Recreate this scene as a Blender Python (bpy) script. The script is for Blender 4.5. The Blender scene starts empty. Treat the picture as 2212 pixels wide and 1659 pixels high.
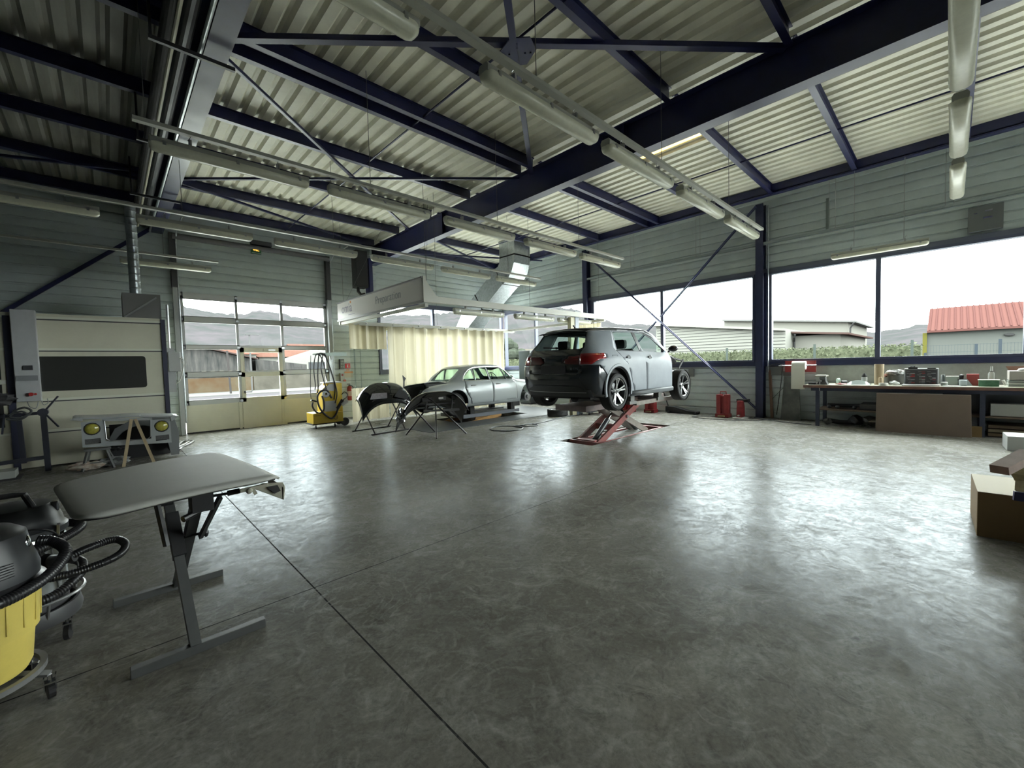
import bpy, bmesh, math, random
from math import sin, cos, pi, radians as R
from mathutils import Vector as V, Matrix
sc = bpy.context.scene
# ---------------------------------------------------------------- camera
CAM = V((0, 0, 1.57))
yaw, pitch, roll = R(43.7385), R(-2.6032), R(-1.53413)
fw = V((sin(yaw) * cos(pitch), cos(yaw) * cos(pitch), sin(pitch)))
rt = fw.cross(V((0, 0, 1))).normalized()
up = rt.cross(fw)
r2 = rt * cos(roll) + up * sin(roll)
u2 = -rt * sin(roll) + up * cos(roll)
cd = bpy.data.cameras.new('camera')
cd.sensor_width = 36.0
cd.lens = 907.38 / 2212 * 36.0
cd.clip_end = 2000
cam = bpy.data.objects.new('camera', cd)
m = Matrix((r2, u2, -fw)).transposed().to_4x4()
m.translation = CAM
cam.matrix_world = m
sc.collection.objects.link(cam)
sc.camera = cam
# ---------------------------------------------------------------- view, world, lights
vs = sc.view_settings
vs.view_transform = 'Standard'
vs.look = 'None'
vs.gamma = 1.0
vs.use_curve_mapping = False
vs.exposure = 0.0
SKY = 22.0
w = bpy.data.worlds.new('overcast_sky')
sc.world = w
w.use_nodes = True
wn = w.node_tree.nodes
wl = w.node_tree.links
bgn = wn['Background']
tc = wn.new('ShaderNodeTexCoord')
sp = wn.new('ShaderNodeSeparateXYZ')
rm = wn.new('ShaderNodeValToRGB')
wl.new(tc.outputs['Generated'], sp.inputs[0])
wl.new(sp.outputs['Z'], rm.inputs[0])
rm.color_ramp.elements[0].position = 0.0
rm.color_ramp.elements[0].color = (0.95, 0.96, 0.95, 1)
rm.color_ramp.elements[1].position = 0.6
rm.color_ramp.elements[1].color = (0.96, 0.98, 0.97, 1)
wl.new(rm.outputs[0], bgn.inputs[0])
bgn.inputs[1].default_value = SKY
try:
    sc.cycles.max_bounces = 10
    sc.cycles.diffuse_bounces = 6
    sc.cycles.glossy_bounces = 4
    sc.cycles.transparent_max_bounces = 24
    sc.cycles.sample_clamp_indirect = 8.0
    sc.cycles.caustics_reflective = False
    sc.cycles.caustics_refractive = False
except Exception:
    pass


# ---------------------------------------------------------------- materials
MATS = {}


def mat(name, col, rough=0.5, metal=0.0, spec=0.5, var=0.0, vs_=8.0, bump=0.0, bs=60.0, coat=0.0, trans=0.0, alpha=1.0, col2=None, emit=None, stretch=None):
    if name in MATS:
        return MATS[name]
    m = bpy.data.materials.new(name)
    m.use_nodes = True
    nt = m.node_tree
    b = nt.nodes['Principled BSDF']
    b.inputs['Base Color'].default_value = (*col, 1)
    b.inputs['Roughness'].default_value = rough
    b.inputs['Metallic'].default_value = metal
    b.inputs['Specular IOR Level'].default_value = spec
    b.inputs['Coat Weight'].default_value = coat
    b.inputs['Coat Roughness'].default_value = 0.08
    b.inputs['Transmission Weight'].default_value = trans
    b.inputs['Alpha'].default_value = alpha
    if emit:
        b.inputs['Emission Color'].default_value = (*emit[:3], 1)
        b.inputs['Emission Strength'].default_value = emit[3]
    if var > 0 or bump > 0:
        g = nt.nodes.new('ShaderNodeNewGeometry')
        src = g.outputs['Position']
        if stretch:
            mp = nt.nodes.new('ShaderNodeMapping')
            mp.inputs['Scale'].default_value = stretch
            nt.links.new(src, mp.inputs[0])
            src = mp.outputs[0]
    if var > 0:
        n = nt.nodes.new('ShaderNodeTexNoise')
        n.inputs['Scale'].default_value = vs_
        n.inputs['Detail'].default_value = 6
        n.inputs['Roughness'].default_value = 0.65
        nt.links.new(src, n.inputs['Vector'])
        rp = nt.nodes.new('ShaderNodeValToRGB')
        rp.color_ramp.elements[0].position = 0.32
        rp.color_ramp.elements[1].position = 0.7
        c2 = col2 if col2 else tuple(c * (1 - var) for c in col)
        rp.color_ramp.elements[0].color = (*c2, 1)
        rp.color_ramp.elements[1].color = (*[min(1, c * (1 + var * 0.25)) for c in col], 1)
        nt.links.new(n.outputs['Fac'], rp.inputs[0])
        nt.links.new(rp.outputs[0], b.inputs['Base Color'])
    if bump > 0:
        n2 = nt.nodes.new('ShaderNodeTexNoise')
        n2.inputs['Scale'].default_value = bs
        n2.inputs['Detail'].default_value = 3
        nt.links.new(src, n2.inputs['Vector'])
        bp = nt.nodes.new('ShaderNodeBump')
        bp.inputs['Strength'].default_value = bump
        bp.inputs['Distance'].default_value = 0.01
        nt.links.new(n2.outputs['Fac'], bp.inputs['Height'])
        nt.links.new(bp.outputs[0], b.inputs['Normal'])
    MATS[name] = m
    return m


def glass_mat(name, tint, gloss=0.45, rough=0.02):
    if name in MATS:
        return MATS[name]
    m = bpy.data.materials.new(name)
    m.use_nodes = True
    nt = m.node_tree
    nt.nodes.remove(nt.nodes['Principled BSDF'])
    out = nt.nodes['Material Output']
    t = nt.nodes.new('ShaderNodeBsdfTransparent')
    t.inputs[0].default_value = (*tint, 1)
    gl = nt.nodes.new('ShaderNodeBsdfGlossy')
    gl.inputs['Roughness'].default_value = rough
    fr = nt.nodes.new('ShaderNodeFresnel')
    fr.inputs[0].default_value = 1.45
    mx = nt.nodes.new('ShaderNodeMixShader')
    ge = nt.nodes.new('ShaderNodeNewGeometry')
    ml = nt.nodes.new('ShaderNodeMath')
    ml.operation = 'MULTIPLY_ADD'      # no internal reflection on the far face
    nt.links.new(ge.outputs['Backfacing'], ml.inputs[0])
    ml.inputs[1].default_value = -gloss
    ml.inputs[2].default_value = gloss
    m2 = nt.nodes.new('ShaderNodeMath')
    m2.operation = 'MULTIPLY'
    nt.links.new(fr.outputs[0], m2.inputs[0])
    nt.links.new(ml.outputs[0], m2.inputs[1])
    nt.links.new(m2.outputs[0], mx.inputs[0])
    nt.links.new(t.outputs[0], mx.inputs[1])
    nt.links.new(gl.outputs[0], mx.inputs[2])
    nt.links.new(mx.outputs[0], out.inputs[0])
    MATS[name] = m
    return m


BLUE = mat('navy_paint', (0.013, 0.016, 0.072), 0.38, var=0.25, vs_=5)
BLUE2 = mat('blue_paint', (0.022, 0.028, 0.075), 0.4, var=0.2, vs_=5)
CLAD = mat('wall_cladding', (0.52, 0.585, 0.59), 0.4, var=0.1, vs_=3)
DECK = mat('roof_deck', (0.76, 0.745, 0.62), 0.5, var=0.15, vs_=2.5)
WHITE = mat('white_plastic', (0.72, 0.72, 0.66), 0.4)
CREAM = mat('cream_panel', (0.60, 0.585, 0.47), 0.45, var=0.08, vs_=2)
GREYP = mat('grey_panel', (0.42, 0.43, 0.44), 0.45, var=0.06)
BLACK = mat('black_plastic', (0.018, 0.018, 0.02), 0.35)
BLACKM = mat('black_matt', (0.02, 0.02, 0.022), 0.7)
RUBBER = mat('rubber', (0.022, 0.022, 0.023), 0.75, bump=0.2, bs=80)
CHROME = mat('chrome', (0.75, 0.76, 0.78), 0.12, metal=1.0)
STEEL = mat('steel', (0.45, 0.46, 0.47), 0.3, metal=1.0, var=0.15)
GALV = mat('galvanised_steel', (0.50, 0.54, 0.56), 0.33, metal=0.85, var=0.3, vs_=14)
DSTEEL = mat('dark_steel', (0.06, 0.062, 0.068), 0.42, metal=0.4, var=0.2)
ALU = mat('aluminium_frame', (0.42, 0.43, 0.42), 0.4, metal=0.3)
WOOD = mat('pale_wood', (0.42, 0.33, 0.20), 0.6, var=0.25, vs_=20, stretch=(1, 1, 0.2))
CARD = mat('cardboard', (0.33, 0.22, 0.11), 0.8, var=0.12, vs_=6)
REDP = mat('red_paint', (0.30, 0.022, 0.022), 0.4, var=0.2)
LENSW = mat('lamp_diffuser', (0.78, 0.79, 0.64), 0.25, var=0.1, vs_=12)
TRAY = mat('lamp_rail_grey', (0.42, 0.43, 0.38), 0.45)
GLASS = glass_mat('window_glass', (0.93, 0.97, 0.96), 0.06)

# ---------------------------------------------------------------- mesh helpers


class B:
    def __init__(s):
        s.b = bmesh.new()

    def _m(s, verts, mtx):
        if mtx is not None:
            bmesh.ops.transform(s.b, matrix=mtx, verts=verts)
        return s

    def box(s, x0, x1, y0, y1, z0, z1, mtx=None):
        vs = [s.b.verts.new((x, y, z)) for x in (x0, x1) for y in (y0, y1) for z in (z0, z1)]
        for f in ((0, 1, 3, 2), (4, 6, 7, 5), (0, 4, 5, 1), (2, 3, 7, 6), (0, 2, 6, 4), (1, 5, 7, 3)):
            s.b.faces.new([vs[i] for i in f])
        return s._m(vs, mtx)

    def bar(s, p0, p1, w, h, upv=(0, 0, 1), off=(0, 0)):
        p0, p1 = V(p0), V(p1)
        d = (p1 - p0)
        L = d.length
        d.normalize()
        upv = V(upv)
        if abs(d.dot(upv)) > 0.98:
            upv = V((1, 0, 0))
        x = d.cross(upv).normalized()
        y = x.cross(d)
        mt = Matrix((x, y, d)).transposed().to_4x4()
        mt.translation = p0
        return s.box(-w / 2 + off[0], w / 2 + off[0], -h / 2 + off[1], h / 2 + off[1], 0, L, mt)

    def prof(s, p0, p1, pts, upv=(0, 0, 1)):
        """extrude the closed 2D outline pts (x across, y up) from p0 to p1"""
        p0, p1 = V(p0), V(p1)
        d = (p1 - p0)
        L = d.length
        d.normalize()
        upv = V(upv)
        x = d.cross(upv).normalized()
        y = x.cross(d)
        a = [s.b.verts.new(p0 + x * q[0] + y * q[1]) for q in pts]
        c = [s.b.verts.new(v.co + d * L) for v in a]
        n = len(a)
        s.b.faces.new(a[::-1])
        s.b.faces.new(c)
        for i in range(n):
            s.b.faces.new((a[i], a[(i + 1) % n], c[(i + 1) % n], c[i]))
        return s

    def ibeam(s, p0, p1, w, h, tf=0.015, tw=0.012):
        a, t, b_, c = w / 2, tw / 2, h / 2, tf
        return s.prof(p0, p1, [(-a, -b_), (a, -b_), (a, -b_ + c), (t, -b_ + c), (t, b_ - c), (a, b_ - c), (a, b_), (-a, b_), (-a, b_ - c), (-t, b_ - c), (-t, -b_ + c), (-a, -b_ + c)])

    def tube(s, pts, r, n=10, cap=True, closed=False):
        pts = [V(p) for p in pts]
        k = len(pts)
        rs = r if isinstance(r, (list, tuple)) else [r] * k
        rings = []
        prev = None
        for i, p in enumerate(pts):
            if closed:
                t = pts[(i + 1) % k] - pts[i - 1]
            else:
                t = pts[min(i + 1, k - 1)] - pts[max(i - 1, 0)]
            t.normalize()
            if prev is None:
                a = V((0, 0, 1)) if abs(t.z) < 0.9 else V((1, 0, 0))
                x = t.cross(a).normalized()
            else:
                x = (prev - t * prev.dot(t))
                x = x.normalized() if x.length > 1e-6 else t.orthogonal().normalized()
            prev = x
            y = t.cross(x)
            rings.append([s.b.verts.new(p + (x * cos(2 * pi * j / n) + y * sin(2 * pi * j / n)) * rs[i]) for j in range(n)])
        for i in range(k if closed else k - 1):
            A, C = rings[i], rings[(i + 1) % k]
            for j in range(n):
                s.b.faces.new((A[j], A[(j + 1) % n], C[(j + 1) % n], C[j]))
        if cap and not closed:
            s.b.faces.new(rings[0][::-1])
            s.b.faces.new(rings[-1])
        return s

    def cyl(s, p0, p1, r, n=20, r1=None):
        return s.tube([p0, p1], [r, r if r1 is None else r1], n)

    def lathe(s, prof, n=32, mtx=None, closed=False):
        """prof: (radius, z) pairs about z"""
        rings = []
        allv = []
        for (r, z) in prof:
            if r < 1e-6:
                v = s.b.verts.new((0, 0, z))
                rings.append([v])
                allv.append(v)
            else:
                q = [s.b.verts.new((r * cos(2 * pi * j / n), r * sin(2 * pi * j / n), z)) for j in range(n)]
                rings.append(q)
                allv += q
        seq = list(zip(rings[:-1], rings[1:]))
        if closed:
            seq.append((rings[-1], rings[0]))
        for A, C in seq:
            for j in range(n):
                a0, a1 = A[j % len(A)], A[(j + 1) % len(A)]
                c0, c1 = C[j % len(C)], C[(j + 1) % len(C)]
                vs = []
                for v in (a0, a1, c1, c0):
                    if v not in vs:
                        vs.append(v)
                if len(vs) > 2:
                    s.b.faces.new(vs)
        return s._m(allv, mtx)

    def prism(s, poly, y0, y1, mtx=None, plane='xz'):
        """closed polygon (a,b) extruded along the third axis"""
        def P(a, b_, c):
            return (a, c, b_) if plane == 'xz' else ((a, b_, c) if plane == 'xy' else (c, a, b_))
        a = [s.b.verts.new(P(p[0], p[1], y0)) for p in poly]
        c = [s.b.verts.new(P(p[0], p[1], y1)) for p in poly]
        n = len(a)
        s.b.faces.new(a[::-1])
        s.b.faces.new(c)
        for i in range(n):
            s.b.faces.new((a[i], a[(i + 1) % n], c[(i + 1) % n], c[i]))
        return s._m(a + c, mtx)

    def grid(s, rows, close_u=False):
        """rows of points -> quads"""
        g = [[s.b.verts.new(p) for p in r] for r in rows]
        for i in range(len(g) - 1 + (1 if close_u else 0)):
            for j in range(len(g[0]) - 1):
                A, C = g[i], g[(i + 1) % len(g)]
                s.b.faces.new((A[j], A[j + 1], C[j + 1], C[j]))
        return s

    def ball(s, c, r, mtx=None, n=12, sq=(1, 1, 1)):
        ret = bmesh.ops.create_uvsphere(s.b, u_segments=n * 2, v_segments=n, radius=r)
        for v in ret['verts']:
            v.co = V((v.co.x * sq[0], v.co.y * sq[1], v.co.z * sq[2])) + V(c)
        return s._m(ret['verts'], mtx)


def link(o):
    sc.collection.objects.link(o)
    return o


WM = {}


SPLIT = {'hanger', 'clip', 'edge_trim', 'lower_panel', 'pad', 'hinge', 'bracket', 'strut', 'clamp_handle', 'fitting', 'support_pad', 'latch', 'hanger_rod', 'post', 'top_rail', 'wing_tip', 'cable_loop', 'gate_post'}


def islands(bm):
    seen, res = set(), []
    for v in bm.verts:
        if v in seen:
            continue
        st_, comp = [v], []
        seen.add(v)
        while st_:
            q = st_.pop()
            comp.append(q)
            for e in q.link_edges:
                o_ = e.other_vert(q)
                if o_ not in seen:
                    seen.add(o_)
                    st_.append(o_)
        res.append(comp)
    return res


def out(name, b, m, parent=None, **k):
    if name in SPLIT and parent is not None:
        bm = b.b if isinstance(b, B) else b
        comps = islands(bm)
        if len(comps) > 1:
            r = None
            for comp in comps:
                nb = bmesh.new()
                mp = {v: nb.verts.new(v.co) for v in comp}
                fs = {f for v in comp for f in v.link_faces}
                for f in fs:
                    nb.faces.new([mp[v] for v in f.verts])
                r = out1(name, nb, m, parent, **k)
            bm.free()
            return r
    return out1(name, b, m, parent, **k)


def out1(name, b, m, parent=None, smooth=False, world=True, bevel=0, origin=None, solid=0, subd=0, label=None, auto=None):
    """link bmesh b as ONE mesh object; coordinates are in world space (world=True) or in the parent's own space"""
    bm = b.b if isinstance(b, B) else b
    bmesh.ops.recalc_face_normals(bm, faces=bm.faces)
    me = bpy.data.meshes.new(name)
    mw = Matrix.Identity(4)
    if parent is not None:
        if world:
            bm.transform(WM[parent.name].inverted())
    else:
        if origin is None:
            xs = [v.co for v in bm.verts]
            if xs:
                origin = (sum(v.x for v in xs) / len(xs), sum(v.y for v in xs) / len(xs), min(v.z for v in xs))
            else:
                origin = (0, 0, 0)
        mw = Matrix.Translation(V(origin))
        bm.transform(mw.inverted())
    bm.to_mesh(me)
    bm.free()
    me.materials.append(m)
    if smooth:
        for p in me.polygons:
            p.use_smooth = True
        try:
            me.set_sharp_from_angle(angle=R(auto or 40))
        except Exception:
            pass
    o = bpy.data.objects.new(name, me)
    link(o)
    if parent is not None:
        o.parent = parent
        WM[o.name] = WM[parent.name].copy()
    else:
        o.matrix_world = mw
        WM[o.name] = mw
    if solid:
        md = o.modifiers.new('solid', 'SOLIDIFY')
        md.thickness = solid
        md.offset = -1
    if subd:
        md = o.modifiers.new('sub', 'SUBSURF')
        md.levels = subd
        md.render_levels = subd
    if bevel:
        md = o.modifiers.new('bevel', 'BEVEL')
        md.width = bevel
        md.segments = 2
        md.limit_method = 'ANGLE'
    if label:
        o['label'] = label
    return o


def thing(name, label, cat, loc=(0, 0, 0), rz=0.0, group=None, kind=None):
    o = bpy.data.objects.new(name, None)
    link(o)
    o.empty_display_size = 0.1
    mw = Matrix.Translation(V(loc)) @ Matrix.Rotation(rz, 4, 'Z')
    o.matrix_world = mw
    WM[o.name] = mw
    tag(o, label, cat, group, kind)
    return o


def tag(o, label=None, cat=None, group=None, kind=None):
    if label:
        o['label'] = label
    if cat:
        o['category'] = cat
    if group:
        o['group'] = group
    if kind:
        o['kind'] = kind
    return o


def copy_thing(root, loc, rz=0.0, label=None, group=None, tilt=None):
    def cp(o, par):
        c = o.copy()
        link(c)
        if par is not None:
            c.parent = par
        for ch in [x for x in bpy.data.objects if x.parent == o]:
            cp(ch, c)
        return c
    c = cp(root, None)
    mw = Matrix.Translation(V(loc)) @ Matrix.Rotation(rz, 4, 'Z')
    if tilt is not None:
        mw = mw @ tilt
    c.matrix_world = mw
    WM[c.name] = mw
    if label:
        c['label'] = label
    if group:
        c['group'] = group
    return c


def struct(name, b, m, label=None, parent=None, **k):
    o = out(name, b, m, parent, **k)
    if parent is None:
        o['kind'] = 'structure'
    if label:
        o['label'] = label
    return o


def arc(c, r, a0, a1, n, ax='xz'):
    o = []
    for i in range(n + 1):
        a = a0 + (a1 - a0) * i / n
        if ax == 'xz':
            o.append((c[0] + r * cos(a), c[1], c[2] + r * sin(a)))
        elif ax == 'xy':
            o.append((c[0] + r * cos(a), c[1] + r * sin(a), c[2]))
        else:
            o.append((c[0], c[1] + r * cos(a), c[2] + r * sin(a)))
    return o


def spline(pts, n=8):
    """Catmull-Rom through pts"""
    P = [V(p) for p in pts]
    P = [P[0] * 2 - P[1]] + P + [P[-1] * 2 - P[-2]]
    o = []
    for i in range(1, len(P) - 2):
        for k in range(n):
            t = k / n
            a, b_, c, d = P[i - 1], P[i], P[i + 1], P[i + 2]
            o.append(0.5 * ((2 * b_) + (c - a) * t + (2 * a - 5 * b_ + 4 * c - d) * t * t + (3 * b_ - a - 3 * c + d) * t ** 3))
    o.append(P[-2])
    return o


def rrect(w, h, r, n=4):
    o = []
    for cx, cy, a in ((w / 2 - r, h / 2 - r, 0), (-w / 2 + r, h / 2 - r, 90), (-w / 2 + r, -h / 2 + r, 180), (w / 2 - r, -h / 2 + r, 270)):
        for i in range(n + 1):
            t = R(a + 90 * i / n)
            o.append((cx + r * cos(t), cy + r * sin(t)))
    return o


random.seed(4)
# ================================================================ SHELL
WX, WY = 12.6, 13.66          # window wall and gate wall, inner faces
ZB, ZT, ZD = 5.05, 5.63, 5.80  # rafter bottom and top, roof deck
XL, YB = -5.5, -9.0


def floor_material():
    m = bpy.data.materials.new('polished_concrete')
    m.use_nodes = True
    nt = m.node_tree
    N, L = nt.nodes, nt.links
    b = N['Principled BSDF']
    g = N.new('ShaderNodeNewGeometry')
    P = g.outputs['Position']

    def noise(scale, det=5, rough=0.6, dist=0.0, vec=None):
        n = N.new('ShaderNodeTexNoise')
        n.inputs['Scale'].default_value = scale
        n.inputs['Detail'].default_value = det
        n.inputs['Roughness'].default_value = rough
        n.inputs['Distortion'].default_value = dist
        L.new(vec or P, n.inputs['Vector'])
        return n.outputs['Fac']

    def ramp(v, p0, p1, c0, c1):
        r = N.new('ShaderNodeValToRGB')
        r.color_ramp.elements[0].position = p0
        r.color_ramp.elements[1].position = p1
        r.color_ramp.elements[0].color = (*c0, 1)
        r.color_ramp.elements[1].color = (*c1, 1)
        L.new(v, r.inputs[0])
        return r.outputs[0]

    def mth(op, a, b_=None, c=None):
        n = N.new('ShaderNodeMath')
        n.operation = op
        for i, q in enumerate((a, b_, c)):
            if q is None:
                continue
            if isinstance(q, (int, float)):
                n.inputs[i].default_value = q
            else:
                L.new(q, n.inputs[i])
        return n.outputs[0]

    def mix(a, b_, f, typ='MIX'):
        n = N.new('ShaderNodeMix')
        n.data_type = 'RGBA'
        n.blend_type = typ
        for i, q in ((0, f), (6, a), (7, b_)):
            if isinstance(q, (int, float)):
                n.inputs[i].default_value = q
            elif isinstance(q, tuple):
                n.inputs[i].default_value = (*q, 1)
            else:
                L.new(q, n.inputs[i])
        return n.outputs[2]
    base = ramp(noise(0.7, 6, 0.6, 0.6), 0.3, 0.7, (0.125, 0.118, 0.101), (0.255, 0.245, 0.217))
    blot = noise(3.2, 8, 0.72, 1.2)
    base = mix(base, (0.34, 0.335, 0.305), ramp(blot, 0.50, 0.68, (0, 0, 0), (0.7, 0.7, 0.7)))
    base = mix(base, (0.09, 0.087, 0.076), ramp(noise(4.5, 8, 0.75, 2.5), 0.53, 0.68, (0, 0, 0), (0.7, 0.7, 0.7)))
    # trowel swirls
    vo = N.new('ShaderNodeTexVoronoi')
    vo.feature = 'DISTANCE_TO_EDGE'
    vo.inputs['Scale'].default_value = 3.0
    dist = N.new('ShaderNodeTexNoise')
    dist.inputs['Scale'].default_value = 2.6
    dist.inputs['Detail'].default_value = 5
    L.new(P, dist.inputs['Vector'])
    vm = N.new('ShaderNodeVectorMath')
    vm.operation = 'MULTIPLY_ADD'
    L.new(dist.outputs['Color'], vm.inputs[0])
    vm.inputs[1].default_value = (1.6, 1.6, 0)
    L.new(P, vm.inputs[2])
    L.new(vm.outputs[0], vo.inputs['Vector'])
    scr = ramp(vo.outputs['Distance'], 0.0, 0.05, (0.35, 0.35, 0.35), (0, 0, 0))
    scm = mix(scr, (0, 0, 0), ramp(noise(1.3, 3), 0.4, 0.6, (1, 1, 1), (0, 0, 0)))
    base = mix(base, (0.30, 0.297, 0.27), scm)
    vf = noise(38, 4, 0.7)
    base = mix(base, ramp(vf, 0.3, 0.75, (0.55, 0.55, 0.55), (1.25, 1.25, 1.25)), 0.55, 'MULTIPLY')
    # saw-cut joints
    s = N.new('ShaderNodeSeparateXYZ')
    L.new(P, s.inputs[0])
    j = None
    for ax, c, lo, hi in (('X', 0.99, -99, 99), ('X', 6.55, -99, 99), ('X', -4.57, -99, 99), ('Y', 3.16, -99, 6.55), ('Y', 5.8, -99, 0.99), ('Y', -2.4, -99, 99)):
        d = mth('ABSOLUTE', mth('SUBTRACT', s.outputs[ax], c))
        k = mth('LESS_THAN', d, 0.005)
        if ax == 'Y':
            k = mth('MULTIPLY', k, mth('LESS_THAN', s.outputs['X'], hi))
        j = k if j is None else mth('MAXIMUM', j, k)
    base = mix(base, (0.03, 0.03, 0.03), j)
    # fallen paint chips and mud print near the camera
    for (x, y, a, c, q) in ((0.16, 1.42, 0.05, 0.022, 0.6),):
        dx = mth('DIVIDE', mth('SUBTRACT', s.outputs['X'], x), a)
        dy = mth('DIVIDE', mth('SUBTRACT', s.outputs['Y'], y), c)
        dd = mth('ADD', mth('MULTIPLY', dx, dx), mth('MULTIPLY', dy, dy))
        base = mix(base, (0.5, 0.49, 0.42), mth('LESS_THAN', mth('ADD', dd, mth('MULTIPLY', blot, 1.2)), 1.4))
    # short arc-shaped trowel marks
    vcc = N.new('ShaderNodeTexVoronoi')
    vcc.inputs['Scale'].default_value = 2.1
    vcc.inputs['Randomness'].default_value = 1.0
    vm3 = N.new('ShaderNodeVectorMath')
    vm3.operation = 'MULTIPLY_ADD'
    L.new(dist.outputs['Color'], vm3.inputs[0])
    vm3.inputs[1].default_value = (0.35, 0.35, 0)
    L.new(P, vm3.inputs[2])
    L.new(vm3.outputs[0], vcc.inputs['Vector'])
    rings = mth('SINE', mth('MULTIPLY', vcc.outputs['Distance'], 46.0))
    arcs = mth('MULTIPLY', ramp(rings, 0.55, 1.0, (0, 0, 0), (1, 1, 1)), ramp(noise(5.0, 6, 0.7, 1.0), 0.48, 0.62, (0, 0, 0), (1, 1, 1)))
    base = mix(base, (0.31, 0.305, 0.28), mth('MULTIPLY', arcs, 0.5))
    arcs2 = mth('MULTIPLY', ramp(rings, 0.5, 1.0, (1, 1, 1), (0, 0, 0)), ramp(noise(4.2, 6, 0.7, 2.0), 0.56, 0.68, (0, 0, 0), (1, 1, 1)))
    base = mix(base, (0.09, 0.088, 0.078), mth('MULTIPLY', arcs2, 0.5))
    N.remove(b)
    dif = N.new('ShaderNodeBsdfDiffuse')
    glo = N.new('ShaderNodeBsdfGlossy')
    glo.inputs['Color'].default_value = (0.9, 0.95, 1.0, 1)
    L.new(base, dif.inputs['Color'])
    ro = ramp(noise(4.0, 8, 0.75, 1.6), 0.35, 0.7, (0.19, 0.19, 0.19), (0.36, 0.36, 0.36))
    L.new(ro, glo.inputs['Roughness'])
    bp = N.new('ShaderNodeBump')
    bp.inputs['Strength'].default_value = 0.09
    bp.inputs['Distance'].default_value = 0.01
    hh = mth('ADD', mth('ADD', mth('MULTIPLY', noise(9.0, 8, 0.75, 1.2), 0.8), mth('MULTIPLY', noise(30, 3), 0.15)), mth('MULTIPLY', arcs, 0.25))
    L.new(hh, bp.inputs['Height'])
    L.new(bp.outputs[0], glo.inputs['Normal'])
    fr = N.new('ShaderNodeFresnel')
    fr.inputs[0].default_value = 1.5
    pol = mix(ramp(noise(2.5, 8, 0.7, 1.5), 0.34, 0.66, (0.05, 0.05, 0.05), (0.26, 0.26, 0.26)), ramp(noise(8.0, 6, 0.8, 2.5), 0.42, 0.58, (0.07, 0.07, 0.07), (0.30, 0.30, 0.30)), 0.5)
    fac = mth('MULTIPLY', mth('MULTIPLY', mth('POWER', fr.outputs[0], 0.65), pol), mth('SUBTRACT', 1.0, j))
    mx = N.new('ShaderNodeMixShader')
    L.new(fac, mx.inputs[0])
    L.new(dif.outputs[0], mx.inputs[1])
    L.new(glo.outputs[0], mx.inputs[2])
    L.new(mx.outputs[0], N['Material Output'].inputs[0])
    return m


FLOORM = floor_material()
PIT1 = (6.53, 9.75, 4.68, 5.48)     # pit of the lift under the hatchback
PIT2 = (6.9, 9.6, 9.35, 10.6)       # pit of the lift in the preparation bay
fl = B()
xs = sorted({XL, PIT1[0], PIT1[1], PIT2[0], PIT2[1], WX + 0.3})
ys = sorted({YB, PIT1[2], PIT1[3], PIT2[2], PIT2[3], WY + 0.3})
for i in range(len(xs) - 1):
    for j in range(len(ys) - 1):
        cx_, cy_ = (xs[i] + xs[i + 1]) / 2, (ys[j] + ys[j + 1]) / 2
        if any(p[0] < cx_ < p[1] and p[2] < cy_ < p[3] for p in (PIT1, PIT2)):
            continue
        fl.box(xs[i], xs[i + 1], ys[j], ys[j + 1], -0.3, 0)
for p in (PIT1, PIT2):
    fl.box(p[0] - 0.1, p[1] + 0.1, p[2] - 0.1, p[3] + 0.1, -0.42, -0.3)
struct('floor', fl, FLOORM, 'grey polished concrete workshop floor', origin=(0, 0, 0))


def clad(name, horiz, x0, x1, z0, z1, pos, side, mate=CLAD, pitch=0.2, label=None):
    """ribbed cladding in the plane horiz='x' (runs along x at y=pos) or 'y'; the outline is real corrugated sheet"""
    n = int(round((z1 - z0) / pitch))
    pr = []
    z = z0
    while z < z1 - 1e-4:
        e = min(z + pitch, z1)
        pr += [(0, z), (0, e - 0.05)] if e - z > 0.06 else [(0, z), (0, e)]
        if e - z > 0.06:
            pr += [(0.028, e - 0.042), (0.028, e - 0.010), (0, e)]
        z = e
    rows = []
    for t in (x0, x1):
        rows.append([((t, pos + side * p[0], p[1]) if horiz == 'x' else (pos + side * p[0], t, p[1])) for p in pr])
    b = B().grid(rows)
    if horiz == 'x':
        b.box(x0, x1, *sorted((pos + side * 0.04, pos + side * 0.12)), z0, z1)
    else:
        b.box(*sorted((pos + side * 0.04, pos + side * 0.12)), x0, x1, z0, z1)
    return struct(name, b, mate, label, origin=(x0, pos, z0) if horiz == 'x' else (pos, x0, z0))


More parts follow.
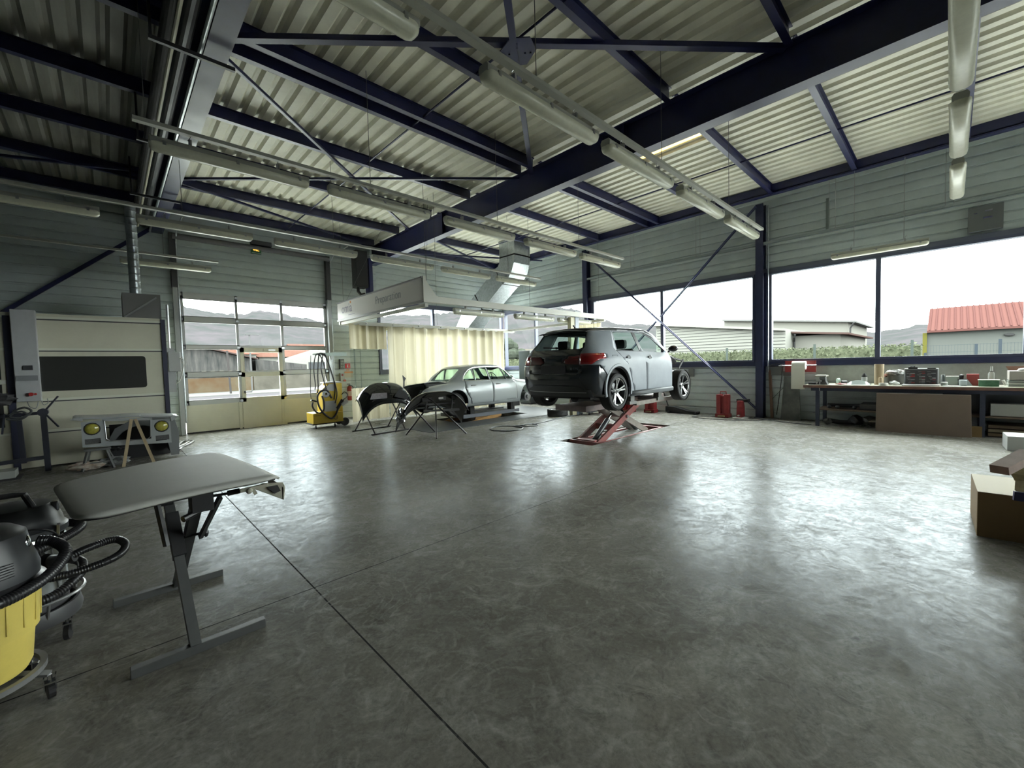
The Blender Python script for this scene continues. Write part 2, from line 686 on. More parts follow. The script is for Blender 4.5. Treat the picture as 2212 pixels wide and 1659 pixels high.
# window wall (x = WX)
clad('wall_right', 'y', YB, WY + 0.1, 0.0, 1.36, WX, 1)
clad('wall_right_upper', 'y', YB, WY + 0.1, 3.88, 5.95, WX, 1)
SILL, HEAD = 1.53, 3.74
wcols = [-7.64, -2.08, 3.48, 9.04]
mulls = [-4.9, -0.98 - 0.02, 1.15, 6.27, 11.7]
bays = [(-7.46, -2.26), (-1.9, 3.3), (3.66, 8.86), (9.22, 13.5)]
for i, (a, c) in enumerate(bays):
    b = B()
    b.box(WX - 0.06, WX + 0.12, a - 0.0, c + 0.0, SILL - 0.05, SILL)
    b.box(WX - 0.06, WX + 0.12, a, c, HEAD, HEAD + 0.06)
    b.box(WX - 0.04, WX + 0.10, a, a + 0.05, SILL, HEAD)
    b.box(WX - 0.04, WX + 0.10, c - 0.05, c, SILL, HEAD)
    for mm in mulls:
        if a < mm < c:
            b.box(WX - 0.04, WX + 0.10, mm - 0.045, mm + 0.045, SILL, HEAD)
    o = struct('window_%d' % (i + 1), b, mat('window_frame_grey', (0.07, 0.08, 0.13), 0.4), 'wide workshop window, bay %s' % ('behind the camera', 'over the workbench', 'beside the crossed brace', 'beside the spray curtain')[i])
    g = B().box(WX + 0.03, WX + 0.036, a + 0.05, c - 0.05, SILL, HEAD)
    out('window_pane', g, GLASS, o)
    # broad posts between the bays
    if i < 3:
        b = B().box(WX - 0.02, WX + 0.12, c, bays[i + 1][0], 1.36, 3.9)
        struct('wall_right_pier', b, mat('pier_paint', (0.05, 0.06, 0.11), 0.5))
b = B().box(WX - 0.10, WX + 0.12, YB, WY, 1.36, SILL - 0.05)
struct('trim_1', b, BLUE2, 'long blue sill beam under the windows')
b = B().box(WX - 0.06, WX + 0.12, YB, WY, HEAD + 0.06, 3.9)
struct('trim_2', b, mat('head_grey', (0.10, 0.11, 0.15), 0.5), 'dark head beam above the windows')

# gate wall (y = WY)
GX0, GX1 = 1.36, 5.06
clad('wall_far_booth', 'x', XL, GX0, 0.0, 5.95, WY, 1)
clad('wall_far_above_gate', 'x', GX0, GX1, 3.65, 5.95, WY, 1)
clad('wall_far_beside_gate', 'x', GX1, 6.75, 0.0, 5.95, WY, 1)
clad('wall_far_low', 'x', 6.75, WX + 0.1, 0.0, 1.36, WY, 1)
clad('wall_far_high', 'x', 6.75, WX + 0.1, 3.88, 5.95, WY, 1)
b = B()
b.box(6.75, WX, WY - 0.05, WY + 0.1, SILL - 0.17, SILL)
b.box(6.75, WX, WY - 0.05, WY + 0.1, HEAD, 3.9)
for x in (6.8, 9.0, 10.7, 12.54):
    b.box(x - 0.045, x + 0.045, WY - 0.04, WY + 0.1, SILL, HEAD)
o = struct('window_5', b, mat('window_frame_grey', (0.07, 0.08, 0.13), 0.4), 'high window strip in the far wall above the spray curtain')
out('window_pane', B().box(6.84, 12.5, WY + 0.03, WY + 0.036, SILL, HEAD), GLASS, o)
# blind walls
DARKW = mat('left_wall_sheet', (0.12, 0.135, 0.14), 0.6)
struct('wall_left', B().box(XL - 0.2, XL, YB, WY + 0.2, 0, 5.95), DARKW)
b = B()
b.box(XL, WX, YB - 0.2, YB, 0, 1.2)
b.box(XL, WX, YB - 0.2, YB, 4.2, 5.95)
for x0_, x1_ in ((XL, 8.5), (12.2, WX)):
    b.box(x0_, x1_, YB - 0.2, YB, 1.2, 4.2)
struct('wall_back', b, DARKW, 'wall behind the camera with one wide added fill window')
b = B()
for x0_, x1_ in ((8.5, 12.2),):
    b.box(x0_, x1_, YB - 0.1, YB - 0.09, 1.2, 4.2)
struct('window_7', b, GLASS, 'unseen glazing added behind the camera for fill light')  # unseen back window, added to let in fill light

# roof deck: trapezoid sheet, ribs along y
DP = 0.245


def deck(name, x0, x1, y0, y1, lab, m_=None):
    pr = []
    x = x0
    while x < x1 - 0.01:
        pr += [(x, ZD + 0.05), (x + 0.045, ZD + 0.05), (x + 0.085, ZD), (x + 0.205, ZD), (x + DP, ZD + 0.05)]
        x += DP
    b = B().grid([[(p[0], y0, p[1]) for p in pr], [(p[0], y1, p[1]) for p in pr]])
    b.box(x0, x1 + 0.2, y0, y1, ZD + 0.07, ZD + 0.16)
    return struct(name, b, m_ or DECK, lab)


sk = (8.05, 8.42, 3.2, 4.6)          # slot with a translucent roof light
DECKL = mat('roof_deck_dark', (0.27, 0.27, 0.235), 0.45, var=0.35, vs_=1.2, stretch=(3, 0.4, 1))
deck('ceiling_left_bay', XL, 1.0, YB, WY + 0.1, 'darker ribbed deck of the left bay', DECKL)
deck('ceiling', 1.0, WX, YB, sk[2], 'ribbed metal roof deck')
deck('ceiling_far', 1.0, WX, sk[3], WY + 0.1, 'ribbed metal roof deck')
deck('ceiling_middle', 1.0, sk[0], sk[2], sk[3], 'ribbed metal roof deck')
deck('ceiling_right', sk[1], WX, sk[2], sk[3], 'ribbed metal roof deck')
# ================================================================ STEEL
def st(name, b, m, label, parent=None):
    return struct(name, b, m, label, parent)


for i, (x, lab) in enumerate(((-4.5, 'left navy rafter'), (1.03, 'navy rafter left of the middle bay'), (6.62, 'deep navy main rafter crossing the hall'), (11.97, 'navy edge rafter along the window wall'))):
    zb = ZB if i < 3 else 5.57
    w_ = 0.22 if i < 3 else 0.16
    o = st('rafter_beam', B().ibeam((x, YB, (zb + ZT) / 2), (x, WY - 0.05, (zb + ZT) / 2), w_, (ZT if i < 3 else 5.62) - zb, 0.02, 0.014), BLUE, lab)
    if i == 3:
        out('web_plate', B().box(x - 0.08, x + 0.08, YB, WY - 0.05, 5.60, 5.80), BLUE, o)
    if i < 3:
        b = B()
        for y in (-2.4, 3.9, 9.3):
            for s_ in (-1, 1):
                b.box(x + s_ * 0.008, x + s_ * 0.105, y, y + 0.012, zb + 0.02, ZT - 0.02)
        out('stiffener', b, BLUE, o)
    # column and knee at the gate wall
    if i < 3:
        b = B().ibeam((x, WY - 0.18, 0), (x, WY - 0.18, ZB), 0.22, 0.30, 0.018, 0.012)
        st('column', b, BLUE, 'navy steel column at the gate wall under the %s' % lab)
for i, y in enumerate(wcols):
    b = B()
    b.box(WX - 0.26, WX - 0.24, y - 0.09, y + 0.09, 0, 5.55)
    b.box(WX - 0.04, WX - 0.02, y - 0.09, y + 0.09, 0, 5.55)
    b.box(WX - 0.24, WX - 0.04, y - 0.007, y + 0.007, 0, 5.55)
    b.box(WX - 0.28, WX - 0.02, y - 0.12, y + 0.12, 0, 0.015)
    st('column', b, BLUE2, 'navy steel column on the window wall, %s' % ('far behind', 'behind the workbench end', 'standing left of the workbench', 'beside the spray curtain')[i])
# purlins
py = [-7.0, -5.2, -3.5, -1.85, -0.15, 1.5, 3.1, 4.65, 6.02, 6.36, 8.1, 9.8, 11.55, 13.2]
bayx = [(XL, -4.6), (-4.4, 0.93), (1.13, 6.52), (6.72, 11.9)]
for bi, (a, c) in enumerate(bayx):
    for yi, y in enumerate(py):
        b = B().ibeam((a, y, (ZT + ZD) / 2 - 0.02), (c, y, (ZT + ZD) / 2 - 0.02), 0.09, ZD - ZT + 0.03, 0.008, 0.006)
        if yi in (8, 9):
            b.box(a, c, y - 0.045, y + 0.045, ZD - 0.02, ZD)
        st('purlin', b, BLUE, None)


def brace(p0, p1, w_=0.07, h_=0.05, lab=None, m=BLUE):
    b = B()
    b.bar(p0, p1, w_, 0.008)
    b.bar(p0, p1, 0.008, h_, off=(w_ / 2, h_ / 2))
    return st('brace', b, m, lab)


ZR = 5.56
brace((1.2, 6.1, ZR), (6.55, 1.55, ZR), 0.09, 0.06, 'roof brace crossing the middle bay, near pair')
brace((1.2, 1.6, ZR - 0.07), (6.5, 6.05, ZR - 0.07), 0.08, 0.05, 'roof brace crossing the middle bay, near pair')
b = B().prism([(3.7, 3.72), (3.86, 3.56), (4.06, 3.64), (4.16, 3.9), (4.0, 4.12), (3.76, 4.06)], ZR - 0.06, ZR - 0.045, plane='xy')
for a in range(4):
    for d_ in (0.1, 0.17):
        b.cyl((3.93 + d_ * cos(a * pi / 2 + 0.73), 3.85 + d_ * sin(a * pi / 2 + 0.73), ZR - 0.075), (3.93 + d_ * cos(a * pi / 2 + 0.73), 3.85 + d_ * sin(a * pi / 2 + 0.73), ZR - 0.05), 0.012, 8)
st('brace_plate', b, BLUE, 'bolted gusset plate where the near roof braces cross')
brace((1.2, 6.4, ZR), (6.5, 10.95, ZR), 0.05, 0.04)
brace((1.2, 10.9, ZR - 0.06), (6.5, 6.4, ZR - 0.06), 0.05, 0.04)
brace((1.2, 11.2, ZR), (6.5, 13.3, ZR), 0.05, 0.04)
brace((6.74, 10.95, ZR), (12.2, 13.4, ZR), 0.05, 0.04)
brace((6.74, 13.4, ZR - 0.05), (12.2, 10.9, ZR - 0.05), 0.05, 0.04)
brace((-4.4, 11.0, ZR), (0.9, 11.6, ZR), 0.05, 0.04)
brace((-4.4, 13.2, ZR), (0.9, 11.0, ZR), 0.05, 0.04)
for x in (3.92, 9.72, -1.7):
    struct('purlin_tie', B().tube([(x, YB, ZT + 0.03), (x, WY - 0.1, ZT + 0.03)], 0.016, 8), BLUE, 'thin tie bar across the purlins')
# wall bracing on the window wall
XB = WX - 0.3
def flat(p0, p1, lab, w_=0.075):
    b = B().bar(p0, p1, 0.02, w_, upv=(1, 0, 0))
    b.bar(p0, p1, 0.06, 0.012, upv=(1, 0, 0), off=(0, 0.03))
    return st('brace', b, mat('brace_blue', (0.045, 0.055, 0.13), 0.35), lab)


flat((XB, 3.55, 5.5), (XB, 6.2, 2.92), 'upper wall brace running down from the column')
flat((XB - 0.03, 3.55, 0.25), (XB - 0.03, 8.95, 5.4), 'long wall brace crossing the window')
flat((XB, 6.33, 2.8), (XB, 8.95, 0.3), 'lower wall brace behind the hatchback')
# left wall brace over the spray booth
b = B().bar((-3.0, WY - 0.12, 1.6), (1.0, WY - 0.12, 5.2), 0.08, 0.05, upv=(0, 1, 0))
st('brace', b, BLUE, 'diagonal wall brace above the spray booth')
# ================================================================ STRIP LIGHTS
def lamp_proto():
    t = thing('strip_light', 'x', 'ceiling lamp', (0, 0, 0), 0, 'unlit strip lights hung in rows')
    L = 1.57
    pr = [(-0.062, 0.045), (-0.058, 0.0), (0.058, 0.0), (0.062, 0.045), (0.045, 0.075), (-0.045, 0.075)]
    b = B().prof((0, 0, 0), (L, 0, 0), pr)
    out('housing', b, TRAY, t, world=False, bevel=0.004)
    a = [(-0.075, 0.012), (-0.078, -0.01), (-0.066, -0.045), (-0.038, -0.062), (0.038, -0.062), (0.066, -0.045), (0.078, -0.01), (0.075, 0.012)]
    rows = []
    for x, s_ in ((0.0, 0.55), (0.02, 0.85), (0.05, 1.0), (L - 0.05, 1.0), (L - 0.02, 0.85), (L, 0.55)):
        rows.append([(x, p[0] * s_, p[1] * s_) for p in a])
    b = B().grid(rows)
    for r_ in (rows[0], rows[-1]):
        b.b.faces.new([b.b.verts.new(p) for p in r_])
    bmesh.ops.remove_doubles(b.b, verts=b.b.verts, dist=0.0001)
    out('diffuser', b, LENSW, t, world=False, smooth=True, auto=50)
    b = B()
    for x in (0.12, 0.78, 1.45):
        for s_ in (-1, 1):
            b.box(x - 0.015, x + 0.015, *sorted((s_ * 0.066, s_ * 0.08)), -0.01, 0.035)
    out('clip', b, STEEL, t, world=False)
    b = B()
    for x in (0.35, 1.22):
        b.box(x - 0.012, x + 0.012, -0.03, 0.03, 0.07, 0.14)
        b.tube([(x - 0.02, 0, 0.13), (x, 0.02, 0.17), (x + 0.02, 0, 0.21)], 0.004, 6)
    out('hanger', b, STEEL, t, world=False)
    return t


ZL = 3.98
LP = lamp_proto()
used = [False]
ORD = ['first', 'second', 'third', 'fourth', 'fifth', 'sixth', 'seventh', 'eighth']


def put_lamp(x, y, label, z=ZL, rz=0, group='unlit strip lights hung in rows'):
    if not used[0]:
        used[0] = True
        LP.matrix_world = Matrix.Translation((x, y, z)) @ Matrix.Rotation(rz, 4, 'Z')
        WM[LP.name] = LP.matrix_world.copy()
        LP['label'] = label
        return LP
    return copy_thing(LP, (x, y, z), rz, label, group)


rows_ = [
    (-0.03, [4.1, 5.98 - 1.82 + 1.82, 7.95], 'in the overhead row at the picture right', 2.0, 9.9),
    (2.70, [0.15, 2.35, 4.12, 5.98, 7.82], 'in the row crossing the deep main rafter', -2.0, 9.75),
    (5.81, [0.42, 2.25, 4.13, 6.03, 7.82], 'in the second row back from the camera', 0.3, 9.6),
    (8.76, [-1.55, 0.42, 2.35, 4.25, 6.08, 7.9], 'in the row just before the preparation bay', -4.0, 9.7),
    (12.05, [0.28], 'alone on its rail above the spray booth corner', -4.0, 2.0),
]
for y, xs_, lab, r0, r1 in rows_:
    for k, x in enumerate(xs_):
        l2 = ('unlit strip light %s' % lab) if len(xs_) == 1 else 'unlit strip light, %s from the left %s' % (ORD[k], lab)
        put_lamp(x, y, l2)
    t = thing('lamp_rail', 'long grey lamp rail %s' % lab.replace('in the row', 'carrying the row').replace('in the second row', 'carrying the second row').replace('alone on its rail', 'carrying one lamp'), 'rail', (r0, y, ZL + 0.16), 0, 'grey rails carrying the strip lights')
    b = B().prof((r0, y, ZL + 0.21), (r1, y, ZL + 0.21), [(-0.035, -0.02), (0.035, -0.02), (0.035, 0.02), (0.031, 0.02), (0.031, -0.014), (-0.031, -0.014), (-0.031, 0.02), (-0.035, 0.02)])
    out('rail', b, TRAY, t)
    x = r0 + 0.1
    while x < r1:
        out('suspension_wire', B().tube([(x, y, ZL + 0.22), (x, y, ZD)], 0.004, 6), mat('wire_grey', (0.12, 0.12, 0.12), 0.5), t)
        x += 2.45
put_lamp(11.9, 1.9, 'unlit strip light hung crosswise below the head of the right window', 3.80, R(-90))
for yy, q_ in ((0.7, 'right'), (1.5, 'left')):
    tag(out('lamp_rod', B().tube([(11.9, yy, 3.95), (11.9, yy, 5.6)], 0.006, 6), STEEL), 'thin rod holding the crosswise strip light, the %s one of two' % q_, 'rod')
# ================================================================ OUTSIDE
def ext(name, c, k=0.15, **q):
    k *= 8.0 / SKY
    if 'col2' in q and q['col2']:
        q['col2'] = tuple(v * k for v in q['col2'])
    return mat(name, tuple(v * k for v in c), 0.8, spec=0.0, **q)


yd = B()
yd.box(-200, XL - 0.25, -200, 260, -0.35, -0.12)
yd.box(WX + 0.3, 260, -200, 260, -0.35, -0.12)
yd.box(XL - 0.25, WX + 0.3, WY + 0.3, 260, -0.35, -0.12)
yd.box(XL - 0.25, WX + 0.3, -200, YB - 0.25, -0.35, -0.12)
struct('ground', yd, ext('yard_asphalt', (0.75, 0.72, 0.74), 0.22, var=0.15, vs_=0.3), 'pale yard outside', origin=(0, 0, -0.12))
b = B()
b.box(WX + 0.32, 21.4, -30, 20, -0.12, -0.06)
b2 = B()
b2.box(-6, WX + 0.3, WY + 0.32, 26, -0.12, -0.06)
b2.box(-6, WX + 0.3, -30, YB - 0.3, -0.12, -0.06)
struct('bounce_forecourt', b2, mat('forecourt_bounce', (0.68, 0.67, 0.62), 0.8), 'unseen pale slab before and behind the hall, added to bounce light')  # out of view, added as a pale reflector for the ceiling
struct('bounce_apron', b, mat('apron_bounce', (0.36, 0.35, 0.33), 0.8), 'unseen slab outside the windows, added to bounce light up')  # unseen slab below the windows, added to bounce daylight onto the deck
# hills: a ring of terrain whose crest follows the skyline
ridge = [(-40, 40), (-10, 44), (5.8, 39.5), (8.3, 37.3), (10.6, 36), (13.1, 38.3), (15, 37.5), (17.4, 35), (20, 32.3), (30.1, 38), (33.4, 38), (37.4, 41), (41.2, 46), (43.6, 47), (47.4, 49), (51.7, 40), (56, 31.5), (58, 27.5), (61.8, 26.5), (70, 18), (80.8, 12.6), (83.1, 14.6), (84.6, 13.8), (86, 15), (87.8, 16.5), (95, 18), (120, 20)]


def rz_(a):
    for i in range(len(ridge) - 1):
        if ridge[i][0] <= a <= ridge[i + 1][0]:
            t = (a - ridge[i][0]) / (ridge[i + 1][0] - ridge[i][0])
            t = t * t * (3 - 2 * t)
            return ridge[i][1] * (1 - t) + ridge[i + 1][1] * t
    return 20


rnd = random.Random(9)
rows = []
for k, (d, f) in enumerate(((120, 0.0), (150, 0.16), (185, 0.40), (220, 0.62), (260, 0.83), (300, 1.0), (330, 0.97), (400, 0.6))):
    row = []
    a = -40.0
    while a <= 120:
        z = -0.1 + rz_(a) * f * (1 + (0 if k in (0,) else rnd.uniform(-0.018, 0.018)))
        if k == 5:
            z += rnd.uniform(-0.25, 0.5)
        row.append((d * sin(R(a)), d * cos(R(a)), z))
        a += 0.4
    rows.append(row)
struct('hills', B().grid(rows), ext('hazed_hillside', (0.64, 0.57, 0.62), 0.14, var=0.3, vs_=0.10, col2=(0.40, 0.45, 0.43)), 'wooded hillside beyond the yard with haze put into its colour', smooth=True)  # distance haze is put into the pale hill colour

hm = ext('hedge_leaves', (0.85, 0.9, 0.6), 0.22, var=0.55, vs_=9, col2=(0.32, 0.40, 0.24))
rnd = random.Random(3)
for (y0, y1, lab) in ((0.78, 30, None),):
    b = B()
    nx, ny = 3, int((y1 - y0) / 0.22)
    b.box(22, 22.9, y0, y1, -0.12, 1.88)
    n = int((y1 - y0) * 280)
    for i in range(n):
        y = rnd.uniform(y0, y1)
        if rnd.random() < 0.6:
            p = V((22 - rnd.uniform(0, 0.12), y, rnd.uniform(0.9, 1.93)))
        else:
            p = V((22 + rnd.uniform(0, 0.9), y, 1.84 + rnd.uniform(0, 0.13)))
        q = [p + V((rnd.uniform(-1, 1), rnd.uniform(-1, 1), rnd.uniform(-1, 1))) * 0.07 for _ in range(3)]
        b.b.faces.new([b.b.verts.new(v) for v in q])
    tag(out('hedge', b, hm), 'long clipped green hedge along the yard outside the windows', 'hedge')
# neighbouring halls
WHT = ext('pale_cladding_outside', (1, 1, 0.90), 0.30)
WHT2 = ext('cream_render_outside', (0.98, 0.96, 0.86), 0.28)
PIPE = ext('downpipe_grey', (0.5, 0.5, 0.5), 0.15)
t = thing('hall', 'long pale clad hall with a shallow gable behind the hedge', 'building', (34, 12, -0.12))
b = B().prism([(7.95, -0.12), (17.5, -0.12), (17.5, 4.55), (16.9, 4.55), (7.95, 3.45)], 34, 50, plane='yz')
out('wall', b, WHT, t)
b = B()
for k in range(16):
    z = 0.9 + k * 0.23
    y1 = 17.4
    y0 = 7.98 if z < 3.3 else 7.98 + (z - 3.3) / 1.2 * 9
    if y0 < y1:
        b.box(33.97, 34, y0, y1, z, z + 0.03)
out('cladding_line', b, ext('cladding_line_grey', (0.72, 0.72, 0.68), 0.15), t)
b = B().prism([(7.96, 3.42), (16.9, 4.5), (17.8, 4.55), (17.8, 4.7), (16.9, 4.68), (7.96, 3.58)], 33.6, 50, plane='yz')
out('roof', b, WHT, t)
t = thing('hall', 'cream rendered extension with red roof edge and downpipe', 'building', (36, 7, -0.12))
out('wall', B().box(36, 48, 5.2, 7.94, -0.12, 3.1), WHT2, t)
out('roof', B().prism([(4.7, 3.0), (7.94, 3.30), (7.94, 3.42), (4.7, 3.12)], 35.4, 48.3, plane='yz'), ext('red_edge', (0.75, 0.5, 0.45), 0.15), t)
out('downpipe', B().tube([(35.4, 7.7, 3.2), (35.5, 7.75, 3.0), (35.9, 7.85, 2.7), (35.92, 7.86, -0.1)], 0.06, 8), PIPE, t)
t = thing('hall', 'taller pale hall behind the clad one', 'building', (52, 12, -0.12))
out('wall', B().prism([(6.8, -0.12), (18, -0.12), (18, 5.9), (6.8, 4.75)], 51, 64, plane='yz'), WHT2, t)
out('roof', B().prism([(6.2, 4.7), (18, 5.9), (18, 6.1), (6.2, 4.85)], 50.5, 64, plane='yz'), ext('roof_edge_grey', (0.8, 0.8, 0.78), 0.25), t)
out('downpipe', B().tube([(50.5, 6.3, 4.7), (50.8, 6.6, 4.2), (50.9, 6.7, -0.1)], 0.07, 8), PIPE, t)
t = thing('shed', 'white building with pink red ribbed roof and a yellow corner post', 'building', (30, -3, -0.12))
out('wall', B().box(30, 40, -12, 0.84, -0.12, 2.62), ext('shed_wall_white', (0.95, 1.0, 0.93), 0.155), t)
rf = B().prism([(29.7, 2.62), (40.3, 2.62), (40.3, 2.72), (33.0, 4.05), (29.7, 2.72)], -12.2, 0.84, plane='xz')
rr = ext('roof_salmon', (0.95, 0.45, 0.40), 0.16)
out('roof', rf, rr, t)
b = B()
k = 0.75
while k > -12:
    b.bar((29.7, k, 2.74), (33.0, k, 4.07), 0.05, 0.04)
    k -= 0.22
out('roof_rib', b, ext('roof_rib_red', (0.80, 0.38, 0.35), 0.15), t)
out('corner_post', B().box(29.9, 30.0, 0.84, 1.0, -0.12, 2.62), ext('yellow_post', (1.0, 0.95, 0.25), 0.15), t)
out('wall_lamp', B().ball((29.93, -1.85, 2.35), 0.12, sq=(0.5, 1.4, 0.6)), PIPE, t)
# wire fence
t = thing('wire_fence', 'thin welded wire fence with blue grey posts behind the right window', 'fence', (20, 0, -0.12))
fm = ext('fence_wire', (0.72, 0.82, 0.86), 0.15)
b = B()
y = -8.0
while y < 0.6:
    b.box(20, 20.008, y, y + 0.008, -0.1, 1.85)
    y += 0.07
for z in (0.3, 0.7, 1.1, 1.45, 1.6, 1.83):
    b.box(20, 20.01, -8, 0.6, z, z + 0.012)
out('wire_panel', b, fm, t)
for y, h_ in ((-1.06, 1.97), (-0.56, 1.84), (-3.0, 1.95), (-5.5, 1.95), (0.6, 1.6)):
    out('post', B().box(19.97, 20.05, y - 0.035, y + 0.035, -0.12, h_), ext('fence_post_blue', (0.45, 0.55, 0.66), 0.15), t)
for y, q_ in ((4.0, 'seen behind the blue window column'), (7.5, 'right of the crossed braces'), (11.2, 'behind the hatchback'), (1.0, 'beside the window mullion over the bench')):
    tag(out('fence_post', B().box(21.6, 21.68, y - 0.04, y + 0.04, -0.12, 2.1), ext('fence_post_green', (0.6, 0.72, 0.66), 0.15)), 'slim green post at the long hedge, %s' % q_, 'post', 'slim posts along the hedge')
# beyond the gate
bw = ext('weathered_boards', (0.80, 0.76, 0.72), 0.14, var=0.6, vs_=1.0, col2=(0.32, 0.34, 0.34), stretch=(4, 4, 0.6))
t = thing('shed', 'old timber clad barn with patchy boards across the road', 'building', (3, 40, -0.1))
out('wall', B().prism([(1, 1.15), (9.0, 1.15), (9.0, 2.7), (5.2, 3.65), (1, 3.1)], 42, 50, plane='xz'), bw, t)
out('base_wall', B().box(1, 9.0, 41.9, 42, -0.1, 1.15), ext('rusty_concrete', (0.90, 0.78, 0.55), 0.15, var=0.35, vs_=0.7, col2=(0.75, 0.45, 0.25)), t)
out('roof', B().prism([(0.5, 3.0), (5.2, 3.7), (9.4, 2.65), (9.4, 2.75), (5.2, 3.82), (0.5, 3.12)], 41.6, 50, plane='xz'), ext('old_roof', (0.62, 0.45, 0.42), 0.15), t)
b = B()
for x in (2.4, 2.9, 3.4, 5.4, 6.0, 6.6, 7.2, 7.8):
    b.box(x, x + 0.32, 41.93, 41.99, 1.2, 1.75)
out('window', b, ext('barn_window', (0.95, 0.92, 0.8), 0.15), t)
t = thing('garden_wall', 'low patchy concrete wall across the road', 'wall', (14, 40, -0.1))
out('masonry', B().box(9.05, 24, 41.9, 42.2, -0.1, 1.35), ext('garden_wall_cream', (0.92, 0.86, 0.72), 0.155, var=0.3, vs_=1.2), t)
tag(out('lean_to', B().prism([(9.5, 1.0), (13.8, 1.0), (13.8, 2.15), (9.5, 2.7)], 43, 46, plane='xz'), bw), 'low board shed joined to the old barn', 'shed')
orange = ext('orange_tiles', (1.0, 0.52, 0.40), 0.155, var=0.15, vs_=1)
for (x0, x1, y, ez, rz2, lab) in ((5, 13.8, 62, 3.9, 5.1, 'house with long orange tiled roof beyond the barn'), (14.6, 20.4, 64, 3.6, 4.8, 'house with low orange roof seen through the pass door'), (21.2, 33, 70, 4.0, 5.9, 'large white gabled house with orange roof beyond the gate')):
    t = thing('house', lab, 'building', ((x0 + x1) / 2, y, -0.1))
    out('wall', B().box(x0, x1, y, y + 8, -0.1, ez), WHT, t)
    out('roof', B().prism([(y - 0.5, ez - 0.1), (y + 8.5, ez - 0.1), (y + 4, rz2)], x0 - 0.3, x1 + 0.3, plane='yz'), orange, t)
t = thing('house', 'white gable end with grey door beyond the gate', 'building', (20, 56, -0.1))
out('wall', B().prism([(15.2, -0.1), (25, -0.1), (25, 2.9), (20, 4.3), (15.2, 2.7)], 56, 60.5, plane='xz'), WHT, t)
out('door', B().box(18.2, 21.5, 55.95, 56, -0.1, 2.6), ext('barn_door_grey', (0.5, 0.52, 0.55), 0.15), t)
struct('road', B().box(-30, 60, 28, 36, -0.12, -0.09), ext('road_grey', (0.62, 0.58, 0.62), 0.17), 'road beyond the gate')
struct('pavement', B().box(-30, 60, 36, 41.9, -0.12, -0.02), ext('pavement_pale', (0.95, 0.93, 0.9), 0.2), 'pale pavement across the road')
t = thing('street_lamp', 'white street lamp with a flat head across the road', 'street lamp', (8.4, 39.6, 0))
out('pole', B().tube([(8.4, 39.6, -0.05), (8.4, 39.6, 4.6)], 0.06, 8), ext('lamp_white', (1, 1, 1), 0.15), t)
out('head', B().box(8.1, 9.1, 39.5, 39.7, 4.58, 4.68), ext('lamp_white', (1, 1, 1), 0.15), t)
tag(out('utility_pole', B().tube([(6.55, 37.5, -0.1), (6.45, 37.5, 3.2)], 0.07, 8), ext('pole_brown', (0.5, 0.46, 0.45), 0.15)), 'plain grey brown pole at the pavement edge', 'pole')
# village and trees seen past the curtain
rnd = random.Random(12)
for k, (a, d) in enumerate(((46.6, 84), (47.7, 91), (48.6, 98), (49.8, 105), (51, 112))):
    x, y = d * sin(R(a)), d * cos(R(a))
    t = thing('house', 'small pale house at the foot of the hill, %s of the five from the left' % ORD[k], 'building', (x, y, -0.1), 0, 'small houses at the foot of the hill')
    out('wall', B().box(x - 2.2, x + 2.2, y - 2, y + 2, -0.1, 3.3 + 0.4 * (k % 2)), WHT2, t)
    out('roof', B().prism([(y - 2.4, 3.3), (y + 2.4, 3.3), (y, 4.6)], x - 2.5, x + 2.5, plane='yz'), orange if k % 2 else ext('roof_beige', (0.85, 0.75, 0.6), 0.15), t)
bare = ext('tree_green', (0.50, 0.58, 0.45), 0.16, var=0.4, vs_=3)
for k, (a, d, h_, lab) in enumerate(((40.5, 60, 6.5, 'loose tree nearest the far corner window'), (44.3, 75, 6, 'rounded tree beside the small houses'), (52.6, 70, 5.5, 'rounded tree right of the small houses'), (54.2, 80, 7, 'taller tree above the hedge beside the curtain'))):
    x, y = d * sin(R(a)), d * cos(R(a))
    t = thing('tree', lab, 'tree', (x, y, -0.1), 0, 'trees below the hill')
    out('trunk', B().tube([(x, y, -0.1), (x, y, h_ * 0.5)], 0.15, 8), PIPE, t)
    b = B()
    for i in range(14):
        b.ball((x + rnd.uniform(-1.6, 1.6), y + rnd.uniform(-1.6, 1.6), h_ * 0.62 + rnd.uniform(-1.3, 1.5)), rnd.uniform(0.7, 1.25), n=6)
    out('crown', b, bare, t)
# ================================================================ GATE, BOOTH, BAY
# sectional gate
t = thing('sectional_gate', 'wide glazed sectional gate with a pass door and cream lower panels', 'gate', (3.2, WY, 0))
y0, y1 = WY - 0.02, WY + 0.05
b = B()
zr = [(0.735, 0.86), (1.46, 1.60), (2.20, 2.31), (2.90, 3.05), (3.50, 3.66)]
for z0, z1 in zr:
    b.box(1.38, 5.04, y0, y1, z0, z1)
for x0, x1 in ((1.38, 1.46), (4.95, 5.04)):
    b.box(x0, x1, y0, y1, 0.735, 3.66)
for x0, x1 in ((2.585, 2.645), (3.71, 3.775)):
    b.box(x0, x1, y0, y1, 0.735, 3.66)
out('frame', b, ALU, t)
b = B()
for z in (0.86, 1.46, 1.60, 2.20, 2.31, 2.90, 3.05, 3.50):
    b.box(1.46, 2.585, y0 - 0.004, y1, z - 0.008, z + 0.008)
    b.box(3.775, 4.95, y0 - 0.004, y1, z - 0.008, z + 0.008)
out('glazing_bead', b, mat('bead_dark', (0.12, 0.12, 0.12), 0.5), t)
b = B()
for za, zc in ((0.86, 1.46), (1.60, 2.20), (2.31, 2.90), (3.05, 3.50)):
    for xa, xc in ((1.46, 2.585), (2.645, 3.71), (3.775, 4.95)):
        b.box(xa, xc, WY + 0.015, WY + 0.02, za, zc)
out('pane', b, GLASS, t)
b = B()
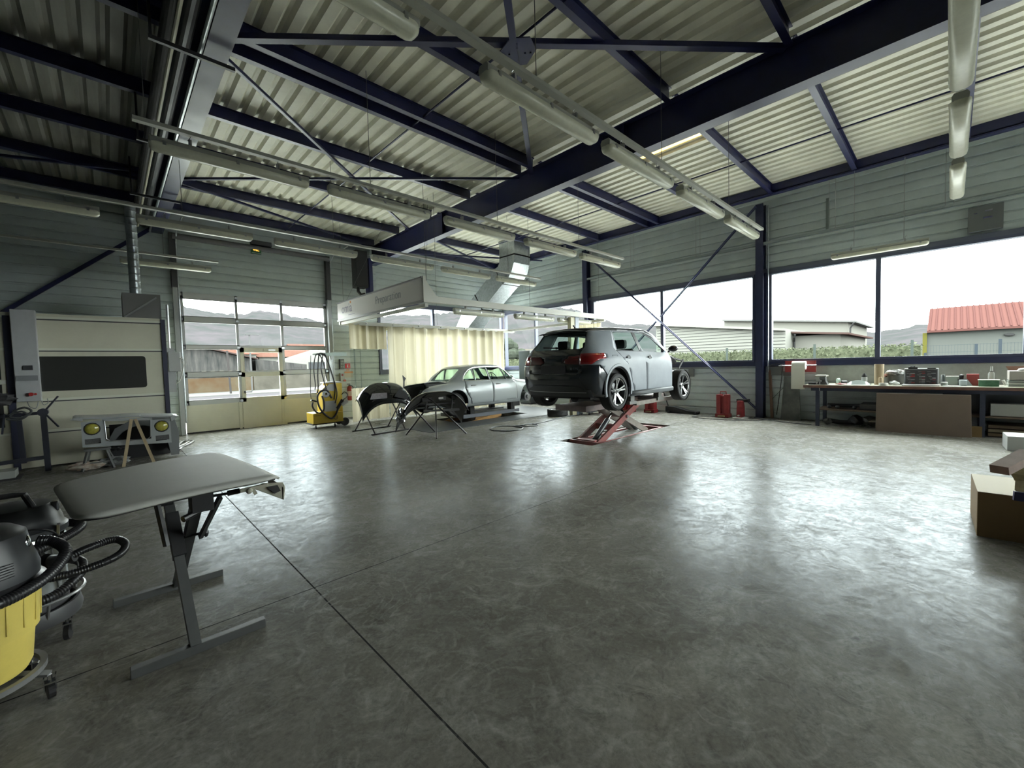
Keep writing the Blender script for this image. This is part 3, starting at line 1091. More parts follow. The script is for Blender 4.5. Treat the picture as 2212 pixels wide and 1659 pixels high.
for xa, xc in ((1.38, 2.65), (3.70, 5.04)):
    b.box(xa, xc, y0, y1, 0.03, 0.735)
    for z in (0.16, 0.27, 0.38, 0.49, 0.60):
        b.box(xa, xc, y0 - 0.004, y0, z, z + 0.008)
out('lower_panel', b, CREAM, t)
pd = B()
for x0, x1 in ((2.645, 2.74), (3.615, 3.71)):
    pd.box(x0, x1, y0 - 0.015, y1 - 0.01, 0.0, 2.25)
pd.box(2.645, 3.71, y0 - 0.015, y1 - 0.01, 2.12, 2.25)
pd.box(2.645, 3.71, y0 - 0.015, y1 - 0.01, 1.44, 1.56)
pd.box(2.645, 3.71, y0 - 0.015, y1 - 0.01, 0.74, 0.85)
pd.box(2.74, 3.615, y0 - 0.006, y1 - 0.01, 0.0, 0.74)
pdo = out('pass_door', pd, CREAM, t)
b = B()
b.box(2.69, 2.72, y0 - 0.05, y0 - 0.015, 0.98, 1.04)
b.box(2.69, 2.88, y0 - 0.06, y0 - 0.045, 1.0, 1.02)
out('handle', b, DSTEEL, pdo)
b = B()
b.box(3.35, 3.52, y0 - 0.03, y0 - 0.015, 2.17, 2.2)
out('door_closer', b, STEEL, pdo)
b = B()
for x in (2.6, 3.745):
    b.box(x - 0.05, x + 0.01, y0 - 0.02, y0, 0, 0.735)
out('post', b, CREAM, t)
out('bottom_seal', B().box(1.38, 5.04, y0, y1, 0.0, 0.035), BLACKM, t)
b = B()
for z in (0.78, 1.53, 2.25, 2.97, 3.6):
    for x in (1.40, 2.62, 3.74, 4.98):
        b.box(x - 0.035, x + 0.035, y0 - 0.02, y0, z - 0.03, z + 0.03)
out('hinge', b, STEEL, t)
# tracks and spring shaft
t = thing('gate_track', 'galvanised tracks on both sides of the sectional gate with spring shaft on top', 'gate track', (3.2, WY - 0.1, 0))
for x, s_ in ((1.30, -1), (5.09, 1)):
    b = B()
    b.box(x - 0.05, x + 0.05, WY - 0.16, WY - 0.03, 0, 3.75)
    out('guide', b, mat('guide_grey', (0.30, 0.31, 0.31), 0.4, metal=0.5), t)
    b = B()
    b.box(x - 0.06, x + 0.06, WY - 0.19, WY - 0.03, 3.75, 5.1)
    out('upper_guide', b, mat('upper_guide_dark', (0.05, 0.05, 0.055), 0.5), t)
    out('curved_track', B().tube([(x + 0.07, WY - 0.12, 0.3), (x + 0.07, WY - 0.12, 4.6)] + arc((x + 0.07, WY - 0.62, 4.6), 0.5, 0, pi / 2, 6, 'yz') + [(x + 0.07, WY - 1.6, 5.12)], 0.018, 8), GALV, t)
out('spring_shaft', B().cyl((1.3, WY - 0.25, 5.0), (5.1, WY - 0.25, 5.0), 0.075, 16), mat('shaft_grey', (0.14, 0.14, 0.15), 0.45, metal=0.4), t)
b = B()
b.box(3.0, 3.5, WY - 0.33, WY - 0.15, 5.08, 5.2)
out('drive', b, DSTEEL, t)
for k, x in enumerate((2.97, 3.29)):
    st('gate_column', B().ibeam((x, WY - 0.08, 3.7), (x, WY - 0.08, 5.1), 0.09, 0.08, 0.01, 0.008), mat('column_blue_bright', (0.03, 0.035, 0.2), 0.4), 'short blue post above the gate')
t = thing('exit_sign', 'small lit exit sign between the two short blue posts above the gate', 'sign', (3.11, WY - 0.28, 4.84))
out('case', B().box(2.99, 3.235, WY - 0.30, WY - 0.24, 4.84, 5.02), mat('sign_green', (0.02, 0.12, 0.06), 0.4), t)
b = B()
b.prism([(3.03, 4.94), (3.07, 4.91), (3.07, 4.93), (3.14, 4.93), (3.14, 4.95), (3.07, 4.95), (3.07, 4.97)], WY - 0.306, WY - 0.300)
b.box(3.10, 3.19, WY - 0.306, WY - 0.300, 4.915, 4.925)
b.ball((3.165, WY - 0.303, 4.975), 0.012, n=6)
b.bar((3.165, WY - 0.303, 4.965), (3.15, WY - 0.303, 4.93), 0.012, 0.005)
b.bar((3.15, WY - 0.303, 4.93), (3.18, WY - 0.303, 4.90), 0.01, 0.005)
b.bar((3.15, WY - 0.303, 4.93), (3.13, WY - 0.303, 4.90), 0.01, 0.005)
out('pictogram', b, mat('sign_glow', (0.9, 0.5, 0.1), 0.5, emit=(1.0, 0.55, 0.08, 1.3)), t)
b = B()
b.box(3.0, 3.225, WY - 0.304, WY - 0.300, 4.85, 4.862)
b.box(3.0, 3.225, WY - 0.304, WY - 0.300, 4.998, 5.01)
out('border', b, WHITE, t)
# dark hoist unit beside the deep rafter
t = thing('air_unit', 'tall black duct unit hung beside the navy column at the far wall', 'air unit', (5.92, 13.0, 3.85))
out('body', B().box(5.74, 6.12, 12.9, 13.25, 4.15, 5.3), BLACKM, t, bevel=0.01)
b = B()
b.tube([(5.82, 13.0, 4.16), (5.82, 13.0, 4.02), (5.9, 12.98, 3.92), (6.02, 12.98, 3.95)], 0.05, 10)
out('spout', b, BLACK, t)
b = B().box(6.16, 6.28, 12.9, 13.2, 3.7, 5.1)
tag(out('drain_duct', b, mat('duct_navy', (0.02, 0.025, 0.09), 0.4)), 'narrow navy duct strip between the black unit and the column', 'duct')
# overhead service pipes beside the left rafter
t = thing('pipe_run', 'bundle of dark service pipes and bright conduit running beside the left rafter', 'pipes', (0.75, 8, 5.1))
for x, z, r_, mm in ((0.62, 5.22, 0.06, BLACKM), (0.76, 5.16, 0.07, DSTEEL), (0.88, 5.02, 0.022, GALV)):
    out('pipe', B().cyl((x, -2, z), (x, WY - 0.3, z), r_, 14), mm, t)
out('conduit', B().cyl((0.66, -2, 5.06), (0.66, WY - 0.4, 5.06), 0.02, 10), mat('conduit_cream', (0.55, 0.54, 0.42), 0.3), t)
for y in (5.6, 8.1, 10.6):
    b = B()
    b.box(0.45, 1.19, y - 0.02, y + 0.02, 4.93, 4.97)
    for x in (0.47,):
        b.box(x - 0.012, x + 0.012, y - 0.012, y + 0.012, 4.95, 5.62)
    out('bracket', b, DSTEEL, t)
# ---------------------------------------------------------------- spray booth
SY = 10.95
t = thing('spray_booth', 'cream panelled spray booth with a dark tinted window band at the left', 'spray booth', (-1.5, SY, 0))
b = B()
b.box(-5.0, 0.79, SY, WY - 0.12, 0.02, 2.68)
out('wall_panel', b, CREAM, t)
b = B()
for z in (0.62, 1.17, 2.05, 2.60):
    b.box(-0.86, 0.79, SY - 0.02, SY, z - 0.012, z + 0.028)
    b.box(-5.0, -1.2, SY - 0.02, SY, z - 0.012, z + 0.028)
out('seam', b, mat('seam_cream', (0.66, 0.67, 0.57), 0.4), t)
b = B()
for z in (0.60, 1.15, 2.03, 2.58):
    b.box(-0.86, 0.79, SY - 0.006, SY, z - 0.012, z + 0.008)
out('joint', b, DSTEEL, t)
b = B()
b.prism([(p[0] - 0.185, p[1] + 1.63) for p in rrect(1.43, 0.61, 0.05)], SY - 0.022, SY - 0.002)
out('window', b, mat('tinted_window', (0.035, 0.036, 0.034), 0.2, spec=0.6), t)
b = B()
b.box(0.79, 0.86, SY - 0.03, SY + 0.1, 0, 2.66)
b.box(-1.24, -1.16, SY - 0.03, SY + 0.1, 0, 2.62)
out('edge_trim', b, mat('edge_navy', (0.03, 0.032, 0.06), 0.4), t)
b = B()
b.box(-1.14, -0.86, SY - 0.16, SY, 1.17, 2.72)
cab = out('control_cabinet', b, GREYP, t, bevel=0.006)
b = B()
b.box(-1.04, -0.93, SY - 0.18, SY - 0.16, 1.70, 1.78)
out('display', b, DSTEEL, cab)
b = B()
b.box(-1.12, -0.88, SY - 0.2, SY - 0.16, 1.52, 1.61)
out('socket_box', b, mat('socket_grey', (0.2, 0.21, 0.22), 0.5), cab)
b = B()
b.cyl((-0.97, SY - 0.16, 1.29), (-0.97, SY - 0.23, 1.29), 0.03, 14)
b.cyl((-0.92, SY - 0.16, 1.29), (-0.92, SY - 0.21, 1.29), 0.018, 12)
out('stop_button', b, REDP, cab)
# dark side window strip of the booth
b = B()
b.box(-1.9, -1.3, SY - 0.02, SY, 1.55, 2.0)
b.box(-1.9, -1.3, SY - 0.02, SY, 0.75, 1.47)
out('door_window', b, mat('tinted_window', (0.035, 0.036, 0.034), 0.2), t)
out('door_rail', B().box(-1.95, -1.25, SY - 0.03, SY, 1.48, 1.54), WHITE, t)
b = B()
b.tube(spline([(-1.03, SY - 0.1, 1.18), (-1.0, SY - 0.14, 1.08), (-0.93, SY - 0.15, 1.05), (-0.9, SY - 0.12, 1.16)], 8), 0.006, 6)
b.tube(spline([(-0.87, SY - 0.1, 1.18), (-0.84, SY - 0.14, 1.10), (-0.79, SY - 0.12, 1.13), (-0.8, SY - 0.05, 1.2)], 8), 0.006, 6)
out('cable_loop', b, mat('cable_grey', (0.25, 0.26, 0.27), 0.5), cab)
# duct box on the booth roof with its round pipe
t = thing('booth_duct', 'grey transition box on the booth roof with a round spiral pipe going up', 'duct', (0.55, 11.6, 2.68))
b = B()
b.box(0.26, 0.84, 11.3, 12.0, 2.68, 3.2)
out('plenum', b, mat('plenum_grey', (0.17, 0.17, 0.165), 0.5), t)
b = B().bar((0.28, 11.28, 2.72), (0.78, 11.28, 3.14), 0.02, 0.03)
out('strut', b, STEEL, t)
pr = []
z = 3.2
while z < 4.9:
    pr += [(0.088, z), (0.088, z + 0.11), (0.094, z + 0.125), (0.088, z + 0.14)]
    z += 0.14
b = B().lathe(pr, 18, Matrix.Translation((0.47, 11.5, 0)))
out('spiral_pipe', b, GALV, t, smooth=True)
# socket box right of the booth
t = thing('socket_box', 'pale wall socket box with a white cable beside the booth edge', 'socket', (0.98, 11.1, 1.55))
out('box', B().box(0.88, 1.08, 10.98, 11.12, 1.62, 2.02), mat('box_grey_pale', (0.45, 0.46, 0.45), 0.4), t, bevel=0.01)
out('back_plate', B().box(0.86, 1.0, 11.12, 11.4, 1.2, 2.1), GREYP, t)
out('cable', B().tube(spline([(1.06, 10.97, 1.9), (1.12, 10.93, 1.84), (1.1, 10.95, 1.65), (1.05, 10.98, 1.45), (0.98, 11.0, 1.36)], 8), 0.009, 8), WHITE, t)
out('conduit', B().cyl((0.93, 11.2, 2.0), (0.93, 11.2, 3.0), 0.02, 8), STEEL, t)
# safety signs, phone and extinguisher right of the gate
t = thing('wall_phone', 'grey wall unit with keypad beside the gate track', 'phone', (5.42, WY - 0.08, 1.6))
out('body', B().box(5.36, 5.50, WY - 0.10, WY - 0.01, 1.58, 1.90), mat('phone_grey', (0.10, 0.11, 0.11), 0.5), t, bevel=0.008)
b = B()
for i in range(3):
    for j in range(2):
        b.box(5.385 + j * 0.05, 5.42 + j * 0.05, WY - 0.112, WY - 0.1, 1.63 + i * 0.085, 1.69 + i * 0.085)
out('keypad', b, mat('key_pale', (0.3, 0.32, 0.31), 0.5), t)
t = thing('safety_sign', 'red fire extinguisher pictogram sign on the ribbed wall', 'sign', (5.62, WY - 0.02, 1.6))
out('plate', B().box(5.55, 5.72, WY - 0.03, WY - 0.024, 1.60, 1.76), mat('sign_red', (0.55, 0.02, 0.03), 0.4), t)
b = B()
b.box(5.61, 5.64, WY - 0.034, WY - 0.03, 1.63, 1.73)
for z in (1.64, 1.68, 1.72):
    b.box(5.66, 5.695, WY - 0.034, WY - 0.03, z - 0.007, z + 0.007)
out('pictogram', b, WHITE, t)
t = thing('notice', 'orange headed notice sheet on the ribbed wall beneath the red sign', 'notice', (5.65, WY - 0.02, 1.3))
out('sheet', B().box(5.52, 5.80, WY - 0.03, WY - 0.024, 1.30, 1.48), mat('notice_cream', (0.5, 0.47, 0.4), 0.6), t)
b = B()
b.box(5.52, 5.80, WY - 0.033, WY - 0.03, 1.45, 1.50)
b.box(5.585, 5.69, WY - 0.033, WY - 0.03, 1.53, 1.57)
out('header', b, mat('notice_orange', (0.6, 0.25, 0.1), 0.5), t)
t = thing('switch_box', 'small grey and red isolator switch beneath the wall unit', 'switch', (5.45, WY - 0.05, 1.2))
out('box', B().box(5.36, 5.50, WY - 0.10, WY - 0.01, 1.2, 1.45), GREYP, t)
out('knob', B().cyl((5.42, WY - 0.12, 1.39), (5.42, WY - 0.10, 1.39), 0.03, 12), REDP, t)
out('label_plate', B().box(5.45, 5.53, WY - 0.11, WY - 0.10, 1.18, 1.24), mat('tag_red', (0.4, 0.08, 0.06), 0.5), t)
t = thing('fire_extinguisher', 'red fire extinguisher hanging on the wall right of the yellow machine', 'fire extinguisher', (5.63, WY - 0.12, 0.55))
out('cylinder', B().lathe([(0, 0.55), (0.07, 0.56), (0.08, 0.6), (0.08, 0.95), (0.06, 1.01), (0.03, 1.03), (0, 1.03)], 18, Matrix.Translation((5.63, WY - 0.12, 0))), REDP, t, smooth=True)
b = B()
b.box(5.61, 5.65, WY - 0.15, WY - 0.09, 1.03, 1.07)
b.box(5.55, 5.65, WY - 0.13, WY - 0.11, 1.08, 1.10)
out('valve', b, BLACK, t)
out('hose', B().tube(spline([(5.65, WY - 0.12, 1.05), (5.73, WY - 0.13, 1.0), (5.735, WY - 0.13, 0.85), (5.72, WY - 0.13, 0.7)], 6), 0.012, 8), BLACK, t)
out('label_band', B().lathe([(0.0815, 0.7), (0.0815, 0.86)], 18, Matrix.Translation((5.63, WY - 0.12, 0))), mat('ext_label', (0.5, 0.35, 0.3), 0.5), t, smooth=True)
# wall conduits
st('wall_conduit', B().cyl((WX - 0.1, 3.32, 1.2), (WX - 0.1, 3.32, 5.5), 0.02, 8), GALV, 'vertical conduit beside the window column')
t = thing('cable_tray', 'grey cable tray running along the window wall above the glass', 'cable tray', (12.4, 5, 4.45))
b = B()
b.box(12.36, 12.37, -1.5, 13.5, 4.50, 4.56)
b.box(12.36, 12.46, -1.5, 13.5, 4.50, 4.506)
out('tray', b, mat('tray_grey', (0.30, 0.34, 0.35), 0.4, metal=0.3), t)
for y in (12.0, 10.2, 7.1, 5.0, 1.9, 0.0):
    b = B()
    b.tube([(12.36, y, 4.52), (12.36, y, 5.8)], 0.006, 6)
    b.tube([(12.36, y + 0.12, 4.52), (12.36, y + 0.12, 5.8)], 0.006, 6)
    out('hanger_rod', b, STEEL, t)
# louvre box high on the window wall
t = thing('wall_heater', 'dark square panel high on the wall over the right window', 'vent panel', (12.5, -0.43, 3.95))
out('case', B().box(12.44, 12.58, -0.66, -0.20, 3.95, 4.42), mat('heater_grey', (0.12, 0.13, 0.13), 0.5), t)
b = B()
b.box(12.435, 12.44, -0.32, -0.28, 4.28, 4.30)
b.box(12.435, 12.44, -0.52, -0.42, 4.30, 4.33)
b.box(12.435, 12.44, -0.52, -0.40, 4.17, 4.20)
out('fitting', b, CHROME, t)
struct('wall_stain', B().box(WX - 0.004, WX - 0.001, 2.05, 2.12, 4.6, 5.35), mat('stain', (0.16, 0.19, 0.18), 0.6), 'dark drip stain on the ribbed wall')
# ---------------------------------------------------------------- preparation bay frame
AX0, AX1, AY0, AY1, AZ = 4.9, 11.6, 7.75, 12.25, 3.0
PW = mat('bay_white', (0.62, 0.62, 0.56), 0.45)
t = thing('preparation_bay', 'white preparation bay frame hung from the roof around the old saloon car', 'frame', ((AX0 + AX1) / 2, AY0, 2.9))
b = B()
b.box(AX0, AX1 + 0.2, AY0, AY0 + 0.08, 2.96, 3.10)
out('front_rail', b, PW, t)
out('back_rail', B().box(AX0, AX1 + 0.3, AY1, AY1 + 0.08, 2.86, 2.98), PW, t)
out('side_rail', B().box(AX1, AX1 + 0.08, AY0, AY1, 2.90, 2.98), PW, t)
b = B()
b.box(AX0 - 0.02, AX0, AY0, AY1 + 0.1, 3.00, 3.46)
fa = out('fascia', b, mat('fascia_white', (0.60, 0.58, 0.57), 0.45), t)
b = B()
b.box(AX0 - 0.05, AX0 + 0.02, AY0, AY1 + 0.1, 3.46, 3.49)
out('fascia_cap', b, mat('cap_grey', (0.22, 0.22, 0.23), 0.4), t)
out('fascia_foot', B().box(AX0 - 0.04, AX0 + 0.02, AY0, AY1 + 0.1, 2.95, 3.00), mat('foot_grey', (0.34, 0.33, 0.33), 0.4), t)
b = B()
b.prism([(AX0, 3.0), (AX0 + 0.42, 3.08), (AX0 + 0.30, 3.12), (AX0, 3.48)], AY0 - 0.01, AY0 + 0.01)
b.box(AX0 - 0.02, AX0 + 0.05, AY0 - 0.02, AY0 + 0.03, 2.95, 3.50)
out('corner_gusset', b, PW, t)
b = B()
b.box(AX0 + 0.02, AX0 + 0.1, AY0, AY1, 2.86, 2.93)
b.box(AX0 + 0.1, AX1, AY1 - 0.36, AY1 - 0.28, 2.84, 2.88)
out('curtain_track', b, PW, t)
b = B()
for (x, y) in ((5.0, 7.8), (5.0, 12.2), (8.2, 7.8), (8.2, 12.2), (11.4, 7.8), (11.4, 12.2)):
    b.tube([(x, y, 3.0), (x, y, 5.75)], 0.004, 6)
for (x, y, s_) in ((5.0, 7.8, 1.2), (5.0, 12.2, -1.0)):
    b.tube([(x, y, 3.4), (x + 0.9, y + s_, 5.75)], 0.003, 6)
out('suspension_wire', b, mat('wire_grey', (0.12, 0.12, 0.12), 0.5), t)


def text(name, s_, size, mtx, m, parent, ex=0.001):
    cu = bpy.data.curves.new(name, 'FONT')
    cu.body = s_
    cu.size = size
    cu.extrude = ex
    tmp = bpy.data.objects.new('tmp', cu)
    link(tmp)
    dg = bpy.context.evaluated_depsgraph_get()
    me = bpy.data.meshes.new_from_object(tmp.evaluated_get(dg))
    bpy.data.objects.remove(tmp)
    bm = bmesh.new()
    bm.from_mesh(me)
    bm.transform(mtx)
    return out(name, bm, m, parent)


# lettering on the fascia faces -x; its reading direction runs towards -y
def fmat(y, z):
    return Matrix(((0, 0, -1, AX0 - 0.024), (-1, 0, 0, y), (0, 1, 0, z), (0, 0, 0, 1)))


text('lettering', 'Preparation', 0.27, fmat(9.95, 3.17), mat('letter_grey', (0.30, 0.31, 0.34), 0.5), fa)
text('logo_letters', 'omia', 0.36, fmat(12.05, 3.16), mat('letter_violet', (0.26, 0.24, 0.32), 0.5), fa)
b = B().box(AX0 - 0.026, AX0 - 0.02, 11.40, 11.46, 3.385, 3.44)
out('logo_dot', b, mat('logo_orange', (0.7, 0.25, 0.05), 0.5), fa)
out('logo_line', B().box(AX0 - 0.024, AX0 - 0.02, 11.2, 11.6, 3.07, 3.085), mat('letter_violet', (0.26, 0.24, 0.32), 0.5), fa)
# lamps under the bay rails
for k, (x, y, lab) in enumerate(((5.9, AY0 + 0.32, 'nearest the fascia under the front bay rail'), (7.9, AY0 + 0.32, 'in the middle under the front bay rail'), (9.7, AY0 + 0.32, 'nearest the window under the front bay rail'),
                                 (5.3, AY1 - 0.1, 'nearest the gate under the back bay rail'), (7.1, AY1 - 0.1, 'in the middle under the back bay rail'), (9.0, AY1 - 0.1, 'nearest the window under the back bay rail'))):
    put_lamp(x, y, 'unlit strip light %s' % lab, z=2.86 if y < 10 else 2.80, group='unlit strip lights under the bay frame')


# curtains
def curtain(pts, z0, z1, name, lab, m, amp=0.05, wl_=0.22, seed=1, gather=0.0):
    rn = random.Random(seed)
    L = [V(p) for p in pts]
    tot = sum((L[i + 1] - L[i]).length for i in range(len(L) - 1))
    n = int(tot / 0.02)
    phases = [rn.uniform(0, 6.28) for _ in range(4)]

    def at(d):
        for i in range(len(L) - 1):
            l_ = (L[i + 1] - L[i]).length
            if d <= l_ or i == len(L) - 2:
                u_ = (L[i + 1] - L[i]).normalized()
                return L[i] + u_ * d, V((-u_.y, u_.x))
            d -= l_
    rows = []
    for z in [z0 + (z1 - z0) * k / 8 for k in range(9)]:
        row = []
        f = (z - z0) / (z1 - z0)
        for i in range(n + 1):
            d = tot * i / n
            p, nn = at(d)
            a = amp * (sin(2 * pi * d / wl_ + phases[0] + 0.5 * sin(d * 2.3 + phases[1]) + 0.3 * (1 - f) * sin(3 * d)) + 0.35 * sin(2 * pi * d / (wl_ * 0.43) + phases[2]) * (0.6 + 0.4 * sin(d * 1.7)))
            q = p + nn * a
            row.append((q.x, q.y, z))
        rows.append(row)
    return rows


def vinyl(name, col, tr, rough=0.35):
    if name in MATS:
        return MATS[name]
    m = bpy.data.materials.new(name)
    m.use_nodes = True
    nt = m.node_tree
    b_ = nt.nodes['Principled BSDF']
    b_.inputs['Base Color'].default_value = (*col, 1)
    b_.inputs['Roughness'].default_value = rough
    tl = nt.nodes.new('ShaderNodeBsdfTranslucent')
    tl.inputs[0].default_value = (*col, 1)
    mx = nt.nodes.new('ShaderNodeMixShader')
    mx.inputs[0].default_value = tr
    nt.links.new(b_.outputs[0], mx.inputs[1])
    nt.links.new(tl.outputs[0], mx.inputs[2])
    nt.links.new(mx.outputs[0], nt.nodes['Material Output'].inputs[0])
    MATS[name] = m
    return m


b = B().box(sk[0] + 0.02, sk[1], sk[2], sk[3], ZD + 0.17, ZD + 0.18)
struct('window_6', b, vinyl('rooflight', (0.85, 0.72, 0.45), 0.9), 'narrow yellowish roof light beyond the main beam')
VIN = vinyl('curtain_vinyl', (0.54, 0.495, 0.365), 0.42, 0.25)
CLR = glass_mat('clear_vinyl', (0.80, 0.84, 0.84), rough=0.1)
t = thing('spray_curtain', 'long beige vinyl curtain in folds hanging behind the old saloon car', 'curtain', (8, 11.7, 0))
out('cloth', B().grid(curtain([(6.2, 11.95), (11.0, 11.85)], 0.06, 2.86, 'c', '', VIN, 0.06, 0.42, 5)), VIN, t, smooth=True)
t2 = thing('spray_curtain', 'bunched vinyl curtain with a clear middle band beside the gate', 'curtain', (5.3, 11.9, 0))
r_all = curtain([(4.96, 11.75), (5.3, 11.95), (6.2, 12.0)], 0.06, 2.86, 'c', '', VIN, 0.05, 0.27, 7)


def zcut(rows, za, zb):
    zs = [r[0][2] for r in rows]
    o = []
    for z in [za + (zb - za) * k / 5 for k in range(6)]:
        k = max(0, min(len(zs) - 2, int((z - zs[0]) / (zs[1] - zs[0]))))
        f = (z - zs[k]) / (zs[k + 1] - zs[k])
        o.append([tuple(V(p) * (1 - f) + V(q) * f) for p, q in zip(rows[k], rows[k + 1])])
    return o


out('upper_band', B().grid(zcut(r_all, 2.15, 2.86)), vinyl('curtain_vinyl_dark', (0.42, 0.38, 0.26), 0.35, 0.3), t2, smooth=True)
out('clear_band', B().grid(zcut(r_all, 1.02, 2.15)), CLR, t2, smooth=True)
out('lower_band', B().grid(zcut(r_all, 0.06, 1.02)), VIN, t2, smooth=True)
t3 = thing('spray_curtain', 'short vinyl curtain bunched at the window end of the bay', 'curtain', (11.6, 9, 0))
out('cloth', B().grid(curtain([(11.5, 7.75), (11.62, 8.6), (11.62, 9.0)], 0.06, 2.86, 'c', '', VIN, 0.05, 0.2, 8)), VIN, t3, smooth=True)
t = thing('bay_post', 'slim blue grey post at the front corner of the bay behind the hatchback', 'post', (10.3, 7.9, 0))
out('shaft', B().box(10.22, 10.38, 7.84, 7.98, 0, 3.14), mat('post_bluegrey', (0.25, 0.29, 0.36), 0.4), t)
out('cream_sleeve', B().box(10.02, 10.22, 7.86, 7.98, 0, 2.95), mat('sleeve_cream', (0.55, 0.52, 0.36), 0.5), t)

# extraction duct
t = thing('extraction_duct', 'square galvanised extraction duct bending down from the roof into the bay', 'duct', (9.6, 10, 3))


def duct(secs, name, m=GALV, parent=t, flange=True):
    rows = []
    for c, d, w_, h_ in secs:
        c = V(c)
        d = V(d).normalized()
        sx = V((1, 0, 0))
        sy = d.cross(sx).normalized()
        rows.append([c + sx * w_ / 2 * a + sy * h_ / 2 * e for a, e in ((-1, -1), (1, -1), (1, 1), (-1, 1), (-1, -1))])
    b = B().grid([[tuple(p) for p in r] for r in rows])
    o = out(name, b, m, parent)
    if flange:
        b = B()
        for c, d, w_, h_ in (secs[0], secs[-1]):
            c = V(c)
            d = V(d).normalized()
            sx = V((1, 0, 0))
            sy = d.cross(sx).normalized()
            for a, e, ww, hh in ((0, -1, w_ + 0.06, 0.03), (0, 1, w_ + 0.06, 0.03)):
                b.bar(c + sy * e * h_ / 2 - sx * ww / 2, c + sy * e * h_ / 2 + sx * ww / 2, 0.03, 0.03)
            for a in (-1, 1):
                b.bar(c + sx * a * w_ / 2 - sy * h_ / 2, c + sx * a * w_ / 2 + sy * h_ / 2, 0.03, 0.03)
        out('flange', b, STEEL, parent)
    return o


duct([((10.27, 10.43, 5.78), (0, 0, -1), 0.75, 0.74), ((10.27, 10.43, 5.25), (0, 0, -1), 0.75, 0.74)], 'top_section')
pth = [((10.27, 10.43, 5.25), (0, 0, -1)), ((10.27, 10.46, 5.02), (0, 0.12, -1)), ((10.27, 10.56, 4.84), (0, 0.35, -1)), ((10.27, 10.70, 4.72), (0, 0.8, -1)), ((10.27, 10.86, 4.64), (0, 1, -0.72))]
duct([(c, d, 0.75, 0.74) for c, d in pth], 'elbow')
duct([((10.27, 10.86, 4.64), (0, 1, -0.66), 0.75, 0.7), ((10.27, 12.0, 3.89), (0, 1, -0.66), 0.75, 0.7)], 'sloping_section')
duct([((10.27, 12.0, 3.89), (0, 1, -0.66), 0.75, 0.7), ((10.27, 12.75, 3.40), (0, 1, -0.66), 0.75, 0.7), ((10.27, 13.1, 3.0), (0, 0.2, -1), 0.75, 0.7), ((10.27, 13.15, 1.2), (0, 0, -1), 0.75, 0.7)], 'lower_section')
# bay floor: dark grating mat
gm = mat('bay_grating', (0.085, 0.09, 0.095), 0.5, var=0.3, vs_=6)
b = B()
b.box(5.45, 6.9, 8.55, 11.2, 0.0, 0.012)
b.box(6.9, 11.2, 8.55, 9.35, 0.0, 0.012)
b.box(9.6, 11.2, 9.35, 11.2, 0.0, 0.012)
b.box(6.9, 9.6, 10.6, 11.2, 0.0, 0.012)
tag(out('floor_grating', b, gm), 'dark grey grating let into the floor around the saloon car lift', 'floor grating')
# ================================================================ CARS
def catmull(p, t):
    """p list of floats/vectors at integer params, t float"""
    n = len(p)
    i = max(0, min(n - 2, int(t)))
    f = t - i
    a = p[i - 1] if i > 0 else p[0] * 2 - p[1]
    b_ = p[i]
    c = p[i + 1]
    d = p[i + 2] if i + 2 < n else p[-1] * 2 - p[-2]
    return 0.5 * ((2 * b_) + (c - a) * f + (2 * a - 5 * b_ + 4 * c - d) * f * f + (3 * b_ - a - 3 * c + d) * f ** 3)


class Hull:
    """half-body surface (y>=0 side) lofted through a net of control rows; row index u, height index v"""

    def __init__(s, net, nu=4, nv=3):
        s.net = [[V(p) for p in r] for r in net]
        s.nu, s.nv = nu, nv

    def mesh(s, sharp=()):
        U = (len(s.net) - 1) * s.nu + 1
        W = (len(s.net[0]) - 1) * s.nv + 1
        bm = bmesh.new()
        g = []
        cols = []
        for i in range(U):
            t = i / s.nu
            cols.append([catmull([r[j] for r in s.net], t) for j in range(len(s.net[0]))])
        for i in range(U):
            g.append([bm.verts.new(catmull(cols[i], k / s.nv)) for k in range(W)])
        for i in range(U - 1):
            for k in range(W - 1):
                try:
                    bm.faces.new((g[i][k], g[i + 1][k], g[i + 1][k + 1], g[i][k + 1]))
                except ValueError:
                    pass
        bmesh.ops.remove_doubles(bm, verts=bm.verts, dist=0.0005)
        return bm


def inpoly(x, y, P):
    c = False
    j = len(P) - 1
    for i in range(len(P)):
        if (P[i][1] > y) != (P[j][1] > y) and x < (P[j][0] - P[i][0]) * (y - P[i][1]) / (P[j][1] - P[i][1]) + P[i][0]:
            c = not c
        j = i
    return c


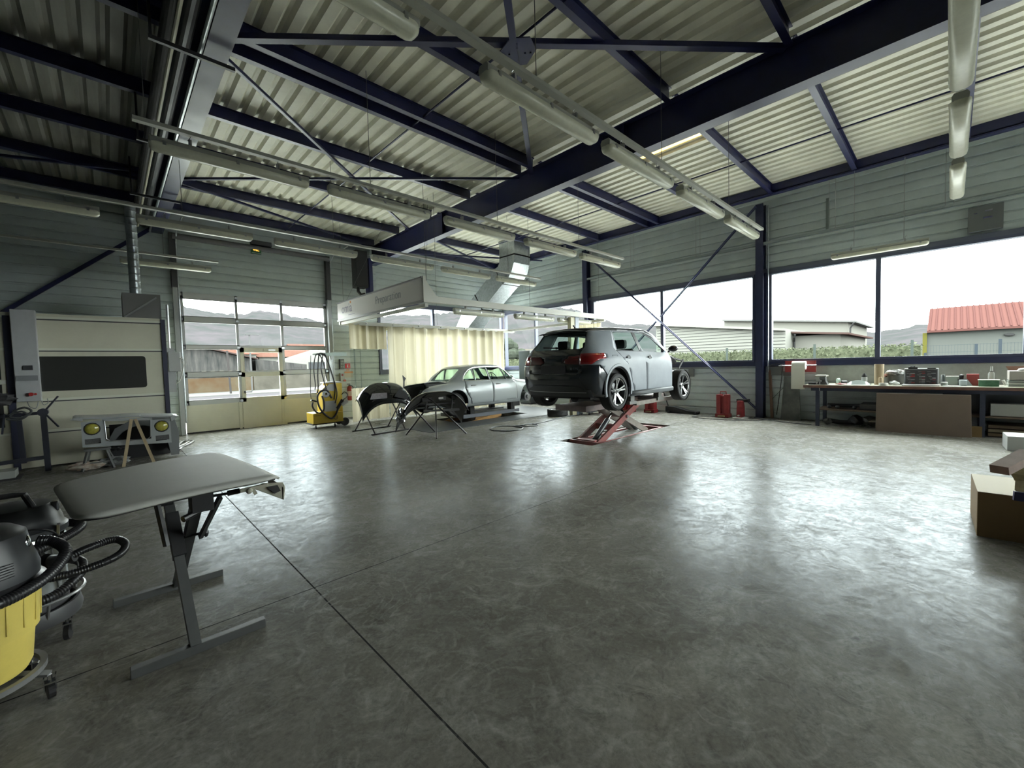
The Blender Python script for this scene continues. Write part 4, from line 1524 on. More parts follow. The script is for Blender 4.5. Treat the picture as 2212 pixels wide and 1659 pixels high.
def cut(bm, poly, plane, cond=None):
    """slice the mesh along every edge of poly, seen along y ('xz') or along x ('yz'), near that edge only"""
    n = len(poly)
    for i in range(n):
        a, b_ = poly[i], poly[(i + 1) % n]
        d = V((b_[0] - a[0], b_[1] - a[1]))
        if d.length < 1e-6:
            continue
        nn = V((-d.y, d.x)).normalized()
        if plane == 'xz':
            co, no = V((a[0], 0, a[1])), V((nn.x, 0, nn.y))
        elif plane == 'yz':
            co, no = V((0, a[0], a[1])), V((0, nn.x, nn.y))
        else:
            co, no = V((a[0], a[1], 0)), V((nn.x, nn.y, 0))
        lo = V((min(a[0], b_[0]) - 0.08, min(a[1], b_[1]) - 0.08))
        hi = V((max(a[0], b_[0]) + 0.08, max(a[1], b_[1]) + 0.08))
        ix, iy = {'xz': (0, 2), 'yz': (1, 2), 'xy': (0, 1)}[plane]
        fs = []
        for f in bm.faces:
            xs = [v.co[ix] for v in f.verts]
            ys = [v.co[iy] for v in f.verts]
            if max(xs) > lo.x and min(xs) < hi.x and max(ys) > lo.y and min(ys) < hi.y:
                if cond is None or cond(f.calc_center_median()):
                    fs.append(f)
        geom = set(fs)
        for f in fs:
            geom.update(f.edges)
            geom.update(f.verts)
        bmesh.ops.bisect_plane(bm, geom=list(geom), dist=0.0004, plane_co=co, plane_no=no)


def take(bm, poly, plane, cond=None):
    """move the faces inside poly to a new bmesh"""
    ix, iy = {'xz': (0, 2), 'yz': (1, 2), 'xy': (0, 1)}[plane]
    sel = []
    for f in bm.faces:
        c = f.calc_center_median()
        if (cond is None or cond(c)) and inpoly(c[ix], c[iy], poly):
            sel.append(f)
    nb = bmesh.new()
    mp = {}
    for f in sel:
        vs = []
        for v in f.verts:
            if v not in mp:
                mp[v] = nb.verts.new(v.co)
            vs.append(mp[v])
        try:
            nb.faces.new(vs)
        except ValueError:
            pass
    bmesh.ops.delete(bm, geom=sel, context='FACES')
    return nb


def shrink(nb, d):
    r = bmesh.ops.inset_region(nb, faces=list(nb.faces), thickness=d, depth=0)
    bmesh.ops.delete(nb, geom=r['faces'], context='FACES')
    return nb


def push(nb, d):
    nb.normal_update()
    for v in nb.verts:
        v.co = v.co + v.normal * d
    return nb


def mirror(bm, y=True):
    g = bmesh.ops.duplicate(bm, geom=list(bm.verts) + list(bm.edges) + list(bm.faces))
    for v in g['geom']:
        if isinstance(v, bmesh.types.BMVert):
            v.co.y = -v.co.y
    bmesh.ops.remove_doubles(bm, verts=bm.verts, dist=0.0008)
    return bm


def flip(nb):
    for v in nb.verts:
        v.co.y = -v.co.y
    return nb


def circ(cx, cz, r, n=20, a0=0, a1=2 * pi):
    return [(cx + r * cos(a0 + (a1 - a0) * i / n), cz + r * sin(a0 + (a1 - a0) * i / n)) for i in range(n + (0 if abs(a1 - a0 - 2 * pi) < 1e-6 else 1))]


def wheel(parent, c, side, R_=0.324, w_=0.215, rim=0.236, style='twin', name='wheel', steer=0.0, flat=False):
    """c centre, side = outward direction in y"""
    if flat:
        mt = Matrix.Translation(V(c))
    else:
        mt = Matrix.Translation(V(c)) @ Matrix.Rotation(steer, 4, 'Z') @ Matrix.Rotation(R(-90) * side, 4, 'X')
    h = w_ / 2
    tire = B().lathe([(rim - 0.005, -h * 0.8), (rim + 0.01, -h), (R_ - 0.035, -h * 0.98), (R_ - 0.008, -h * 0.78), (R_, -h * 0.45), (R_, h * 0.45), (R_ - 0.008, h * 0.78), (R_ - 0.035, h * 0.98), (rim + 0.01, h), (rim - 0.005, h * 0.8)], 40, mt)
    b = tire
    for k in (-0.45, -0.15, 0.15, 0.45):
        b.lathe([(R_ + 0.001, k * w_ * 0.75 - 0.004), (R_ + 0.004, k * w_ * 0.75 + 0.02), (R_ + 0.001, k * w_ * 0.75 + 0.03)], 40, mt)
    wo = out(name, b, RUBBER, parent, smooth=True, world=True, auto=35)
    b = B().lathe([(rim - 0.005, -h * 0.85), (rim - 0.03, -h * 0.6), (rim - 0.045, h * 0.3), (rim - 0.02, h * 0.72), (rim - 0.002, h * 0.85)], 40, mt)
    out('rim', b, mat('rim_dark', (0.05, 0.052, 0.055), 0.3, metal=0.6), wo, smooth=True)
    al = mat('alloy_face', (0.62, 0.63, 0.64), 0.22, metal=0.9)
    b = B()
    b.lathe([(rim + 0.004, h * 0.86), (rim - 0.004, h * 0.93), (rim - 0.014, h * 0.86), (rim - 0.012, h * 0.6)], 40, mt)
    b.lathe([(0, h * 0.62), (0.035, h * 0.62), (0.055, h * 0.5), (0.058, h * 0.1)], 24, mt)
    if style == 'twin':
        for k in range(5):
            a = 2 * pi * k / 5 + pi / 2
            for s_ in (-1, 1):
                a1, a2 = a + s_ * 0.10, a + s_ * 0.17
                p0 = V((0.045 * cos(a + s_ * 0.35), 0.045 * sin(a + s_ * 0.35), h * 0.42))
                pm = V((0.12 * cos(a + s_ * 0.11), 0.12 * sin(a + s_ * 0.11), h * 0.55))
                p1 = V((rim - 0.008, 0, 0))
                p1 = V(((rim - 0.01) * cos(a + s_ * 0.15), (rim - 0.01) * sin(a + s_ * 0.15), h * 0.78))
                for q0, q1, ww in ((p0, pm, 0.022), (pm, p1, 0.027)):
                    bb = B()
                    bb.bar(q0, q1, ww, 0.03)
                    bmesh.ops.transform(bb.b, matrix=mt, verts=bb.b.verts)
                    me = bpy.data.meshes.new('t')
                    bb.b.to_mesh(me)
                    bb.b.free()
                    b.b.from_mesh(me)
                    bpy.data.meshes.remove(me)
    out('wheel_face', b, al, wo, smooth=True, auto=30)
    b = B()
    b.lathe([(0, h * 0.64), (0.026, h * 0.66), (0.03, h * 0.6)], 20, mt)
    out('hub_cap', b, mat('cap_dark', (0.06, 0.06, 0.06), 0.3), wo)
    b = B().lathe([(0.06, -h * 0.2), (0.15, -h * 0.2), (0.15, -h * 0.05), (0.06, -h * 0.05)], 30, mt, closed=True)
    out('brake_disc', b, STEEL, wo)
    return wo


# ---------------------------------------------------------------- hatchback on the scissor lift
A = thing('hatchback_car', 'grey primed five door hatchback with dark tail raised on the red scissor lift', 'car', (6.28, 4.80, 0.79), 0)
AZ0 = 0.79


def AM(bm_, mirror_y=False):
    """car space (x forward from the rear axle, y half width, z above the wheels' ground) -> world; the visible right side is -y"""
    for v in bm_.verts:
        y = -v.co.y if not mirror_y else v.co.y
        v.co = V((6.28 + v.co.x, 4.80 + y, AZ0 + v.co.z))
    return bm_


GREY = mat('primer_grey', (0.25, 0.28, 0.315), 0.5, coat=0.0, var=0.12, vs_=4)
DNAVY = mat('tail_dark_paint', (0.020, 0.025, 0.034), 0.16, coat=0.8)
DARKTRIM = mat('roof_dark_paint', (0.045, 0.05, 0.058), 0.28, coat=0.4)
CABIN = mat('cabin_dark', (0.03, 0.03, 0.032), 0.7)
CGLASS = glass_mat('car_glass', (0.80, 0.90, 0.86))
DGLASS = glass_mat('car_rear_glass', (0.62, 0.72, 0.68))
LRED = mat('tail_lamp_red', (0.30, 0.012, 0.015), 0.12, coat=0.7)
LDRED = mat('tail_lamp_dark', (0.09, 0.012, 0.015), 0.15, coat=0.6)

net = [
    # rear centre line
    [(-0.63, 0, .22), (-0.67, 0, .34), (-0.705, 0, .52), (-0.685, 0, .68), (-0.685, 0, .84), (-0.63, 0, .99), (-0.50, 0, 1.17), (-0.38, 0, 1.32), (-0.33, 0, 1.375), (-0.30, 0, 1.385)],
    [(-0.61, .35, .22), (-0.66, .35, .34), (-0.695, .35, .52), (-0.675, .35, .68), (-0.675, .35, .84), (-0.62, .34, .99), (-0.49, .32, 1.17), (-0.37, .30, 1.32), (-0.32, .26, 1.375), (-0.29, .14, 1.385)],
    [(-0.56, .62, .22), (-0.62, .64, .34), (-0.66, .66, .52), (-0.645, .67, .68), (-0.64, .67, .84), (-0.58, .62, .99), (-0.44, .55, 1.17), (-0.33, .50, 1.32), (-0.28, .44, 1.372), (-0.25, .22, 1.385)],
    [(-0.50, .77, .22), (-0.545, .795, .34), (-0.57, .815, .52), (-0.56, .82, .68), (-0.52, .81, .84), (-0.47, .735, .99), (-0.32, .635, 1.17), (-0.20, .565, 1.32), (-0.15, .49, 1.378), (-0.13, .25, 1.392)],
    [(-0.36, .83, .20), (-0.38, .855, .32), (-0.39, .868, .50), (-0.38, .868, .68), (-0.34, .848, .84), (-0.28, .775, .985), (-0.14, .675, 1.17), (-0.03, .60, 1.325), (0.02, .52, 1.385), (0.04, .26, 1.40)],
    [(0.0, .845, .18), (0.0, .868, .30), (0.0, .878, .50), (0.02, .876, .68), (0.05, .855, .84), (0.08, .785, .975), (0.16, .695, 1.17), (0.22, .62, 1.335), (0.26, .54, 1.395), (0.28, .27, 1.41)],
    [(0.45, .845, .17), (0.45, .865, .28), (0.45, .872, .50), (0.46, .868, .68), (0.48, .85, .84), (0.50, .79, .965), (0.56, .70, 1.17), (0.60, .63, 1.345), (0.63, .555, 1.40), (0.65, .28, 1.415)],
    [(0.95, .84, .17), (0.95, .858, .28), (0.95, .862, .50), (0.95, .862, .68), (0.96, .848, .84), (0.97, .79, .955), (1.00, .70, 1.17), (1.02, .63, 1.345), (1.04, .555, 1.40), (1.05, .28, 1.415)],
    [(1.45, .84, .17), (1.45, .858, .28), (1.45, .862, .50), (1.45, .862, .68), (1.46, .848, .84), (1.46, .79, .945), (1.45, .70, 1.15), (1.44, .63, 1.325), (1.44, .555, 1.385), (1.44, .28, 1.40)],
    [(1.90, .84, .17), (1.90, .858, .28), (1.90, .862, .50), (1.90, .862, .68), (1.92, .845, .82), (1.92, .785, .93), (1.80, .72, 1.08), (1.74, .66, 1.22), (1.70, .59, 1.295), (1.68, .30, 1.33)],
    [(2.20, .845, .17), (2.20, .865, .28), (2.20, .872, .50), (2.20, .872, .66), (2.20, .85, .79), (2.20, .77, .905), (2.12, .72, .97), (2.05, .68, 1.03), (2.00, .62, 1.07), (1.98, .32, 1.12)],
    [(2.56, .845, .18), (2.56, .868, .30), (2.56, .876, .50), (2.56, .872, .64), (2.56, .845, .76), (2.56, .76, .85), (2.50, .70, .875), (2.46, .62, .90), (2.44, .50, .92), (2.42, .26, .94)],
    [(2.90, .82, .20), (2.90, .84, .32), (2.90, .85, .48), (2.90, .845, .60), (2.90, .80, .70), (2.90, .71, .78), (2.88, .64, .81), (2.86, .56, .83), (2.84, .46, .85), (2.82, .24, .86)],
]
for r_ in net:
    r_.append((r_[-1][0], 0, r_[-1][2] + 0.003))
Hh = Hull(net, 4, 3)
body = Hh.mesh()
# regions, car space (x, z)
w_rear = [(0.10, 0.99), (0.86, 0.968), (0.93, 1.02), (0.82, 1.32), (0.20, 1.315)]
w_front = [(0.98, 0.965), (1.93, 0.943), (1.86, 1.00), (1.50, 1.225), (1.26, 1.305), (0.88, 1.325)]
d_rear = [(0.36, 0.62), (0.32, 0.74), (0.20, 0.82), (0.07, 0.965), (0.18, 1.335), (0.85, 1.345), (0.95, 0.97), (0.965, 0.24), (0.52, 0.24), (0.44, 0.42)]
d_front = [(0.96, 0.24), (0.945, 0.97), (0.85, 1.345), (1.30, 1.338), (1.52, 1.275), (1.90, 0.95), (1.98, 0.86), (1.99, 0.24)]
arch_r = circ(0.0, 0.335, 0.372, 24)
arch_f = circ(2.56, 0.335, 0.372, 24)
side = lambda c: c.y > 0.5
wscr = [(1.34, 0.0), (1.46, 0.56), (2.06, 0.68), (2.10, 0.0)]
for P_ in (d_rear, d_front, w_rear, w_front, arch_r):
    cut(body, P_, 'xz', side)
rg = [(0.0, 1.02), (0.50, 1.02), (0.575, 1.05), (0.47, 1.305), (0.0, 1.325)]
tg = [(0.0, 0.60), (0.50, 0.60), (0.60, 0.66), (0.60, 0.745), (0.56, 0.75), (0.56, 0.95), (0.585, 1.03), (0.48, 1.33), (0.0, 1.35)]
lt1 = [(0.20, 0.80), (0.30, 0.76), (0.555, 0.755), (0.555, 0.925), (0.30, 0.90)]
lt2 = [(0.565, 0.755), (0.76, 0.755), (0.90, 0.90), (0.90, 0.93), (0.565, 0.93)]
back = lambda c: c.x < -0.2
for P_ in (tg, rg, lt1, lt2):
    cut(body, P_, 'yz', back)
bumper = [(-0.9, 0.1), (-0.9, 0.745), (-0.50, 0.745), (-0.36, 0.60), (-0.30, 0.50), (-0.30, 0.1)]
cut(body, bumper, 'xz', lambda c: c.x < -0.1)
light_wrap = [(-0.9, 0.74), (-0.9, 0.94), (-0.40, 0.93), (-0.37, 0.90), (-0.50, 0.755)]
cut(body, light_wrap, 'xz', lambda c: c.x < -0.2 and c.y > 0.55)
wcut = [(1.44, 0.56), (1.44, -0.1), (2.14, -0.1), (2.14, 0.62), (1.70, 0.57)]
cut(body, wcut, 'xy', lambda c: c.x > 1.2 and c.z > 0.93)
frontcut = [(2.0, 0.1), (2.0, 0.93), (2.04, 1.5), (3.2, 1.5), (3.2, 0.1)]
cut(body, frontcut, 'xz', lambda c: c.y > 0.55)
# take the pieces
p_lt2 = take(body, lt2, 'yz', lambda c: c.x < -0.33)
p_lt1 = take(body, lt1, 'yz', lambda c: c.x < -0.45)
p_rg = take(body, rg, 'yz', lambda c: c.x < -0.2 and c.z > 0.95)
p_tg = take(body, tg, 'yz', lambda c: c.x < -0.2)
p_wr = take(body, w_rear, 'xz', side)
p_wf = take(body, w_front, 'xz', side)
take(body, arch_r, 'xz', lambda c: c.y > 0.4).free()
p_dr = take(body, d_rear, 'xz', side)
p_df = take(body, d_front, 'xz', side)
p_bu = take(body, bumper, 'xz', lambda c: c.x < -0.05)
p_ws = take(body, wcut, 'xy', lambda c: c.x > 1.2 and c.z > 0.93)
take(body, frontcut, 'xz', lambda c: c.y > 0.55 and c.z < 0.93).free()
bmesh.ops.delete(body, geom=[f for f in body.faces if f.calc_center_median().x > 2.02], context='FACES')
rf_ = [(-0.5, 1.322), (-0.5, 1.6), (2.2, 1.6), (2.2, 1.0), (1.52, 1.283), (1.30, 1.343), (0.85, 1.35), (0.18, 1.34), (-0.15, 1.322)]
cut(body, rf_, 'xz')
p_roof = take(body, rf_, 'xz')
tailside = [(-0.9, 0.595), (-0.9, 1.0), (-0.30, 0.66), (-0.27, 0.595)]


def both(name, bm_, m, parent, solid=0.012, smooth=True, label=None, **k):
    q = bm_.copy()
    q = AM(q)
    o1 = out(name, q, m, parent, smooth=smooth, solid=solid, label=label, **k)
    q = AM(bm_, True)
    o2 = out(name, q, m, parent, smooth=smooth, solid=solid, label=label, **k)
    return o1, o2


SH = out('body_shell', AM(mirror(body)), GREY, A, smooth=True, solid=0.012)
out('roof_panel', AM(mirror(p_roof)), DARKTRIM, A, smooth=True, solid=0.012, label='dark roof panel')
dr = both('rear_door', shrink(p_dr, 0.004), GREY, A)
df = both('front_door', shrink(p_df, 0.004), GREY, A)
both('side_window', push(p_wr, -0.006), CGLASS, A, solid=0)
both('side_window', push(p_wf, -0.006), CGLASS, A, solid=0)
tgo = out('tailgate', AM(mirror(shrink(p_tg, 0.003))), DNAVY, A, smooth=True, solid=0.012, label='glossy dark tailgate')
out('rear_window', AM(mirror(push(p_rg, -0.004))), DGLASS, tgo, smooth=True)
bu = out('rear_bumper', AM(mirror(shrink(p_bu, 0.003))), DNAVY, A, smooth=True, solid=0.015, label='glossy dark rear bumper')
l2 = both('tail_lamp', push(shrink(p_lt2, 0.003), 0.004), LRED, A, solid=0.02)
l1 = both('inner_tail_lamp', push(shrink(p_lt1, 0.003), 0.004), LDRED, tgo, solid=0.02)
out('windscreen', AM(mirror(push(p_ws, -0.004))), CGLASS, A, smooth=True)


def aw(x, y, z):
    return V((6.28 + x, 4.80 - y, AZ0 + z))


# lamp inner graphics, spoiler, fog strip, diffuser, plate recess, handles, mirror
for s_ in (1, -1):
    b = B()
    for k in range(3):
        z = 0.80 + k * 0.035
        b.tube([aw(-0.665, s_ * 0.40, z), aw(-0.66, s_ * 0.52, z + 0.004), ], 0.004, 6)
    out('lamp_line', b, LRED, tgo)
    b = B()
    b.tube([aw(-0.64, s_ * 0.60, 0.775), aw(-0.59, s_ * 0.70, 0.775), aw(-0.50, s_ * 0.795, 0.80), aw(-0.43, s_ * 0.828, 0.87)], 0.008, 6)
    out('lamp_edge', b, mat('lamp_bright_red', (0.75, 0.05, 0.04), 0.2), A)
sp_ = B()
rows = []
for y in [k * 0.057 for k in range(-9, 10)]:
    f = abs(y) / 0.513
    x0 = -0.45 + 0.10 * f ** 2
    z0 = 1.352 - 0.035 * f ** 2
    rows.append([tuple(aw(x0, y, z0 - 0.012)), tuple(aw(x0 - 0.01, y, z0)), tuple(aw(x0 + 0.03, y, z0 + 0.012)), tuple(aw(-0.20 + 0.05 * f, y, 1.392 - 0.02 * f - 0.03 * f * f)), tuple(aw(-0.22 + 0.05 * f, y, 1.35 - 0.02 * f)), tuple(aw(x0 + 0.08, y, z0 - 0.03)), tuple(aw(x0, y, z0 - 0.012))])
sp_.grid(rows)
out('roof_spoiler', sp_, DARKTRIM, A, smooth=True, auto=50, label='dark roof spoiler')
for s_ in (1, -1):
    b = B().prism([(-0.47, 1.30), (-0.20, 1.34), (-0.20, 1.37), (-0.40, 1.33)], 0, 0.012)
    for v in b.b.verts:
        v.co = aw(v.co.x, s_ * (0.515 + v.co.y + (1.36 - v.co.z) * 0.4), v.co.z)
    out('spoiler_fin', b, BLACK, A)
b = B()
rows = []
for y in [k * 0.08 for k in range(-9, 10)]:
    f = abs(y) / 0.72
    xo = -0.705 + 0.13 * f ** 2.2
    z1 = 0.40 - (0.06 if f > 0.82 else 0)
    rows.append([tuple(aw(xo + 0.03, y, z1)), tuple(aw(xo - 0.006, y, z1 - 0.015)), tuple(aw(xo + 0.004, y, 0.30)), tuple(aw(xo + 0.05, y, 0.215)), tuple(aw(xo + 0.25, y, 0.21))])
b.grid(rows)
out('diffuser', b, mat('diffuser_plastic', (0.035, 0.037, 0.04), 0.5), bu, smooth=True, solid=0.01)
b = B()
b.tube([aw(-0.708 + 0.13 * (abs(k * 0.08) / 0.72) ** 2.2, k * 0.08, 0.285) for k in range(-8, 9)], 0.006, 6)
out('diffuser_strip', b, STEEL, bu)
for s_ in (1, -1):
    b = B().prism([(-0.09, 0.0), (0.06, 0.0), (0.02, 0.05), (-0.12, 0.035)], 0, 0.008)
    for v in b.b.verts:
        q = v.co.copy()
        v.co = aw(-0.66 + 0.22 * max(0, (q.x + 0.12)) - q.y, s_ * (0.62 + q.x), 0.455 + q.z)
    out('reflector', b, LRED, bu)
b = B()
b.prism([(p[0], p[1] + 0.67) for p in rrect(0.56, 0.15, 0.02)], -0.003, 0.003)
for v in b.b.verts:
    q = v.co.copy()
    v.co = aw(-0.692 - q.y, q.x, q.z)
out('plate_recess', b, BLACKM, tgo)
b = B()
b.ball(aw(-0.58, 0, 1.05), 0.03, n=8, sq=(1, 1, 0.8))
b.bar(aw(-0.59, 0.02, 1.05), aw(-0.58, -0.30, 1.07), 0.02, 0.025)
out('rear_wiper', b, BLACK, tgo)
b = B()
b.bar(aw(0.0, 0, 1.405), aw(-0.09, 0, 1.47), 0.03, 0.012)
b.bar(aw(0.04, 0, 1.41), aw(-0.05, 0, 1.425), 0.04, 0.02)
out('aerial', b, BLACK, A)
for d_, xx in ((dr, 0.36), (df, 1.12)):
    for s_, o_ in ((1, d_[0]), (-1, d_[1])):
        b = B()
        mt = Matrix.Translation(aw(xx, s_ * 0.862, 0.86)) @ Matrix.Rotation(R(90) * s_, 4, 'X')
        b.lathe([(0, 0.0), (0.042, 0.004), (0.046, 0.0)], 20, mt)
        out('handle_recess', b, mat('recess_dark', (0.12, 0.13, 0.14), 0.4), o_, smooth=True)
        b = B()
        b.tube([aw(xx - 0.07, s_ * 0.868, 0.862), aw(xx - 0.055, s_ * 0.87, 0.862)], 0.014, 8)
        out('handle_mount', b, BLACK, o_)
        b = B()
        b.tube([aw(xx + 0.03, s_ * 0.875, 0.888), aw(xx + 0.04, s_ * 0.882, 0.86), aw(xx + 0.03, s_ * 0.875, 0.835)], 0.006, 6)
        out('handle_edge', b, STEEL, o_)
# body seam details: fuel flap, door crease, sill
b = B()
pts = [(-0.13, 0.90), (0.03, 0.90), (0.02, 0.79), (-0.05, 0.76), (-0.13, 0.80), (-0.13, 0.90)]
b.tube([aw(p[0], 0.845 + (0.90 - p[1]) * 0.24, p[1]) for p in pts], 0.0025, 5)
out('fuel_flap_seam', b, mat('seam_dark', (0.05, 0.055, 0.06), 0.5), A)
for s_ in (1, -1):
    b = B().grid([[tuple(aw(x, s_ * 0.868, 0.255)), tuple(aw(x, s_ * 0.885, 0.235)), tuple(aw(x, s_ * 0.88, 0.19)), tuple(aw(x, s_ * 0.80, 0.165))] for x in (0.40, 1.2, 2.02)])
    out('side_skirt', b, mat('skirt_plastic', (0.11, 0.12, 0.13), 0.45), A, smooth=True, solid=0.01)
    # wheel arch lip
    b = B()
    rows = []
    for k in range(25):
        a = -0.32 + (pi + 0.64) * k / 24
        rows.append([tuple(aw(0.0 + rr_ * cos(a), s_ * yy, 0.335 + rr_ * sin(a))) for rr_, yy in ((0.425, 0.872), (0.415, 0.893), (0.378, 0.895), (0.368, 0.85), (0.366, 0.60))])
    b.grid(rows)
    out('wheel_arch', b, GREY, A, smooth=True, auto=50)
    b = B()
    b.tube([aw(1.86, s_ * 0.86, 0.965), aw(1.86, s_ * 0.90, 0.98)], 0.02, 8)
    b.ball(aw(1.85, s_ * 0.97, 1.02), 0.1, n=10, sq=(0.75, 0.95, 0.62))
    out('door_mirror', b, BLACK, A, smooth=True)
# window surrounds
for s_ in (1, -1):
    b = B()
    b.tube([aw(x, s_ * y, z) for x, y, z in ((2.02, .70, .99), (1.86, .70, 1.06), (1.50, .665, 1.265), (1.25, .64, 1.325), (0.85, .625, 1.345), (0.2, .605, 1.33))], [0.02, 0.02, 0.018, 0.014, 0.01, 0.006], 8)
    out('roof_edge_trim', b, BLACK, A, smooth=True)
    b = B()
    b.tube([aw(x, s_ * y, z) for x, y, z in ((0.07, .795, .985), (0.5, .795, .972), (0.95, .795, .962), (1.88, .788, .94))], 0.006, 6)
    out('window_rubber', b, BLACK, A)
    b = B()
    b.grid([[tuple(aw(0.87, s_ * 0.795, 0.97)), tuple(aw(0.80, s_ * 0.655, 1.33))], [tuple(aw(0.99, s_ * 0.795, 0.965)), tuple(aw(0.90, s_ * 0.655, 1.33))]])
    out('door_pillar', b, BLACK, A, solid=0.01)
# cabin: floor, seats, headrests, dashboard, steering wheel
b = B()
rows = []
for x, z0, z1, y in ((-0.5, 0.42, 0.98, 0.66), (-0.1, 0.35, 0.94, 0.74), (0.9, 0.28, 0.9, 0.80), (1.9, 0.28, 0.86, 0.78), (2.05, 0.3, 0.9, 0.74)):
    rows.append([tuple(aw(x, -y, z1)), tuple(aw(x, -y, z0)), tuple(aw(x, y, z0)), tuple(aw(x, y, z1))])
b.grid(rows)
out('cabin_tub', b, CABIN, A, solid=0.02)


def seat(x, y, w2, tilt=0.25):
    b = B()
    b.bar(aw(x, y, 0.45), aw(x - 0.22, y, 1.02), 0.46 * w2, 0.12, upv=(1, 0, 0))
    b.box(6.28 + x - 0.02, 6.28 + x + 0.45, 4.8 - y - 0.23 * w2, 4.8 - y + 0.23 * w2, AZ0 + 0.4, AZ0 + 0.52)
    o = out('seat', b, CABIN, A, bevel=0.03)
    b = B()
    b.prism([(p[0], p[1]) for p in rrect(0.24, 0.17, 0.05)], -0.04, 0.04, mtx=Matrix.Translation(aw(x - 0.27, y, 1.12)) @ Matrix.Rotation(R(90), 4, 'Z'))
    out('headrest', b, CABIN, o, smooth=True)


seat(0.35, 0.37, 1)
seat(0.35, -0.37, 1)
seat(1.15, 0.37, 1)
seat(1.15, -0.37, 1)
b = B()
b.prism([(1.75, 0.5), (2.1, 0.5), (2.15, 0.93), (1.85, 0.95), (1.72, 0.85)], -0.74, 0.74)
out('dashboard', AM(b.b), CABIN, A)
b = B()
mt = Matrix.Translation(aw(1.60, -0.37, 0.90)) @ Matrix.Rotation(R(65), 4, 'Y')
c_ = [mt @ V((0.175 * cos(a * pi / 10), 0.175 * sin(a * pi / 10), 0)) for a in range(20)]
b.tube(c_, 0.014, 8, closed=True)
b.tube([c_[0], c_[10]], 0.012, 6)
out('steering_wheel', b, CABIN, A)
# stripped nose: inner wing, engine lump, crash bar, headlamp bracket
b = B()
rows = []
for x, y, z in ((2.02, 0.72, 0.92), (2.3, 0.70, 0.88), (2.6, 0.64, 0.82), (2.85, 0.55, 0.74)):
    rows.append([tuple(aw(x, y + 0.02, z)), tuple(aw(x, y, z - 0.03)), tuple(aw(x, y - 0.12, z - 0.04)), tuple(aw(x, y - 0.14, z - 0.3)), tuple(aw(x, y - 0.1, z - 0.5))])
b.grid(rows)
for y in (-1,):
    rows = [[(q[0], 9.6 - q[1], q[2]) for q in r_] for r_ in rows]
    b.grid(rows)
out('inner_wing', b, BLACK, A, smooth=True, solid=0.01)
b = B()
b.box(*[v for v in (6.28 + 2.05, 6.28 + 2.75, 4.35, 5.3, AZ0 + 0.35, AZ0 + 0.78)])
b.cyl(aw(2.2, 0.2, 0.8), aw(2.7, 0.1, 0.8), 0.07, 12)
b.cyl(aw(2.5, -0.3, 0.75), aw(2.5, 0.3, 0.82), 0.05, 12)
out('engine', b, BLACK, A, bevel=0.02)
b = B()
b.bar(aw(2.98, -0.6, 0.52), aw(2.98, 0.6, 0.52), 0.06, 0.10)
b.bar(aw(2.9, 0.5, 0.80), aw(2.9, -0.5, 0.80), 0.05, 0.05)
for s_ in (1, -1):
    b.bar(aw(2.5, s_ * 0.5, 0.5), aw(2.98, s_ * 0.5, 0.52), 0.06, 0.08)
    b.bar(aw(2.6, s_ * 0.62, 0.84), aw(3.06, s_ * 0.62, 0.76), 0.05, 0.02)
    b.bar(aw(2.9, s_ * 0.6, 0.60), aw(3.0, s_ * 0.66, 0.80), 0.03, 0.03)
out('front_crossmember', b, BLACK, A)
b = B()
b.box(6.28 - 0.55, 6.28 + 2.9, 4.8 - 0.68, 4.8 + 0.68, AZ0 + 0.17, AZ0 + 0.24)
b.tube([aw(0, -0.62, 0.25), aw(0, 0.62, 0.25)], 0.05, 10)
b.tube([aw(2.56, -0.62, 0.25), aw(2.56, 0.62, 0.25)], 0.04, 10)
for x, y in ((-0.35, 0.35),):
    b.cyl(aw(x - 0.2, y, 0.2), aw(x + 0.3, y, 0.2), 0.09, 14)
out('underbody', b, BLACKM, A)
b = B()
rows = []
for k in range(17):
    a = pi * k / 16
    rows.append([tuple(aw(0.38 * cos(a), 0.56, 0.33 + 0.38 * sin(a))), tuple(aw(0.37 * cos(a), 0.86, 0.33 + 0.37 * sin(a)))])
b.grid(rows)
rows = [[(q[0], 9.6 - q[1], q[2]) for q in r_] for r_ in rows]
b.grid(rows)
out('wheel_housing', b, BLACKM, A, solid=0.01)
for (x, dz) in ((0.0, 0.27), (2.56, 0.255)):
    for s_ in (1, -1):
        wheel(A, aw(x, s_ * 0.77, dz), -s_, steer=0.0)
text('badge', '30 TFSI', 0.06, Matrix(((0, 0, -1, 6.28 - 0.684), (-1, 0, 0, 4.8 - 0.36), (0, 1, 0, AZ0 + 0.665), (0, 0, 0, 1))), mat('badge_dark', (0.10, 0.11, 0.12), 0.3), tgo)
# ---------------------------------------------------------------- old saloon car in the bay
JX, JY, JZ = 6.72, 10.03, 0.24
J = thing('saloon_car', 'old silver grey four door saloon without boot lid or front wheel on a low lift', 'car', (JX, JY, JZ), 0)


def jw(x, y, z):
    return V((JX + x, JY - y, JZ + z))


def JM(bm_, m_=False):
    for v in bm_.verts:
        y = -v.co.y if not m_ else v.co.y
        v.co = V((JX + v.co.x, JY + y, JZ + v.co.z))
    return bm_


SIL = mat('silver_paint', (0.36, 0.39, 0.40), 0.38, metal=0.1, coat=0.3)
JCH = mat('bright_trim', (0.8, 0.8, 0.8), 0.15, metal=1.0)
JGL = glass_mat('saloon_glass', (0.72, 0.88, 0.82))
